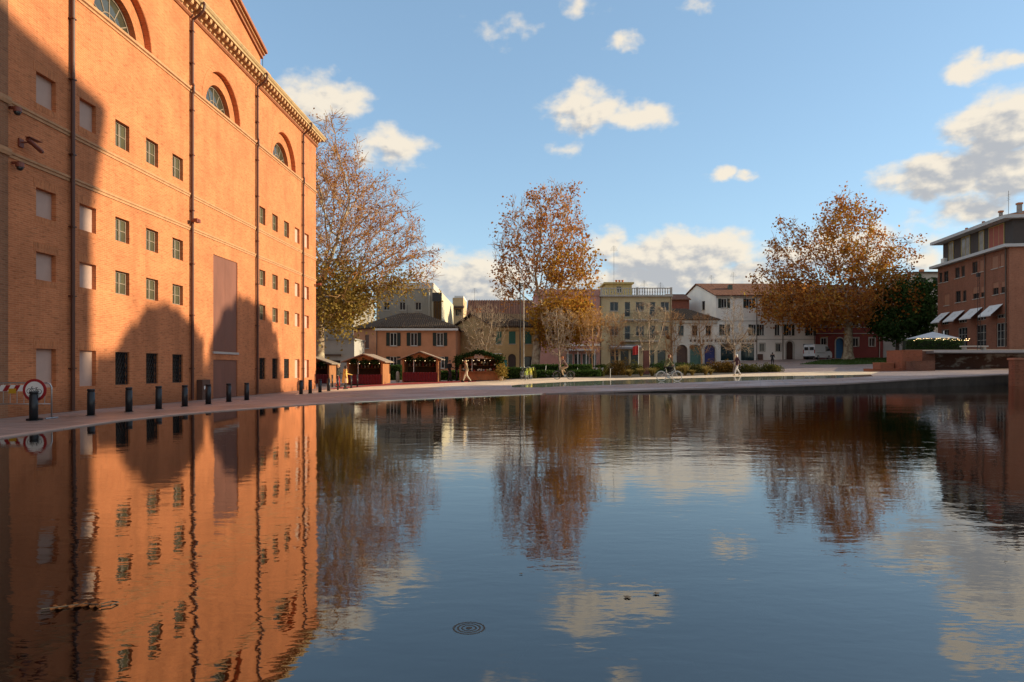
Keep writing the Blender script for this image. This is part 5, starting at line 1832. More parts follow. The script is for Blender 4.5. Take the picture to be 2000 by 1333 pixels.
# middle plane tree
Yt = 80.0
b0 = (ax(1044, Yt), Yt, G(ax(1044, Yt), Yt) - .1)
bl = [blob(1065, 460, Yt, 85, 105, 90), blob(1020, 500, Yt, 60, 85, 80), blob(1110, 520, Yt, 58, 95, 80), blob(1000, 560, Yt, 42, 45, 70), blob(1100, 620, Yt, 65, 60, 70, .8), blob(1090, 395, Yt, 45, 45, 50)]
tree('plane_tree', b0, [b0, at(1050, 660, Yt), at(1056, 600, Yt)], bl, 1500, .6, .85, .022, .55,
     'tall golden-brown plane tree standing in the middle of the square', [
         (5200, .27, LEAF_BR, None, .45),
         (3000, .27, LEAF_GO, [blob(1110, 560, Yt, 70, 90, 90)], .5),
         (5200, .30, LEAF_GO, [blob(1100, 640, Yt, 75, 50, 80)], .6), (1200, .28, LEAF_GO, [blob(1050, 640, Yt, 50, 40, 80)], .6)],
     seed=5, up=.10, twigs=3500, twig_len=.8)
# right plane tree
Yt = 105.0
b0 = (ax(1656, Yt), Yt, G(ax(1656, Yt), Yt) - .1)
bl = [blob(1650, 455, Yt, 58, 82, 75), blob(1535, 480, Yt, 40, 62, 60), blob(1738, 505, Yt, 46, 58, 65), blob(1505, 560, Yt, 42, 42, 65), blob(1600, 600, Yt, 130, 42, 110), blob(1745, 595, Yt, 62, 52, 80), blob(1652, 395, Yt, 26, 30, 40), blob(1595, 535, Yt, 70, 40, 70), blob(1690, 545, Yt, 60, 45, 70), blob(1585, 490, Yt, 30, 40, 50)]
tree('plane_tree', b0, [b0, at(1657, 640, Yt), at(1655, 590, Yt)], bl, 1800, .75, 1.1, .028, .75,
     'broad russet plane tree standing on the lawn at the right', [
         (13000, .33, LEAF_RU, None, .5),
         (1600, .34, LEAF_GO, [blob(1730, 540, Yt, 60, 50, 90)], .5), (1500, .36, LEAF_GO, [blob(1650, 470, Yt, 40, 70, 90)], .5),
         (6500, .38, LEAF_RU, [blob(1620, 600, Yt, 165, 50, 120)], .8)],
     seed=9, up=.06, twigs=2500, twig_len=1.0, infl=7)
# dark evergreen beside it
Yt = 102.0
b0 = (ax(1752, Yt), Yt, G(ax(1752, Yt), Yt) - .1)
bl = [blob(1770, 600, Yt, 52, 55, 55), blob(1740, 635, Yt, 42, 36, 50), blob(1800, 625, Yt, 34, 45, 45), blob(1795, 570, Yt, 30, 30, 40)]
tree('evergreen_tree', b0, [b0, at(1753, 665, Yt), at(1756, 640, Yt)], bl, 500, .6, .9, .02, .3,
     'dense dark evergreen tree between the plane tree and the brick building', [(15000, .34, LEAF_DG, None, .5)], bark=DARK_BARK, seed=3)
# trees beyond the right edge whose rounded crowns shade the theatre wall
for (Yc, rad, top, sd, lab) in ((32.9, 3.6, 2.6, 21, 'round-headed holm oak beside the castle tower'), (41.7, 5.1, 3.75, 22, 'larger round-headed holm oak before the added shade wall')):
    Xc = 46.0
    zc = top - rad + (Xc + 15.0) * EL_T
    gb = G(Xc, Yc)
    b0 = (Xc, Yc, gb - .1)
    bl = [((Xc, Yc, zc), (rad, rad, rad), 1), ((Xc, Yc, zc - rad * .9), (rad * .96, rad * .96, rad), 1)]
    tree('holm_oak', b0, [b0, (Xc, Yc, gb + 3), (Xc, Yc, gb + 4.5)], bl, 420, .7, 1.0, .03, .4, lab,
         [(7000, .8, LEAF_DG, 'volume', .45), (3000, .6, LEAF_DG, None, .4)], bark=DARK_BARK, seed=sd)
# young bare trees along the planting
def young(px, ybase, ytop, halfw, Yt, seed, label, vase=True, bark=None):
    x = ax(px, Yt); z0 = G(x, Yt); k = Yt / 1333
    zt = az_(ytop, Yt); hgt = zt - z0
    b0 = (x, Yt, z0 - .05)
    w = halfw * k
    if vase:
        bl = [((x, Yt, z0 + hgt * .66), (w * .80, w * .8, hgt * .34), 1), ((x, Yt, z0 + hgt * .82), (w, w, hgt * .17), 1), ((x, Yt, z0 + hgt * .42), (w * .75, w * .7, hgt * .2), 1.2)]
    else:
        bl = [((x, Yt, z0 + hgt * .6), (w * .55, w * .55, hgt * .38), 1), ((x, Yt, z0 + hgt * .42), (w, w, hgt * .18), .9)]
    return tree('young_tree', b0, [b0, (x + .05, Yt, z0 + hgt * .17)], bl, 620, .22, .26, .010, .085, label, [], bark=bark or PALE_BARK, seed=seed, up=.22, twigs=1500, twig_len=.45,
                group='young bare trees along the planting', infl=2.2, jit=.06)
PALE_BARK = bark_mat('pale smooth bark', (.24, .17, .115), (.36, .27, .19))
young(946, 738, 592, 58, 66, 31, 'spreading bare young tree behind the garlanded stall')
young(1092, 735, 600, 40, 69, 32, 'bare many-stemmed young tree under the golden plane tree')
young(1156, 735, 600, 36, 74, 33, 'thin dark bare tree in front of the pink building', bark=TWIG_BARK)
young(1201, 735, 610, 26, 76, 34, 'slender bare tree before the left end of the beige building', bark=TWIG_BARK)
young(1267, 735, 592, 44, 68, 35, 'sunlit pale bare tree with bushy crown before the beige building')
young(1312, 733, 604, 28, 76, 36, 'slender bare tree at the corner of the arched house', bark=TWIG_BARK)
young(1370, 730, 612, 32, 77, 37, 'dark bare tree before the three arches', bark=TWIG_BARK)
young(1433, 728, 575, 42, 64, 38, 'tall sunlit bare tree before the white building', vase=False)
# ------------------------------------------------------------------ bollards, barrier, sign
BOLL = mat('bollard paint', (.014, .016, .02), .35, .2, 4)
def bollard_meshes(r, hgt):
    return MB().lathe([(r, 0), (r, hgt - .10), (r * .86, hgt - .098), (r * .86, hgt - .07), (r, hgt - .068), (r, hgt - .01), (r * .93, hgt)], 18).mesh('post', BOLL, True), \
           MB().lathe([(r * 1.35, -.02), (r * 1.35, .012), (r * 1.1, .02)], 18).mesh('base_ring', BOLL)
bm1 = bollard_meshes(.105, .80)
bm2 = bollard_meshes(.06, .95)
near_lab = ['black bollard in front of the no-cycling sign', 'second black bollard from the left along the theatre', 'third black bollard from the left along the theatre', 'fourth black bollard from the left along the theatre',
            'black bollard left of the theatre meter cabinet', 'black bollard right of the theatre meter cabinet', 'black bollard in front of the metal theatre door', 'black bollard just right of the metal theatre door']
for (px, py), lab in zip(((66, 822), (178, 812), (252, 805), (310, 799.5), (361, 794.5), (407, 790), (447, 785.5), (482, 782)), near_lab):
    Yb = 1.42 * 1333 / (py - 721)
    for _ in range(6):
        Yb = -G(ax(px, Yb), Yb) * 1333 / (py - 721)
    x = ax(px, Yb)
    t = empty('bollard', (x, Yb, G(x, Yb)), 0, lab, 'bollard', 'black bollards along the theatre')
    link('post', bm1[0], t); link('base_ring', bm1[1], t)
far_b = [(588, 770.5, 'leftmost of the far bollards, just before the theatre corner'), (606, 769, 'far bollard standing at the theatre corner'), (625, 767, 'far bollard just past the theatre corner'), (642, 764, 'far bollard left of the person in red trousers')]
for px, py, lab in far_b:
    x, y = on_ground(px, py)
    t = empty('bollard', (x, y, G(x, y)), 0, lab, 'bollard', 'black bollards along the theatre')
    link('post', bm1[0], t); link('base_ring', bm1[1], t)
for px, py, lab in ((649, 757, 'slim post behind the couple, nearest the theatre'), (660, 762, 'slim post at the feet of the person in red trousers'), (686, 758.5, 'slim post just right of the yellow coat'), (698, 756, 'slim post before the first stall counter')):
    x, y = on_ground(px, py)
    t = empty('slim_post', (x, y, G(x, y)), 0, lab, 'post', 'slim posts before the first stall')
    link('post', bm2[0], t); link('base_ring', bm2[1], t)

GALV = mat('galvanised steel', (.42, .43, .44), .35, .15, 8, metal=.8)
p0 = (-15.9, 18.95); bz = G(-14.2, 18.9)
Yq = 19.4
xr = ax(101, Yq)
bar = empty('crowd_barrier', (xr, Yq, G(xr, Yq)), R(2), 'galvanised crowd barrier with red and white board by the theatre corner', 'barrier')
fr = MB(); W_ = 2.3; H_ = 1.02
fr.tube([(0, 0, .02), (0, 0, H_ - .12), (-.04, 0, H_ - .04), (-.12, 0, H_), (-W_ + .12, 0, H_), (-W_ + .04, 0, H_ - .04), (-W_, 0, H_ - .12), (-W_, 0, .02)], .02, 8)
fr.tube([(0, 0, .42), (-W_, 0, .42)], .014, 6)
fr.build('frame', GALV, bar, smooth=True)
for k in range(1, 12):
    MB().tube([(-W_ * k / 12, 0, .42), (-W_ * k / 12, 0, H_)], .008, 5).build('upright', GALV, bar)
for xx in (0, -W_):
    MB().tube([(xx, -.28, .02), (xx, .28, .02)], .022, 6).build('foot', GALV, bar)
brd = MB().box(-W_ + .1, -.62, -.045, -.03, H_ - .24, H_ - .06).build('board', mat('board white', (.72, .71, .69), .5, .05), bar)
REDP = mat('sign red', (.30, .012, .016), .45, .1)
k = -W_ + .16
while k < -.80:
    MB().prism([(k, H_ - .236), (k + .13, H_ - .236), (k + .23, H_ - .064), (k + .10, H_ - .064)], 'y', -.0485, -.046).build('stripe', REDP, brd); k += .27
MB().box(-1.15, -.95, -.07, -.05, H_ - .30, H_ - .16).build('lamp', mat('amber lamp', (.55, .30, .02), .4, .1), bar)
# round no-cycling sign
sgY = 18.75
sg = empty('no_cycling_sign', (ax(68, sgY), sgY, G(ax(68, sgY), sgY)), R(4), 'round no-cycling sign with red border and black bicycle', 'sign')
def disc(r, y, n=36, z=0.0, y1=None):
    return MB().prism([(r * math.cos(2 * math.pi * k / n), z + r * math.sin(2 * math.pi * k / n)) for k in range(n)], 'y', y, y1)
zc = az_(762.5, sgY) - G(ax(68, sgY), sgY)
RS = 22 / 1333 * sgY
disc(RS, -.012, 40, zc, .012).build('plate', REDP, sg)
disc(RS * .77, -.016, 40, zc, -.0125).build('face', mat('board white', (.72, .71, .69)), sg)
INK = mat('sign black', (.012, .012, .014), .5, .1)
bk = MB(); s_ = RS * .77
def torus2(mb, cx, cz, r, t, y):
    n = 22
    vs = []
    for rr in (r - t, r + t):
        vs += [(cx + rr * math.cos(2 * math.pi * k / n), y, cz + rr * math.sin(2 * math.pi * k / n)) for k in range(n)]
    mb.add(vs, [(k, n + k, n + (k + 1) % n, (k + 1) % n)[::-1] for k in range(n)])
def seg2(mb, a, b_, t, y):
    d = Vector((b_[0] - a[0], b_[1] - a[1])).normalized() * t
    mb.add([(a[0] - d.y, y, a[1] + d.x), (a[0] + d.y, y, a[1] - d.x), (b_[0] + d.y, y, b_[1] - d.x), (b_[0] - d.y, y, b_[1] + d.x)], [(0, 1, 2, 3)])
yb = -.0185
torus2(bk, -.55 * s_, zc - .10 * s_, .27 * s_, .028 * s_, yb); torus2(bk, .52 * s_, zc - .16 * s_, .27 * s_, .028 * s_, yb)
pA, pB, pC, pD, pE = (-.55 * s_, zc - .10 * s_), (-.30 * s_, zc + .24 * s_), (.22 * s_, zc + .14 * s_), (.52 * s_, zc - .16 * s_), (.06 * s_, zc - .18 * s_)
for a_, b_ in ((pA, pB), (pB, pC), (pC, pD), (pD, pE), (pE, pC), (pE, pB), (pB, (-.34 * s_, zc + .36 * s_)), ((-.34 * s_, zc + .36 * s_), (-.16 * s_, zc + .40 * s_)), (pC, (.26 * s_, zc + .28 * s_)), ((.12 * s_, zc + .29 * s_), (.40 * s_, zc + .29 * s_))):
    seg2(bk, a_, b_, .028 * s_, yb)
bk.build('bicycle_symbol', INK, sg)
MB().tube([(0, .03, 0), (0, .03, zc + RS * .6)], .024, 8).build('post', GALV, sg)
MB().lathe([(.2, 0), (.2, .05), (.05, .08)], 14).build('foot', INK, sg)

# ------------------------------------------------------------------ market stalls
WOOD = mat('stall wood', (.34, .135, .05), .75, .25, 3, .2, 14, streak=.3)
WOODD = mat('stall dark wood', (.10, .038, .016), .8, .25, 3)
ROOFW = mat('stall roof boards', (.30, .22, .16), .8, .18, 3)
REDC = mat('stall red cloth', (.12, .010, .014), .9, .2, 5)
GARL = leaf_mat('fir garland', [(0, (.01, .022, .008)), (.6, (.025, .05, .014)), (1, (.06, .09, .02))], .1)
def leaf_cluster(name, C, size, m, parent, seed=1, kind=None):
    o = link(name, leaf_mesh(name, np.array(C), size, m, np.random.default_rng(seed)), parent)
    if kind: o["kind"] = kind
    return o
def stall(pa, pb, pbase, ptop, Ys, label, rz=0, counter=REDC, garland=False, sign=False, lights=True):
    xa, xb = ax(pa, Ys), ax(pb, Ys)
    xm = (xa + xb) / 2; z0 = G(xm, Ys)
    W = xb - xa; Hh = az_(ptop, Ys) - z0
    t = empty('market_stall', (xm, Ys, z0), rz, label, 'market stall', 'wooden market stalls')
    w = W / 2; D = 2.2; he = Hh * .79
    for sx in (-1, 1):
        MB().box(sx * w * .92 - .05, sx * w * .92 + .05, 0, D, 0, he).build('side_panel', WOOD, t)
        for yy in (.0,):
            MB().box(sx * w * .92 - .08, sx * w * .92 + .08, -.09, -.004, 0, he).build('corner_post', WOOD, t)
    MB().box(-w * .92 + .06, w * .92 - .06, D - .08, D, 0, he).build('back_panel', WOODD, t)
    MB().box(-w * .9, w * .9, .02, .10, .05, .72).build('front_panel', WOOD if counter is None else counter, t)
    MB().box(-w * .93, w * .93, -.22, .45, .725, .785).build('counter', WOOD if counter is None else counter, t)
    if counter is not None:
        cl = MB(); n = 40
        vs = []
        for k in range(n + 1):
            xx = -w * .93 + 2 * w * .93 * k / n
            yy = -.235 - .025 * math.sin(k * 1.9)
            vs += [(xx, yy, .78), (xx, yy * 1.05, .06)]
        cl.add(vs, [(2 * k, 2 * k + 1, 2 * k + 3, 2 * k + 2) for k in range(n)])
        cl.build('counter_cloth', counter, t)
    # gable board and roof slopes
    MB().prism([(-w, he), (w, he), (0, Hh)], 'y', -.06, .0).build('gable_board', WOOD, t)
    o_ = .35
    for sx in (-1, 1):
        e = Vector((sx * (w + .28), 0, he - .10)); r_ = Vector((0, 0, Hh + .05))
        mb = MB()
        vs = [(e.x, -o_ - .2, e.z), (r_.x, -o_ - .2, r_.z), (r_.x, D + .2, r_.z), (e.x, D + .2, e.z)]
        mb.add(vs + [(x, y, z + .07) for x, y, z in vs], [(0, 1, 2, 3), (7, 6, 5, 4), (0, 4, 5, 1), (1, 5, 6, 2), (2, 6, 7, 3), (3, 7, 4, 0)])
        mb.build('roof_slope', ROOFW, t)
    MB().tube([(-w * .35, -.1, he * .97), (-w * .35, -.1, .79)], .025, 6).build('upright', WHITE, t)
    # goods on the counter and shelf
    shelf = MB().box(-w * .85, w * .85, D - .5, D - .1, 1.25, 1.29).build('shelf', WOOD, t)
    rr = random.Random(int(pa))
    for k in range(9):
        xx = -w * .78 + k * w * .19; hgt = .12 + .2 * rr.random()
        MB().lathe([(.06, 0), (.08, hgt * .6), (.03, hgt)], 8, (xx, D - .3, 1.292)).build('jar', mat('jar ' + str(k % 3), [(.5, .4, .25), (.35, .05, .04), (.55, .5, .42)][k % 3], .4, .1), shelf)
    if lights:
        lm = mat('warm bulb', (.9, .7, .4), .4, .02, emit=((1, .72, .38), 1.6))
        strg = MB().tube([(-w * .85 + w * 1.7 * k / 10, -.12, he - .10 - .06 * math.sin(math.pi * k / 10 * 3) ** 2) for k in range(11)], .006, 4).build('light_string', IRON, t)
        for k in range(7):
            MB().ball((-w * .8 + w * 1.6 * k / 6, -.12, he - .17), .022, 6, 4).build('bulb', lm, strg)
    if garland:
        C = []
        r2 = np.random.default_rng(4)
        for sx in (-1, 1):
            tt = r2.random(700)
            C.append(np.stack([sx * (w + .25) * tt, np.full(700, -.55), (Hh + .08) + (he - .12 - Hh) * tt], 1) + r2.normal(size=(700, 3)) * .09)
        for sx in (-1, 1):
            C.append(np.array([sx * (w + .05), -.3, he * .86]) + r2.normal(size=(350, 3)) * np.array([.2, .2, .22]))
        leaf_cluster('garland', np.concatenate(C), .13, GARL, t, 3, 'stuff')
        for k in range(16):
            MB().ball((-w * .8 + rr.random() * w * 1.6, .1 + rr.random() * .3, 1.0 - .17 + rr.random() * .16), .06 + .05 * rr.random(), 7, 5).build('ornament', mat('ornament ' + str(k % 4), [(.6, .45, .2), (.5, .5, .48), (.35, .04, .03), (.65, .6, .5)][k % 4], .3, .1), t)
        for k in range(14):
            MB().ball((-w * .85 + rr.random() * w * 1.7, -.15, 1.25 + rr.random() * .7), .045 + .04 * rr.random(), 7, 5).build('hanging_ornament', mat('ornament ' + str(k % 4), (.5, .4, .3)), t)
    if sign:
        MB().box(-.42, .42, -.12, -.065, he + .02, he + .42).build('sign_board', mat('stall sign', (.62, .45, .40), .6, .15, 9), t)
    else:
        # fir swags hung in the gable
        r2 = np.random.default_rng(8)
        C = np.concatenate([np.array([xx, -.14, he - .03]) + r2.normal(size=(160, 3)) * np.array([.16, .05, .09]) for xx in (-w * .55, 0, w * .55)])
        leaf_cluster('garland', C, .12, GARL, t, 5, 'stuff')
    return t
stall(676, 750, 750, 694, 53.0, 'wooden market stall nearest the theatre with red cloth counter', R(-5))
stall(785, 857, 746, 689, 55.5, 'middle wooden market stall with lit bulbs and red cloth front')
stall(896, 976, 744, 689, 57.0, 'garlanded wooden market stall with plain plank counter and pink sign', counter=None, garland=True, sign=True)
t = stall(575, 645, 752, 699, 57.5, 'market stall half hidden behind the theatre corner', lights=False)
# potted shrub and notice by the third stall
x, y = on_ground(979, 744)
t = empty('potted_shrub', (x, y, G(x, y)), 0, 'leafy shrub in a pale pot at the right end of the garlanded stall', 'plant')
MB().lathe([(.13, 0), (.19, .30), (.20, .33), (.16, .33), (.15, .26)], 14).build('pot', mat('pale pot', (.52, .40, .28), .8), t)
r2 = np.random.default_rng(12)
leaf_cluster('foliage', np.array([0, 0, .75]) + r2.normal(size=(900, 3)) * np.array([.22, .22, .28]), .10, LEAF_OL, t, 2, 'stuff')

# ------------------------------------------------------------------ hedges, shrubs, grasses
HEDGE = leaf_mat('hedge leaves', [(0, (.02, .04, .012)), (.5, (.05, .09, .02)), (1, (.12, .16, .045))], .2)
def hedge(pa, pb, ybase, ytop, Yh, depth, label, dens_=420, mat_=HEDGE):
    x0, x1 = ax(pa, Yh), ax(pb, Yh); xm = (x0 + x1) / 2
    z0 = min(G(x0, Yh), G(x1, Yh)); zt = az_(ytop, Yh)
    t = empty('hedge', (xm, Yh, z0), 0, label, 'hedge')
    w = (x1 - x0) / 2; hh = zt - z0
    mb = MB(); nx = max(4, int(w * 4))
    r_ = random.Random(int(pa))
    MB().box(-w + .1, w - .1, .1, depth - .1, 0, hh - .1).build('stems', mat('hedge core', (.018, .022, .010), .95, .4, 6), t)
    rng = np.random.default_rng(int(pa))
    area = 2 * w * hh + 2 * w * depth + 2 * depth * hh
    n = int(area * dens_)
    u = rng.random((n, 3))
    f = rng.random(n)
    C = np.stack([-w + 2 * w * u[:, 0], depth * u[:, 1], hh * u[:, 2]], 1)
    a1, a2 = 2 * w * hh / area, (2 * w * hh + 2 * w * depth) / area
    C[f < a1, 1] = 0; top = (f >= a1) & (f < a2); C[top, 2] = hh
    sd = f >= a2; C[sd, 0] = np.where(u[sd, 0] < .5, -w, w)
    C += rng.normal(size=(n, 3)) * .07
    tag(link('foliage', leaf_mesh('foliage', C, .12, mat_, rng), t), kind='stuff')
    return t
hedge(862, 900, 744, 727, 60, 1.0, 'clipped hedge between the middle and garlanded stalls')
hedge(978, 1025, 741, 721, 60.5, 1.1, 'clipped green hedge right of the garlanded stall')
hedge(1036, 1100, 738, 727, 61, 1.1, 'low front hedge behind the white scooter')
hedge(1040, 1155, 733, 715, 70, 1.6, 'taller back hedge at the foot of the golden plane tree')
hedge(1112, 1172, 738, 726, 60, 1.0, 'low hedge running right of the first cyclist')
hedge(742, 784, 744, 716, 63, 1.2, 'dark hedge between the first and middle stalls', mat_=LEAF_DG)
SHR = [leaf_mat('shrub rust', [(0, (.05, .03, .01)), (.5, (.15, .085, .02)), (1, (.28, .17, .04))], .3),
       leaf_mat('shrub olive', [(0, (.03, .04, .012)), (.5, (.085, .085, .025)), (1, (.20, .16, .05))], .3),
       leaf_mat('shrub green', [(0, (.015, .03, .008)), (.5, (.04, .07, .018)), (1, (.10, .13, .035))], .3)]
def shrub(px, py, Yh, rx, rz, k, label, n=1500):
    x = ax(px, Yh); z0 = G(x, Yh)
    t = empty('shrub', (x, Yh, z0), 0, label, 'shrub', 'shrubs in the planting bed')
    rng = np.random.default_rng(int(px))
    d = rng.normal(size=(n, 3)); d /= np.linalg.norm(d, axis=1)[:, None]; d[:, 2] = np.abs(d[:, 2])
    r_ = (.35 + .65 * rng.random(n)) * (1 + .25 * np.sin(d[:, 0] * 5 + px) * np.cos(d[:, 1] * 4))
    C = d * r_[:, None] * np.array([rx, rx * .8, rz])
    tag(link('foliage', leaf_mesh('foliage', C, .11, SHR[k], rng), t), kind='stuff')
    mb = MB()
    for q in range(9):
        a_ = q * .7
        mb.tube([(0, 0, 0), (rx * .5 * math.cos(a_), rx * .4 * math.sin(a_), rz * .7)], [.015, .006], 4)
    mb.build('stems', DARK_BARK, t)
    return t
sh = [(1180, 66, .8, .9, 1, 'olive shrub left of the white planter'), (1212, 64, 1.0, 1.3, 0, 'rusty tall shrub before the beige building'), (1240, 66, .9, 1.0, 1, 'olive shrub beside the red flag'), (1288, 68, 1.1, 1.0, 2, 'green shrub behind the white bicycle'),
      (1330, 68, 1.2, .9, 2, 'green shrub before the first arch'), (1362, 66, 1.1, .8, 1, 'olive shrub before the green arch'), (1398, 66, 1.2, 1.0, 0, 'rusty shrub left of the walking woman'), (1422, 65, .9, .9, 0, 'orange shrub right behind the walking woman'),
      (1462, 64, 1.1, .7, 1, 'yellowish shrub right of the walking woman'), (1505, 63, .9, .65, 1, 'rounded yellow-green shrub at the end of the bed'), (1140, 68, .9, .7, 2, 'low green shrub before the shop canopy'), (1036, 60, .5, .8, 1, 'yellow-green shrub behind the parked bicycles'), (1170, 61, .4, .6, 1, 'small bright shrub at the end of the low hedge')]
for px, Yh, rx, rz, k, lab in sh: shrub(px, 0, Yh, rx * 1.25, rz * 1.2, k, lab, 2200)
GRASS = leaf_mat('straw grass', [(0, (.14, .10, .03)), (.5, (.30, .22, .07)), (1, (.45, .34, .13))], .4)
def grass_clump(px, Yh, r, hgt, label, seed):
    x = ax(px, Yh); z0 = G(x, Yh)
    t = empty('grass_clump', (x, Yh, z0), 0, label, 'grass', 'straw-coloured grass clumps')
    rng = np.random.default_rng(seed); n = 260
    a_ = rng.random(n) * 6.283; lean = rng.random(n) * r
    b_ = np.stack([np.cos(a_) * r * .2 * rng.random(n), np.sin(a_) * r * .2 * rng.random(n), np.zeros(n)], 1)
    m_ = b_ + np.stack([np.cos(a_) * lean * .5, np.sin(a_) * lean * .5, hgt * (.5 + .3 * rng.random(n))], 1)
    e_ = b_ + np.stack([np.cos(a_) * lean * 1.3, np.sin(a_) * lean * 1.3, hgt * (.55 + .5 * rng.random(n))], 1)
    w_ = np.stack([-np.sin(a_), np.cos(a_), np.zeros(n)], 1) * .014
    v = np.stack([b_ - w_, b_ + w_, m_ + w_, m_ - w_, e_ + w_ * .3, e_ - w_ * .3], 1).reshape(-1, 3)
    q = 6 * np.arange(n)
    f = np.stack([np.stack([q, q + 1, q + 2, q + 3], 1), np.stack([q + 3, q + 2, q + 4, q + 5], 1)], 1).reshape(-1, 4)
    tag(link('blades', np_mesh('blades', v, f, GRASS), t), kind='stuff')
for i, (px, Yh, r, hg, lab) in enumerate([(1252, 59, .5, .7, 'straw grass clump left of the second cyclist'), (1274, 58.5, .55, .75, 'pale grass clump just left of the white bicycle'), (1326, 58.5, .5, .8, 'sunlit grass clump just right of the white bicycle'), (1338, 58, .5, .95, 'tall pale grass clump right of the white bicycle'),
                                   (1378, 58.5, .5, .8, 'straw grass clump before the green arch'), (1352, 58, .4, .5, 'small grass tuft before the arched house'), (1230, 60, .5, .6, 'grass clump under the rusty shrub'), (1388, 59, .4, .5, 'small grass tuft left of the rusty shrub')]):
    grass_clump(px, Yh, r, hg, lab, 50 + i)
# lawn blades
rng = np.random.default_rng(2); lp = regions['lawn']
bx0, bx1 = min(p[0] for p in lp), max(p[0] for p in lp); by0, by1 = min(p[1] for p in lp), max(p[1] for p in lp)
pts = []
while len(pts) < 5000:
    x, y = bx0 + (bx1 - bx0) * rng.random(), by0 + (by1 - by0) * rng.random()
    if inside(lp, x, y): pts.append((x, y))
pz = np.array([(x, y, G(x, y) + .03) for x, y in pts])
o = link('lawn_grass', leaf_mesh('lawn_grass', pz, .22, leaf_mat('lawn blades', [(0, (.03, .05, .01)), (1, (.10, .15, .035))], .3), rng, .25))
tag(o, 'short green grass of the lawn under the right plane tree', 'grass', kind='stuff')

# ------------------------------------------------------------------ poles, signs, planter
x, y = ax(1023, 68), 68.0
t = empty('flagpole', (x, y, G(x, y)), 0, 'tall slim pale pole in front of the ochre house', 'pole')
MB().tube([(0, 0, 0), (0, 0, az_(556, 68) - G(x, y))], [.07, .04], 8).build('pole', mat('pole grey', (.42, .38, .32), .5, .1), t)
MB().lathe([(.16, 0), (.16, .06), (.08, .12)], 10).build('base', STONE, t)
x, y = ax(1016, 67), 67.0
t = empty('dark_pole', (x, y, G(x, y)), 0, 'dark lamp post with a small head beside the pale pole', 'lamp post')
MB().tube([(0, 0, 0), (0, 0, az_(560, 67) - G(x, y))], [.08, .05], 8).build('pole', IRON, t)
MB().lathe([(.05, 0), (.16, .08), (.13, .3), (.04, .38)], 10, (0, 0, az_(560, 67) - G(x, y))).build('lamp_head', IRON, t)
x, y = ax(1247, 66), 66.0
t = empty('red_banner', (x, y, G(x, y)), 0, 'red banner on a thin white pole before the beige building', 'banner')
MB().tube([(0, 0, 0), (0, 0, az_(675, 66) - G(x, y))], .025, 6).build('pole', WHITE, t)
mb = MB(); n = 8; zt_ = az_(675, 66) - G(x, y); vs = []
for k in range(n + 1):
    for zz_ in (0, -.85):
        vs.append((-.55 * k / n, .06 * math.sin(k * 1.1), zt_ + zz_ - .12 * k / n))
mb.add(vs, [(2 * k, 2 * k + 1, 2 * k + 3, 2 * k + 2) for k in range(n)])
mb.build('cloth', mat('banner red', (.42, .025, .022), .8, .15), t)
x, y = ax(1262, 63), 63.0
t = empty('information_post', (x, y, G(x, y)), R(10), 'dark red-brown information pillar beside the sunlit bare tree', 'sign')
MB().box(-.26, .26, -.10, .10, 0, az_(685, 63) - G(x, y)).build('panel', mat('pillar red brown', (.09, .022, .016), .6, .2), t)
MB().box(-.30, .30, -.14, .14, -.03, .05).build('base', IRON, t)
x, y = ax(1171, 63), 63.0
t = empty('white_planter', (x, y, G(x, y) + .0), 0, 'white tapered planter standing in the bed right of the low hedge', 'planter')
MB().add([(-.16, -.16, 0), (.16, -.16, 0), (.16, .16, 0), (-.16, .16, 0), (-.34, -.3, .75), (.34, -.3, .75), (.34, .3, .75), (-.34, .3, .75)], [(0, 3, 2, 1), (4, 5, 6, 7), (0, 1, 5, 4), (1, 2, 6, 5), (2, 3, 7, 6), (3, 0, 4, 7)]).build('pot', WHITE, t)
r2 = np.random.default_rng(3)
leaf_cluster('foliage', np.array([0, 0, .85]) + r2.normal(size=(300, 3)) * np.array([.2, .2, .08]), .12, SHR[2], t, 4, 'stuff')
x, y = ax(777, 56.5), 56.5
t = empty('stone_bollard', (x, y, G(x, y)), 0, 'pale stone bollard between the first and middle stalls', 'bollard')
MB().lathe([(.15, 0), (.14, .7), (.10, .85), (.03, .9)], 14).build('post', mat('bench stone', (.62, .56, .48)), t, smooth=True)
for px, py, lab in ((1128, 731, 'thin white marker post behind the first cyclist'), (1192, 735, 'thin white marker post by the olive shrub')):
    x, y = on_ground(px, py + 3)
    t = empty('marker_post', (x, y, G(x, y)), 0, lab, 'post', 'thin marker posts')
    MB().tube([(0, 0, 0), (0, 0, .75)], .02, 6).build('post', WHITE, t); MB().box(-.05, .05, -.05, .05, -.02, .03).build('base', WHITE, t)

# ------------------------------------------------------------------ parasol with fairy lights, terrace hedge
Yu = 76.0
p = at(1843, 679, Yu)
t = empty('parasol', (p.x, Yu, 2.25), 0, 'large white parasol on the terrace hung with fairy lights', 'parasol')
MB().tube([(0, 0, 0), (0, 0, 2.0)], .05, 8).build('pole', WHITE, t)
zt_ = az_(648.5, Yu) - 2.25
rim = []
n = 8
cx = ax(1822, Yu) - p.x
vs = [(cx, 0, zt_)]
for k in range(n):
    a_ = 2 * math.pi * (k + .5) / n
    vs.append((cx + 2.75 * math.cos(a_), 2.2 * math.sin(a_), zt_ - .75))
vs += [(x_, y_, z_ - .05) for x_, y_, z_ in vs]
cn = MB().add(vs, [(0, 1 + k, 1 + (k + 1) % n) for k in range(n)] + [(n + 1, n + 2 + (k + 1) % n, n + 2 + k) for k in range(n)] + [(1 + k, n + 2 + k, n + 2 + (k + 1) % n, 1 + (k + 1) % n) for k in range(n)]).build('canopy', mat('parasol canvas', (.46, .48, .51), .8, .05), t)
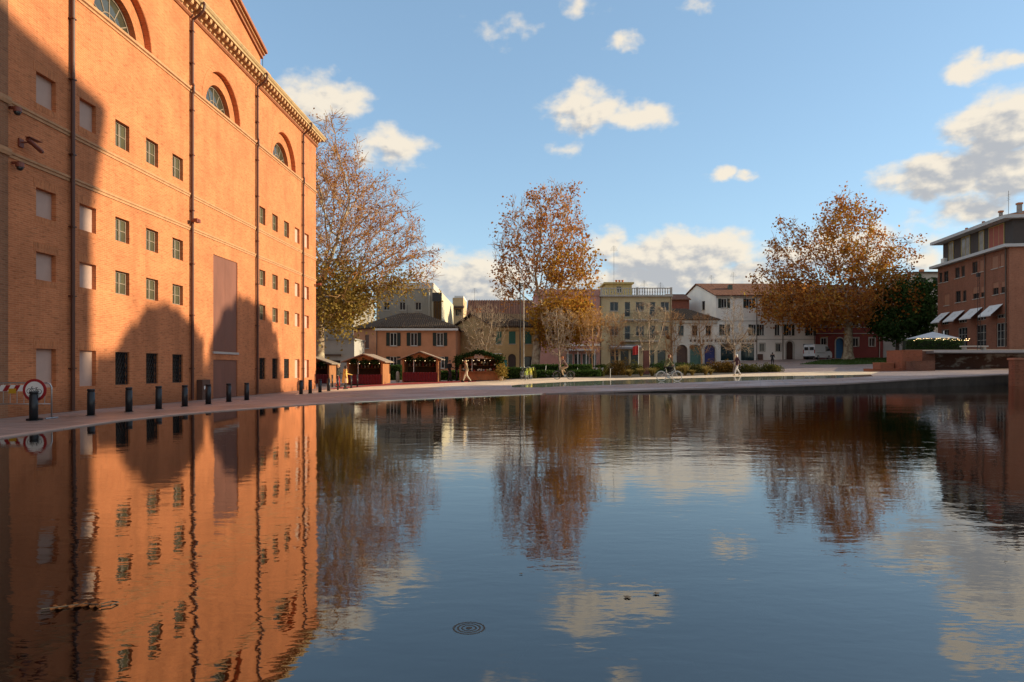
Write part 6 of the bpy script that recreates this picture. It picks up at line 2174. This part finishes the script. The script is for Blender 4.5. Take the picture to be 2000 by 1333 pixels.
for k in range(n):
    MB().tube([(cx, 0, zt_ - .25), tuple(Vector(vs[1 + k]) - Vector((0, 0, .06)))], .015, 4).build('rib', IRON, cn)
MB().box(-.35, .35, -.35, .35, -.02, .08).build('base', STONE, t)
bulbm = mat('fairy bulb', (.9, .7, .4), .4, .02, emit=((1, .66, .30), 4.0))
t2 = empty('fairy_lights', (p.x + cx, Yu - 1.5, az_(661, Yu)), 0, 'string of small warm lights under the white parasol', 'lights')
prev = MB().tube([(-3.0 + .3 * k, .2 * math.sin(k * .9), -.12 * math.sin(k * 1.3) ** 2) for k in range(21)], .008, 4).build('cable', IRON, t2)
rr = random.Random(5)
for k in range(46):
    MB().ball((-3.0 + 6.0 * k / 45, .2 * math.sin(k * .4) + .2 * rr.random(), -.05 - .28 * rr.random()), .028, 6, 4).build('bulb', bulbm, t2)
Yh = 70.0
t = empty('terrace_hedge', (ax(1825, Yh), Yh, az_(684, Yh)), 0, 'dark clipped hedge along the terrace under the parasol', 'hedge')
w = 2.9; hh = az_(664, Yh) - az_(684, Yh)
MB().box(-w, w, 0, .7, 0, hh - .1).build('stems', mat('hedge core', (.018, .022, .010)), t)
rng = np.random.default_rng(6)
C = np.stack([rng.uniform(-w, w, 3200), rng.choice([0, 0, .7, .35], 3200), rng.uniform(0, hh, 3200)], 1) + rng.normal(size=(3200, 3)) * .06
tag(link('foliage', leaf_mesh('foliage', C, .12, LEAF_DG, rng), t), kind='stuff')
# lattice mast before the brick building
pm = at(1956, 640, 60)
t = empty('lattice_mast', (pm.x, 63.0, 1.5), 0, 'thin dark lattice mast standing in front of the brick building', 'mast')
hm = az_(541, 63) - 1.5
mb = MB()
for sx, sy in ((-1, -1), (1, -1), (0, 1)):
    mb.tube([(sx * .16, sy * .12, 0), (sx * .07, sy * .06, hm)], .018, 5)
k = 0.0
while k < hm - .5:
    f0, f1 = 1 - k / hm * .55, 1 - (k + .5) / hm * .55
    mb.tube([(-.16 * f0, -.12 * f0, k), (.16 * f1, -.12 * f1, k + .5)], .010, 4); k += .5
mb.build('mast', IRON, t)
MB().box(-.12, .12, -.12, .12, hm - .002, hm + .35).build('head', IRON, t)

# ------------------------------------------------------------------ white van
VW = mat('van white', (.66, .67, .68), .3, .04, 2, spec=.6)
BLK = mat('black rubber', (.012, .012, .013), .7, .2)
van = empty('white_van', (0, 0, 0), 0, 'white panel van parked at the foot of the white building', 'van')
Lv, Wv = 5.4, 1.98
prof = [(0, .34), (0, 1.9), (.06, 2.25), (.22, 2.38), (3.75, 2.40), (4.05, 2.30), (4.72, 1.42), (5.25, 1.18), (5.38, .95), (5.40, .40), (5.3, .30)]
body = MB()
n = len(prof)
secs = []
for yy, ins in ((-Wv / 2, .0), (-Wv / 2 + .06, -.02), (Wv / 2 - .06, -.02), (Wv / 2, .0)):
    s = []
    for (x_, z_) in prof:
        tum = .10 * max(0, (z_ - 1.2)) / 1.2 * (1 if yy > 0 else -1)
        s.append((x_ + (0.03 if ins == 0 and x_ < .1 else (-.04 if ins == 0 and x_ > 5 else 0)), yy - tum, z_ + (-.02 if ins == 0 and z_ > 2.2 else 0)))
    secs.append(s)
vs = [p for s in secs for p in s]
fs = [tuple(range(n)), tuple(range(3 * n, 4 * n))[::-1]]
for q in range(3):
    for i in range(n):
        fs.append((q * n + i, (q + 1) * n + i, (q + 1) * n + (i + 1) % n, q * n + (i + 1) % n))
body.add(vs, fs).build('body', VW, van)
VG = glass_mat('van glass', (.012, .014, .016), .05)
MB().add([(4.09, -.80, 2.22), (4.70, -.86, 1.44), (4.70, .86, 1.44), (4.09, .80, 2.22), (4.12, -.80, 2.24), (4.73, -.86, 1.46), (4.73, .86, 1.46), (4.12, .80, 2.24)], [(4, 5, 6, 7), (0, 3, 2, 1), (0, 1, 5, 4), (1, 2, 6, 5), (2, 3, 7, 6), (3, 0, 4, 7)]).build('windscreen', VG, van)
for s in (-1, 1):
    y0, y1 = sorted((s * (Wv / 2 - .065), s * (Wv / 2 + .012)))
    dr = MB().prism([(3.35, 1.32), (4.55, 1.40), (4.12, 2.06), (3.35, 2.08)], 'y', y0, y1).build('side_window', VG, van)
    MB().box(.5, 3.1, *sorted((s * (Wv / 2 + .002), s * (Wv / 2 + .012))), 1.02, 1.07).build('side_rail', BLK, van)
    MB().box(4.15, 4.35, *sorted((s * (Wv / 2 + .01), s * (Wv / 2 + .2))), 1.42, 1.72).build('mirror', BLK, van)
    MB().box(5.12, 5.36, *sorted((s * .62, s * .93)), .80, 1.02).build('headlight', glass_mat('headlight glass', (.4, .4, .42), .1), van)
    MB().box(-.02, .05, *sorted((s * .84, s * .97)), .95, 1.55).build('tail_light', mat('tail red', (.30, .015, .012), .3, .1), van)
    for xw in (.95, 4.35):
        w_ = MB().tube([(xw, s * .74, .34), (xw, s * 1.0, .34)], .34, 20).build('wheel', BLK, van)
        MB().tube([(xw, s * .99, .34), (xw, s * 1.012, .34)], .20, 16).build('rim', GALV, w_)
MB().box(-.04, .06, -.95, .95, .32, .52).build('rear_bumper', BLK, van)
MB().box(5.28, 5.45, -.92, .92, .34, .62).build('front_bumper', BLK, van)
MB().box(-.006, .02, -.02, .02, .6, 2.1).build('door_seam', BLK, van)
MB().box(-.015, .02, -.26, .26, .72, .84).build('number_plate', WHITE, van)
for s in (-1, 1):
    MB().box(-.012, .02, *sorted((s * .12, s * .78)), 1.45, 1.95).build('rear_window', VG, van)
Yv = 108.0
van.location = (ax(1580, Yv), Yv, G(ax(1600, Yv), Yv) + .0)
van.rotation_euler = (0, 0, R(38))

# ------------------------------------------------------------------ things in the water
dx, dy = on_pool(916, 1227)
t = empty('floor_drain', (dx, dy, pool_z(dy) - .0115), 0, 'round ringed drain cover in the floor under the shallow water', 'drain')
t.rotation_euler = (math.atan(POOL_S), 0, 0)
DR = mat('drain iron', (.012, .013, .015), .7, .2)
for ro, ri in ((.092, .080), (.068, .057), (.044, .034)):
    mb = MB(); n = 36
    vs = []
    for rr_, zz_ in ((ri, .012), (ro, .012), (ro, 0), (ri, 0)):
        vs += [(rr_ * math.cos(2 * math.pi * k / n), rr_ * math.sin(2 * math.pi * k / n), zz_) for k in range(n)]
    mb.add(vs, [(j * n + k, j * n + (k + 1) % n, (j + 1) * n + (k + 1) % n, (j + 1) * n + k) for j in range(3) for k in range(n)][::1])
    mb.build('ring', DR, t)
MB().lathe([(.018, 0), (.018, .013), (.0, .0135)], 14).build('cap', DR, t)
LEAFF = leaf_mat('floating leaf', [(0, (.05, .02, .01)), (.5, (.11, .045, .02)), (1, (.16, .075, .03))], .1)
def floating_leaf(px, py, size, label, rot, mt=LEAFF):
    x, y = on_pool(px, py)
    t = empty('floating_leaf', (x, y, pool_z(y) + .004), R(rot), label, 'leaf', 'leaves lying on the water')
    pts = []
    n = 30
    for k in range(n):
        a_ = 2 * math.pi * k / n
        r_ = size * (.55 + .45 * abs(math.cos(2.5 * a_)) ** .8)
        pts.append((r_ * math.cos(a_), r_ * math.sin(a_)))
    vs = [(0, 0, .004)] + [(x_, y_, .002 + .06 * size * (math.hypot(x_, y_) / size) ** 2 * (1 + math.sin(3 * x_ / size))) for x_, y_ in pts]
    MB().add(vs, [(0, 1 + k, 1 + (k + 1) % n) for k in range(n)]).build('blade', mt, t)
    MB().tube([(-size * .5, 0, .004), (-size * 1.3, size * .15, .003)], .0012, 4).build('stalk', DARK_BARK, t)
# half-sunk twig with leaves at lower left
x, y = on_pool(160, 1186)
t = empty('sunken_twig', (x, y, pool_z(y) + .002), 0, 'dark curled twig with wet leaves in the water at lower left', 'twig')
k_ = y / 1333
mb = MB().tube([((px - 160) * k_, (1186 - py) * k_ * 2.0, .008) for px, py in ((95, 1196), (130, 1188), (160, 1181), (190, 1183), (205, 1174), (220, 1176), (217, 1186), (200, 1188))], .004, 5)
mb.build('stem', DARK_BARK, t)
for (px, py, s_, rz_) in ((120, 1189, .05, 10), (150, 1183, .055, 70), (168, 1182, .05, 130), (188, 1187, .035, 200)):
    n = 24; pts = []
    for k in range(n):
        a_ = 2 * math.pi * k / n
        r_ = s_ * (.55 + .45 * abs(math.cos(2.5 * a_)) ** .8)
        pts.append((r_ * math.cos(a_ + R(rz_)), r_ * math.sin(a_ + R(rz_))))
    c_ = ((px - 160) * k_, (1186 - py) * k_ * 2.0)
    MB().add([(c_[0], c_[1], .006)] + [(c_[0] + x_, c_[1] + y_, .004 + .008 * math.sin(5 * x_ / s_)) for x_, y_ in pts], [(0, 1 + k, 1 + (k + 1) % n) for k in range(n)]).build('leaf', LEAFF, t)
floating_leaf(1282, 1161, .022, 'small dark leaf afloat right of the cloud reflection', 30, DARK_BARK)
floating_leaf(1225, 1168, .026, 'brown leaf on the surface above the cloud reflection', 80, DARK_BARK)
floating_leaf(1018, 1122, .012, 'tiny dark leaf afloat near the middle of the pool', 10, DARK_BARK)
# long floor joint showing at the bottom
xa, ya = on_pool(1345, 1265); xb, yb = on_pool(1390, 1332)
d = Vector((xb - xa, yb - ya)).normalized() * .006
zj = lambda y_: pool_z(y_) - .045
tag(MB().add([(xa - d.y, ya + d.x, zj(ya)), (xa + d.y, ya - d.x, zj(ya)), (xb + d.y, yb - d.x, zj(yb)), (xb - d.y, yb + d.x, zj(yb))], [(0, 1, 2, 3)]).build('floor_joint', mat('joint red', (.16, .05, .05), .7)), kind='structure')
# ------------------------------------------------------------------ people and cycles
SKIN = mat('skin', (.42, .23, .15), .6, .08, 8)
def cap_seg(mb, a, b, ra, rb, n=10):
    a, b = Vector(a), Vector(b)
    mb.tube([a + (a - b).normalized() * ra * .6, a, a + (b - a) * .5, b, b + (b - a).normalized() * rb * .6], [ra * .55, ra, (ra + rb) / 2 * 1.03, rb, rb * .55], n)
def figure(name, loc, rz, J, label, zones, mats, hair=None, coat=None, scale=1.0, extra=None, bag=None):
    """J: joints in metres, figure facing +x. zones(c) gives the material slot of a face"""
    mb = MB()
    seg = lambda a, b, ra, rb: cap_seg(mb, J[a], J[b], ra, rb)
    P, C, N_, Hd = (Vector(J[k]) for k in ('pelvis', 'chest', 'neck', 'head'))
    # torso: pelvis, waist, ribcage
    mb.ball(P, (.125, .165, .13), 14, 10); mb.ball(P.lerp(C, .45), (.115, .145, .15), 14, 10); mb.ball(C, (.13, .175, .19), 14, 10)
    cap_seg(mb, P, C, .125, .135, 12)
    for s in ('l', 'r'):
        S, E, Wr, H, K, A, T = (Vector(J[k + s]) for k in ('sh_', 'el_', 'wr_', 'hip_', 'kn_', 'an_', 'toe_'))
        mb.ball(S, .075, 10, 8)
        cap_seg(mb, C + (S - C) * .4 + Vector((0, 0, .04)), S, .085, .072)
        cap_seg(mb, S, E, .062, .046); cap_seg(mb, E, Wr, .046, .032)
        # palm and five fingers, loosely curled
        d = (Wr - E).normalized(); side = d.cross(Vector((0, 1, 0)))
        side = side.normalized() if side.length > .1 else Vector((0, 0, 1))
        lat = d.cross(side).normalized()
        pc = Wr + d * .055
        cap_seg(mb, Wr, pc, .030, .036)
        for q, ln in enumerate((.062, .072, .076, .068)):
            f0 = pc + d * .02 + lat * (-.030 + .020 * q)
            f1 = f0 + d * ln * .55 + side * .008; f2 = f1 + d * ln * .3 + side * .028
            mb.tube([f0, f1, f2], [.0115, .0105, .009], 6)
        th = Wr + d * .03 + lat * -.03
        mb.tube([th, th + lat * -.022 + d * .022 + side * .01, th + lat * -.026 + d * .05 + side * .022], [.0125, .012, .0095], 6)
        cap_seg(mb, H, K, .092, .060); mb.ball(K, .060, 10, 8); cap_seg(mb, K, A, .062, .042)
        mb.ball(K.lerp(A, .28) + Vector((-.018, 0, 0)), (.056, .054, .11), 10, 8)
        heel = A + Vector((-.045, 0, -.05))
        cap_seg(mb, heel, T, .045, .036); cap_seg(mb, A, heel.lerp(T, .25), .046, .046)
    cap_seg(mb, C + Vector((0, 0, .12)), N_.lerp(Hd, .25), .062, .055)
    fwd = Vector(J.get('look', (1, 0, 0))).normalized()
    mb.ball(Hd, (.095, .078, .118), 16, 12)
    mb.ball(Hd + fwd * .035 + Vector((0, 0, -.055)), (.062, .058, .062), 12, 8)
    nz = Hd + fwd * .098 + Vector((0, 0, -.012))
    mb.tube([nz + Vector((0, 0, .03)) - fwd * .015, nz + fwd * .012, nz - fwd * .012 + Vector((0, 0, -.012))], [.010, .014, .010], 6)
    lat = Vector((-fwd.y, fwd.x, 0))
    for s in (-1, 1):
        mb.ball(Hd + lat * s * .078 + Vector((0, 0, -.01)), (.022, .012, .032), 8, 6)
    if coat:
        mb.lathe(coat['prof'], 18, (P.x + coat.get('dx', 0), P.y, 0))
    if extra: extra(mb)
    o = mb.build('body', mats[0])
    md = o.modifiers.new('r', 'REMESH'); md.mode = 'VOXEL'; md.voxel_size = .0135; md.use_smooth_shade = True
    me = evaluated(o)
    me.materials.clear()
    for m_ in mats: me.materials.append(m_)
    cen = np.empty(len(me.polygons) * 3); me.polygons.foreach_get('center', cen); cen = cen.reshape(-1, 3)
    me.polygons.foreach_set('material_index', [zones(c) for c in cen])
    me.polygons.foreach_set('use_smooth', [True] * len(me.polygons))
    t = empty(name, loc, rz, label, 'person')
    t.scale = (scale,) * 3
    o.parent = t
    if hair:
        hb = MB()
        hb.ball(Hd + Vector((0, 0, .025)) - fwd * .022, (.105, .092, .112), 14, 10)
        if hair[1] > 0:
            hb.ball(Hd - fwd * .05 + Vector((0, 0, -.06 - hair[1] * .4)), (.065, .088, .08 + hair[1] * .5), 12, 8)
        hb.build('hair', hair[0], t, smooth=True)
    eye = mat('eye dark', (.02, .015, .012), .3, .05)
    for s in (-1, 1):
        MB().ball(Hd + fwd * .088 + lat * s * .032 + Vector((0, 0, .012)), .0095, 6, 5).build('eye', eye, t)
    return t
def stand(hgt=1.7, stride=0.0, arms=(0.1, 0.1), bend=(0.1, 0.1), lean=0.0, look=(1, 0, 0), spread=.0):
    """upright or walking figure; arms = forward swing of left and right hand"""
    k = hgt / 1.70
    J = {'pelvis': (0, 0, .93), 'chest': (.02 + lean, 0, 1.28), 'neck': (.03 + lean * 1.2, 0, 1.48), 'head': (.055 + lean * 1.3, 0, 1.60), 'look': look}
    for s, y, st, am, bd in (('l', .10, stride, arms[0], bend[0]), ('r', -.10, -stride, arms[1], bend[1])):
        J['hip_' + s] = (0, y * .95, .89)
        J['kn_' + s] = (st * .5 + .04 + (.06 if st < 0 else 0), y, .49)
        J['an_' + s] = (st * (1.0 if st > 0 else 1.05), y, .09 + (.07 if st < -.1 else 0))
        ax_ = J['an_' + s]
        J['toe_' + s] = (ax_[0] + .15, y * 1.15, .035 + (0 if st > -.1 else .0))
        J['sh_' + s] = (.01 + lean, y * 1.85, 1.42)
        J['el_' + s] = (am * .45 - .03 + lean, y * 2.35, 1.15)
        J['wr_' + s] = (am + bd * .5 + lean, y * 2.2, .93 + bd * .5)
    return {a: (tuple(c * k for c in b) if a != 'look' else b) for a, b in J.items()}
HAIRD = mat('dark hair', (.03, .018, .012), .7, .2)
HAIRB = mat('blond hair', (.50, .36, .18), .7, .2)
HAIRW = mat('white hair', (.62, .60, .56), .7, .1)
cl = lambda n_, c: mat('cloth ' + n_, c, .9, .15, 8, .15, 60)
def gz(px, py): 
    x, y = on_ground(px, py); return (x, y, G(x, y))
def zones_simple(coat_lo, coat_hi, shoe=.11, head=1.47, hands=True):
    """slots: 0 skin, 1 upper garment, 2 trousers, 3 shoes"""
    def z(c):
        if c[2] > head: return 0
        if c[2] > coat_lo: return 1 if not (hands and abs(c[1]) > .17 and c[2] < .93) else 0
        if c[2] < shoe: return 3
        return 2
    return z
SHOE = cl('shoe black', (.02, .018, .018))
# woman in a yellow coat, back towards us, hand stretched to the counter
J = stand(1.60, .10, (.42, -.02), (.25, .05), look=(.5, .6, 0))
figure('person', gz(674, 760.5), R(35), J, 'person in a long yellow coat with dark boots before the first stall',
       zones_simple(.42, 2, .42, 1.38), [SKIN, cl('yellow coat', (.62, .38, .10)), cl('dark boots', (.03, .025, .022)), cl('dark boots', (.03, .025, .022))], (HAIRD, .18),
       coat={'prof': [(.20, .42), (.20, .60), (.165, .85), (.145, 1.05), (.15, 1.2)]})
J = stand(1.70, .12, (.22, -.1), (.2, .05), look=(1, -.2, 0))
figure('person', gz(660, 757.5), R(20), J, 'person with pale hair, dark jacket and red trousers left of the yellow coat',
       zones_simple(.86, 2), [SKIN, cl('dark jacket', (.035, .035, .03)), cl('red trousers', (.36, .03, .02)), SHOE], (HAIRB, .05))
# two dark figures between the stalls
J = stand(1.74, .06, (.15, .1), (.3, .2), look=(1, -.5, 0))
figure('person', gz(878, 745), R(-30), J, 'dark-clothed person standing left of the garlanded stall', zones_simple(.84, 2), [SKIN, cl('black coat', (.014, .014, .017)), cl('dark jeans', (.05, .03, .035)), SHOE], (HAIRD, .0))
J = stand(1.64, .05, (.2, .1), (.3, .3), look=(1, .3, 0))
figure('person', gz(891.5, 744), R(20), J, 'person with pale hair and dark coat at the corner of the garlanded stall', zones_simple(.70, 2), [SKIN, cl('black coat', (.014, .014, .017)), cl('dark jeans', (.05, .03, .035)), SHOE], (HAIRW, .05))
# walking person in beige before the third stall
J = stand(1.72, -.30, (-.22, .25), (.05, .2), lean=.03)
figure('person', gz(911.5, 746.8), R(170), J, 'person in pale beige clothes striding left past the garlanded stall', zones_simple(.84, 2), [SKIN, cl('beige jacket', (.26, .19, .12)), cl('cream trousers', (.60, .50, .36)), SHOE], (HAIRB, .0))
# walking woman with dark top and pale trousers
J = stand(1.70, .27, (-.18, .22), (.05, .3), lean=.02)
figure('person', gz(1440, 733.8), R(185), J, 'woman in dark jacket and pale trousers walking along the sunlit path', zones_simple(.80, 2), [SKIN, cl('plum jacket', (.045, .018, .028)), cl('pale trousers', (.50, .49, .50)), cl('tan shoe', (.45, .32, .18))], (HAIRW, .04))
# dark figure further back on the road
J = stand(1.76, .05, (.2, .2), (.35, .35), look=(1, 0, 0))
figure('person', gz(1508.5, 715.5), R(60), J, 'person all in black standing on the road beyond the planting bed', zones_simple(.84, 2), [SKIN, cl('black coat', (.014, .014, .017)), cl('black trousers', (.012, .012, .014)), SHOE], (HAIRD, .02))

def bicycle(name, loc, rz, col, label, group=None, basket=None):
    """x forward, wheels 0.68 m"""
    t = empty(name, loc, rz, label, 'bicycle', group)
    PT = mat('cycle paint ' + col[0], col[1], .35, .08, 5, spec=.6)
    RUB = mat('black rubber', (.012, .012, .013), .7, .2)
    for xw in (-.53, .53):
        n = 28
        ring = [(xw + .325 * math.cos(2 * math.pi * k / n), 0, .34 + .325 * math.sin(2 * math.pi * k / n)) for k in range(n + 1)]
        w = MB().tube(ring, .019, 6, caps=False).build('wheel', RUB if col[0] != 'white' else mat('white tyre', (.60, .56, .48), .6, .1), t)
        rim = [(xw + .298 * math.cos(2 * math.pi * k / n), 0, .34 + .298 * math.sin(2 * math.pi * k / n)) for k in range(n + 1)]
        MB().tube(rim, .011, 5, caps=False).build('rim', GALV, w)
        sp = MB()
        for k in range(12):
            a_ = 2 * math.pi * k / 12
            sp.tube([(xw, .012 * (-1) ** k, .34), (xw + .30 * math.cos(a_), 0, .34 + .30 * math.sin(a_))], .0022, 3)
        sp.tube([(xw, -.05, .34), (xw, .05, .34)], .022, 8)
        sp.build('spokes', GALV, w)
        fd_ = [(xw + .36 * math.cos(R(a_)), 0, .34 + .36 * math.sin(R(a_))) for a_ in range(20, 171, 15)]
        MB().tube(fd_, .02, 5).build('mudguard', PT, t)
    fr = MB()
    bb, hd, st = (-.08, 0, .30), (.36, 0, .80), (-.22, 0, .80)
    fr.tube([bb, hd], .022, 8); fr.tube([bb, st], .018, 8); fr.tube([(-.13, 0, .52), (.33, 0, .72)], .016, 8)
    for s in (-1, 1):
        fr.tube([bb, (-.53, s * .05, .34)], .011, 6); fr.tube([(-.20, 0, .72), (-.53, s * .05, .34)], .010, 6)
        fr.tube([(.40, s * .02, .70), (.53, s * .05, .34)], .014, 6)
    fr.tube([(.40, 0, .68), (.34, 0, .95)], .02, 8)
    fr.build('frame', PT, t)
    hb = MB().tube([(.22, .29, 1.03), (.33, .22, 1.04), (.35, 0, .96), (.33, -.22, 1.04), (.22, -.29, 1.03)], .012, 6)
    hb.build('handlebar', GALV, t)
    MB().tube([st, (-.25, 0, .93)], .013, 6).build('seat_post', GALV, t)
    MB().add([(-.38, -.09, .93), (-.38, .09, .93), (-.10, .03, .95), (-.10, -.03, .95), (-.37, -.09, .98), (-.37, .09, .98), (-.10, .03, .975), (-.10, -.03, .975)], [(0, 1, 2, 3), (7, 6, 5, 4), (0, 4, 5, 1), (1, 5, 6, 2), (2, 6, 7, 3), (3, 7, 4, 0)]).build('saddle', RUB, t)
    ch = MB().tube([(-.08, -.05, .30), (-.08, .05, .30)], .085, 14); ch.tube([(-.08, .06, .30), (.05, .10, .20)], .01, 5); ch.tube([(-.08, -.06, .30), (-.21, -.10, .40)], .01, 5)
    ch.build('crank', GALV, t)
    if basket:
        mb = MB(); 
        for zz_ in (.78, .88, .98):
            mb.tube([(.45, -.15, zz_), (.72, -.15, zz_), (.72, .15, zz_), (.45, .15, zz_), (.45, -.15, zz_)], .012, 4)
        for x_, y_ in ((.45, -.15), (.72, -.15), (.72, .15), (.45, .15), (.585, -.15), (.585, .15)):
            mb.tube([(x_, y_, .76), (x_, y_, .99)], .012, 4)
        mb.box(.45, .72, -.15, .15, .75, .765)
        mb.build('basket', basket, t)
    return t
def rider(loc, rz, label, mats, hair, lean, scale=1.0):
    J = {'pelvis': (-.24, 0, 1.04), 'chest': (-.10 + lean, 0, 1.38), 'neck': (-.04 + lean * 1.2, 0, 1.58), 'head': (.00 + lean * 1.25, 0, 1.70), 'look': (1, 0, 0)}
    for s, y in (('l', .1), ('r', -.1)):
        J['hip_' + s] = (-.22, y, 1.0)
        J['sh_' + s] = (-.09 + lean, y * 1.85, 1.50)
        J['el_' + s] = (.06 + lean * .8, y * 2.5, 1.27)
        J['wr_' + s] = (.24, y * 2.6, 1.09)
    J['kn_l'] = (.16, .11, .76); J['an_l'] = (.03, .11, .31); J['toe_l'] = (.17, .12, .25)
    J['kn_r'] = (.20, -.11, .92); J['an_r'] = (-.17, -.11, .53); J['toe_r'] = (-.03, -.12, .45)
    def z(c):
        if c[2] > 1.555 and abs(c[1]) < .14 and c[0] > -.16 + lean * .6: return 0
        if c[2] > 1.08 or (c[2] > .98 and c[0] < -.12): return 1 if not (c[0] > .22 and c[2] < 1.16) else 0
        if (c[1] > 0 and c[2] < .34) or (c[1] < 0 and c[2] < .56 and c[0] < .02): return 3
        return 2
    return figure('person', loc, rz, J, label, z, mats, hair, scale=scale)
# first cyclist riding left
l1 = gz(1101, 741.5)
bicycle('bicycle', l1, R(176), ('black', (.015, .014, .014)), 'dark bicycle ridden left past the low hedge')
rider(l1, R(176), 'cyclist in brown jacket and beige trousers riding left on the dark bicycle', [SKIN, cl('brown jacket', (.10, .055, .045)), cl('beige trousers', (.42, .30, .18)), SHOE], (mat('ginger hair', (.30, .10, .03), .7, .15), .0), .10)
# second cyclist on a white bicycle riding right
l2 = gz(1307, 745.5)
bicycle('bicycle', l2, R(-4), ('white', (.62, .60, .55)), 'white bicycle ridden right through the shallow film of water')
rider(l2, R(-4), 'woman in olive jacket riding right on the white bicycle', [SKIN, cl('olive jacket', (.14, .13, .06)), cl('black trousers', (.012, .012, .014)), cl('white shoe', (.6, .58, .55))], (mat('auburn hair', (.16, .05, .02), .7, .15), .22), .02)
# parked hire cycles beside the pole
YG = mat('lime plastic', (.42, .48, .05), .4, .1)
bicycle('bicycle', gz(1021, 742), R(75), ('dark grey', (.05, .05, .055)), 'dark hire bicycle parked nearest the pale pole', 'parked hire bicycles', IRON)
bicycle('bicycle', gz(1029, 742.5), R(78), ('lime', (.42, .48, .05)), 'lime hire bicycle with basket, middle of the parked three', 'parked hire bicycles', YG)
bicycle('bicycle', gz(1037, 741.5), R(82), ('yellow', (.55, .46, .04)), 'yellow hire bicycle parked at the right of the three', 'parked hire bicycles', YG)
# kick scooter
l3 = gz(1075, 737.8)
t = empty('kick_scooter', l3, R(180), 'white electric kick scooter parked in front of the low hedge', 'scooter')
SW = mat('scooter white', (.62, .62, .58), .35, .08)
MB().box(-.55, .32, -.075, .075, .12, .17).build('deck', SW, t)
MB().tube([(.30, 0, .15), (.46, 0, .40), (.38, 0, 1.08)], [.04, .035, .022], 8).build('stem', SW, t)
MB().tube([(.36, -.24, 1.09), (.38, 0, 1.10), (.36, .24, 1.09)], .018, 6).build('handlebar', BLK, t)
for xw in (-.52, .50):
    MB().tube([(xw, -.03, .115), (xw, .03, .115)], .115, 18).build('wheel', BLK, t)
MB().box(-.68, -.42, -.05, .05, .22, .25).build('mudguard', SW, t)
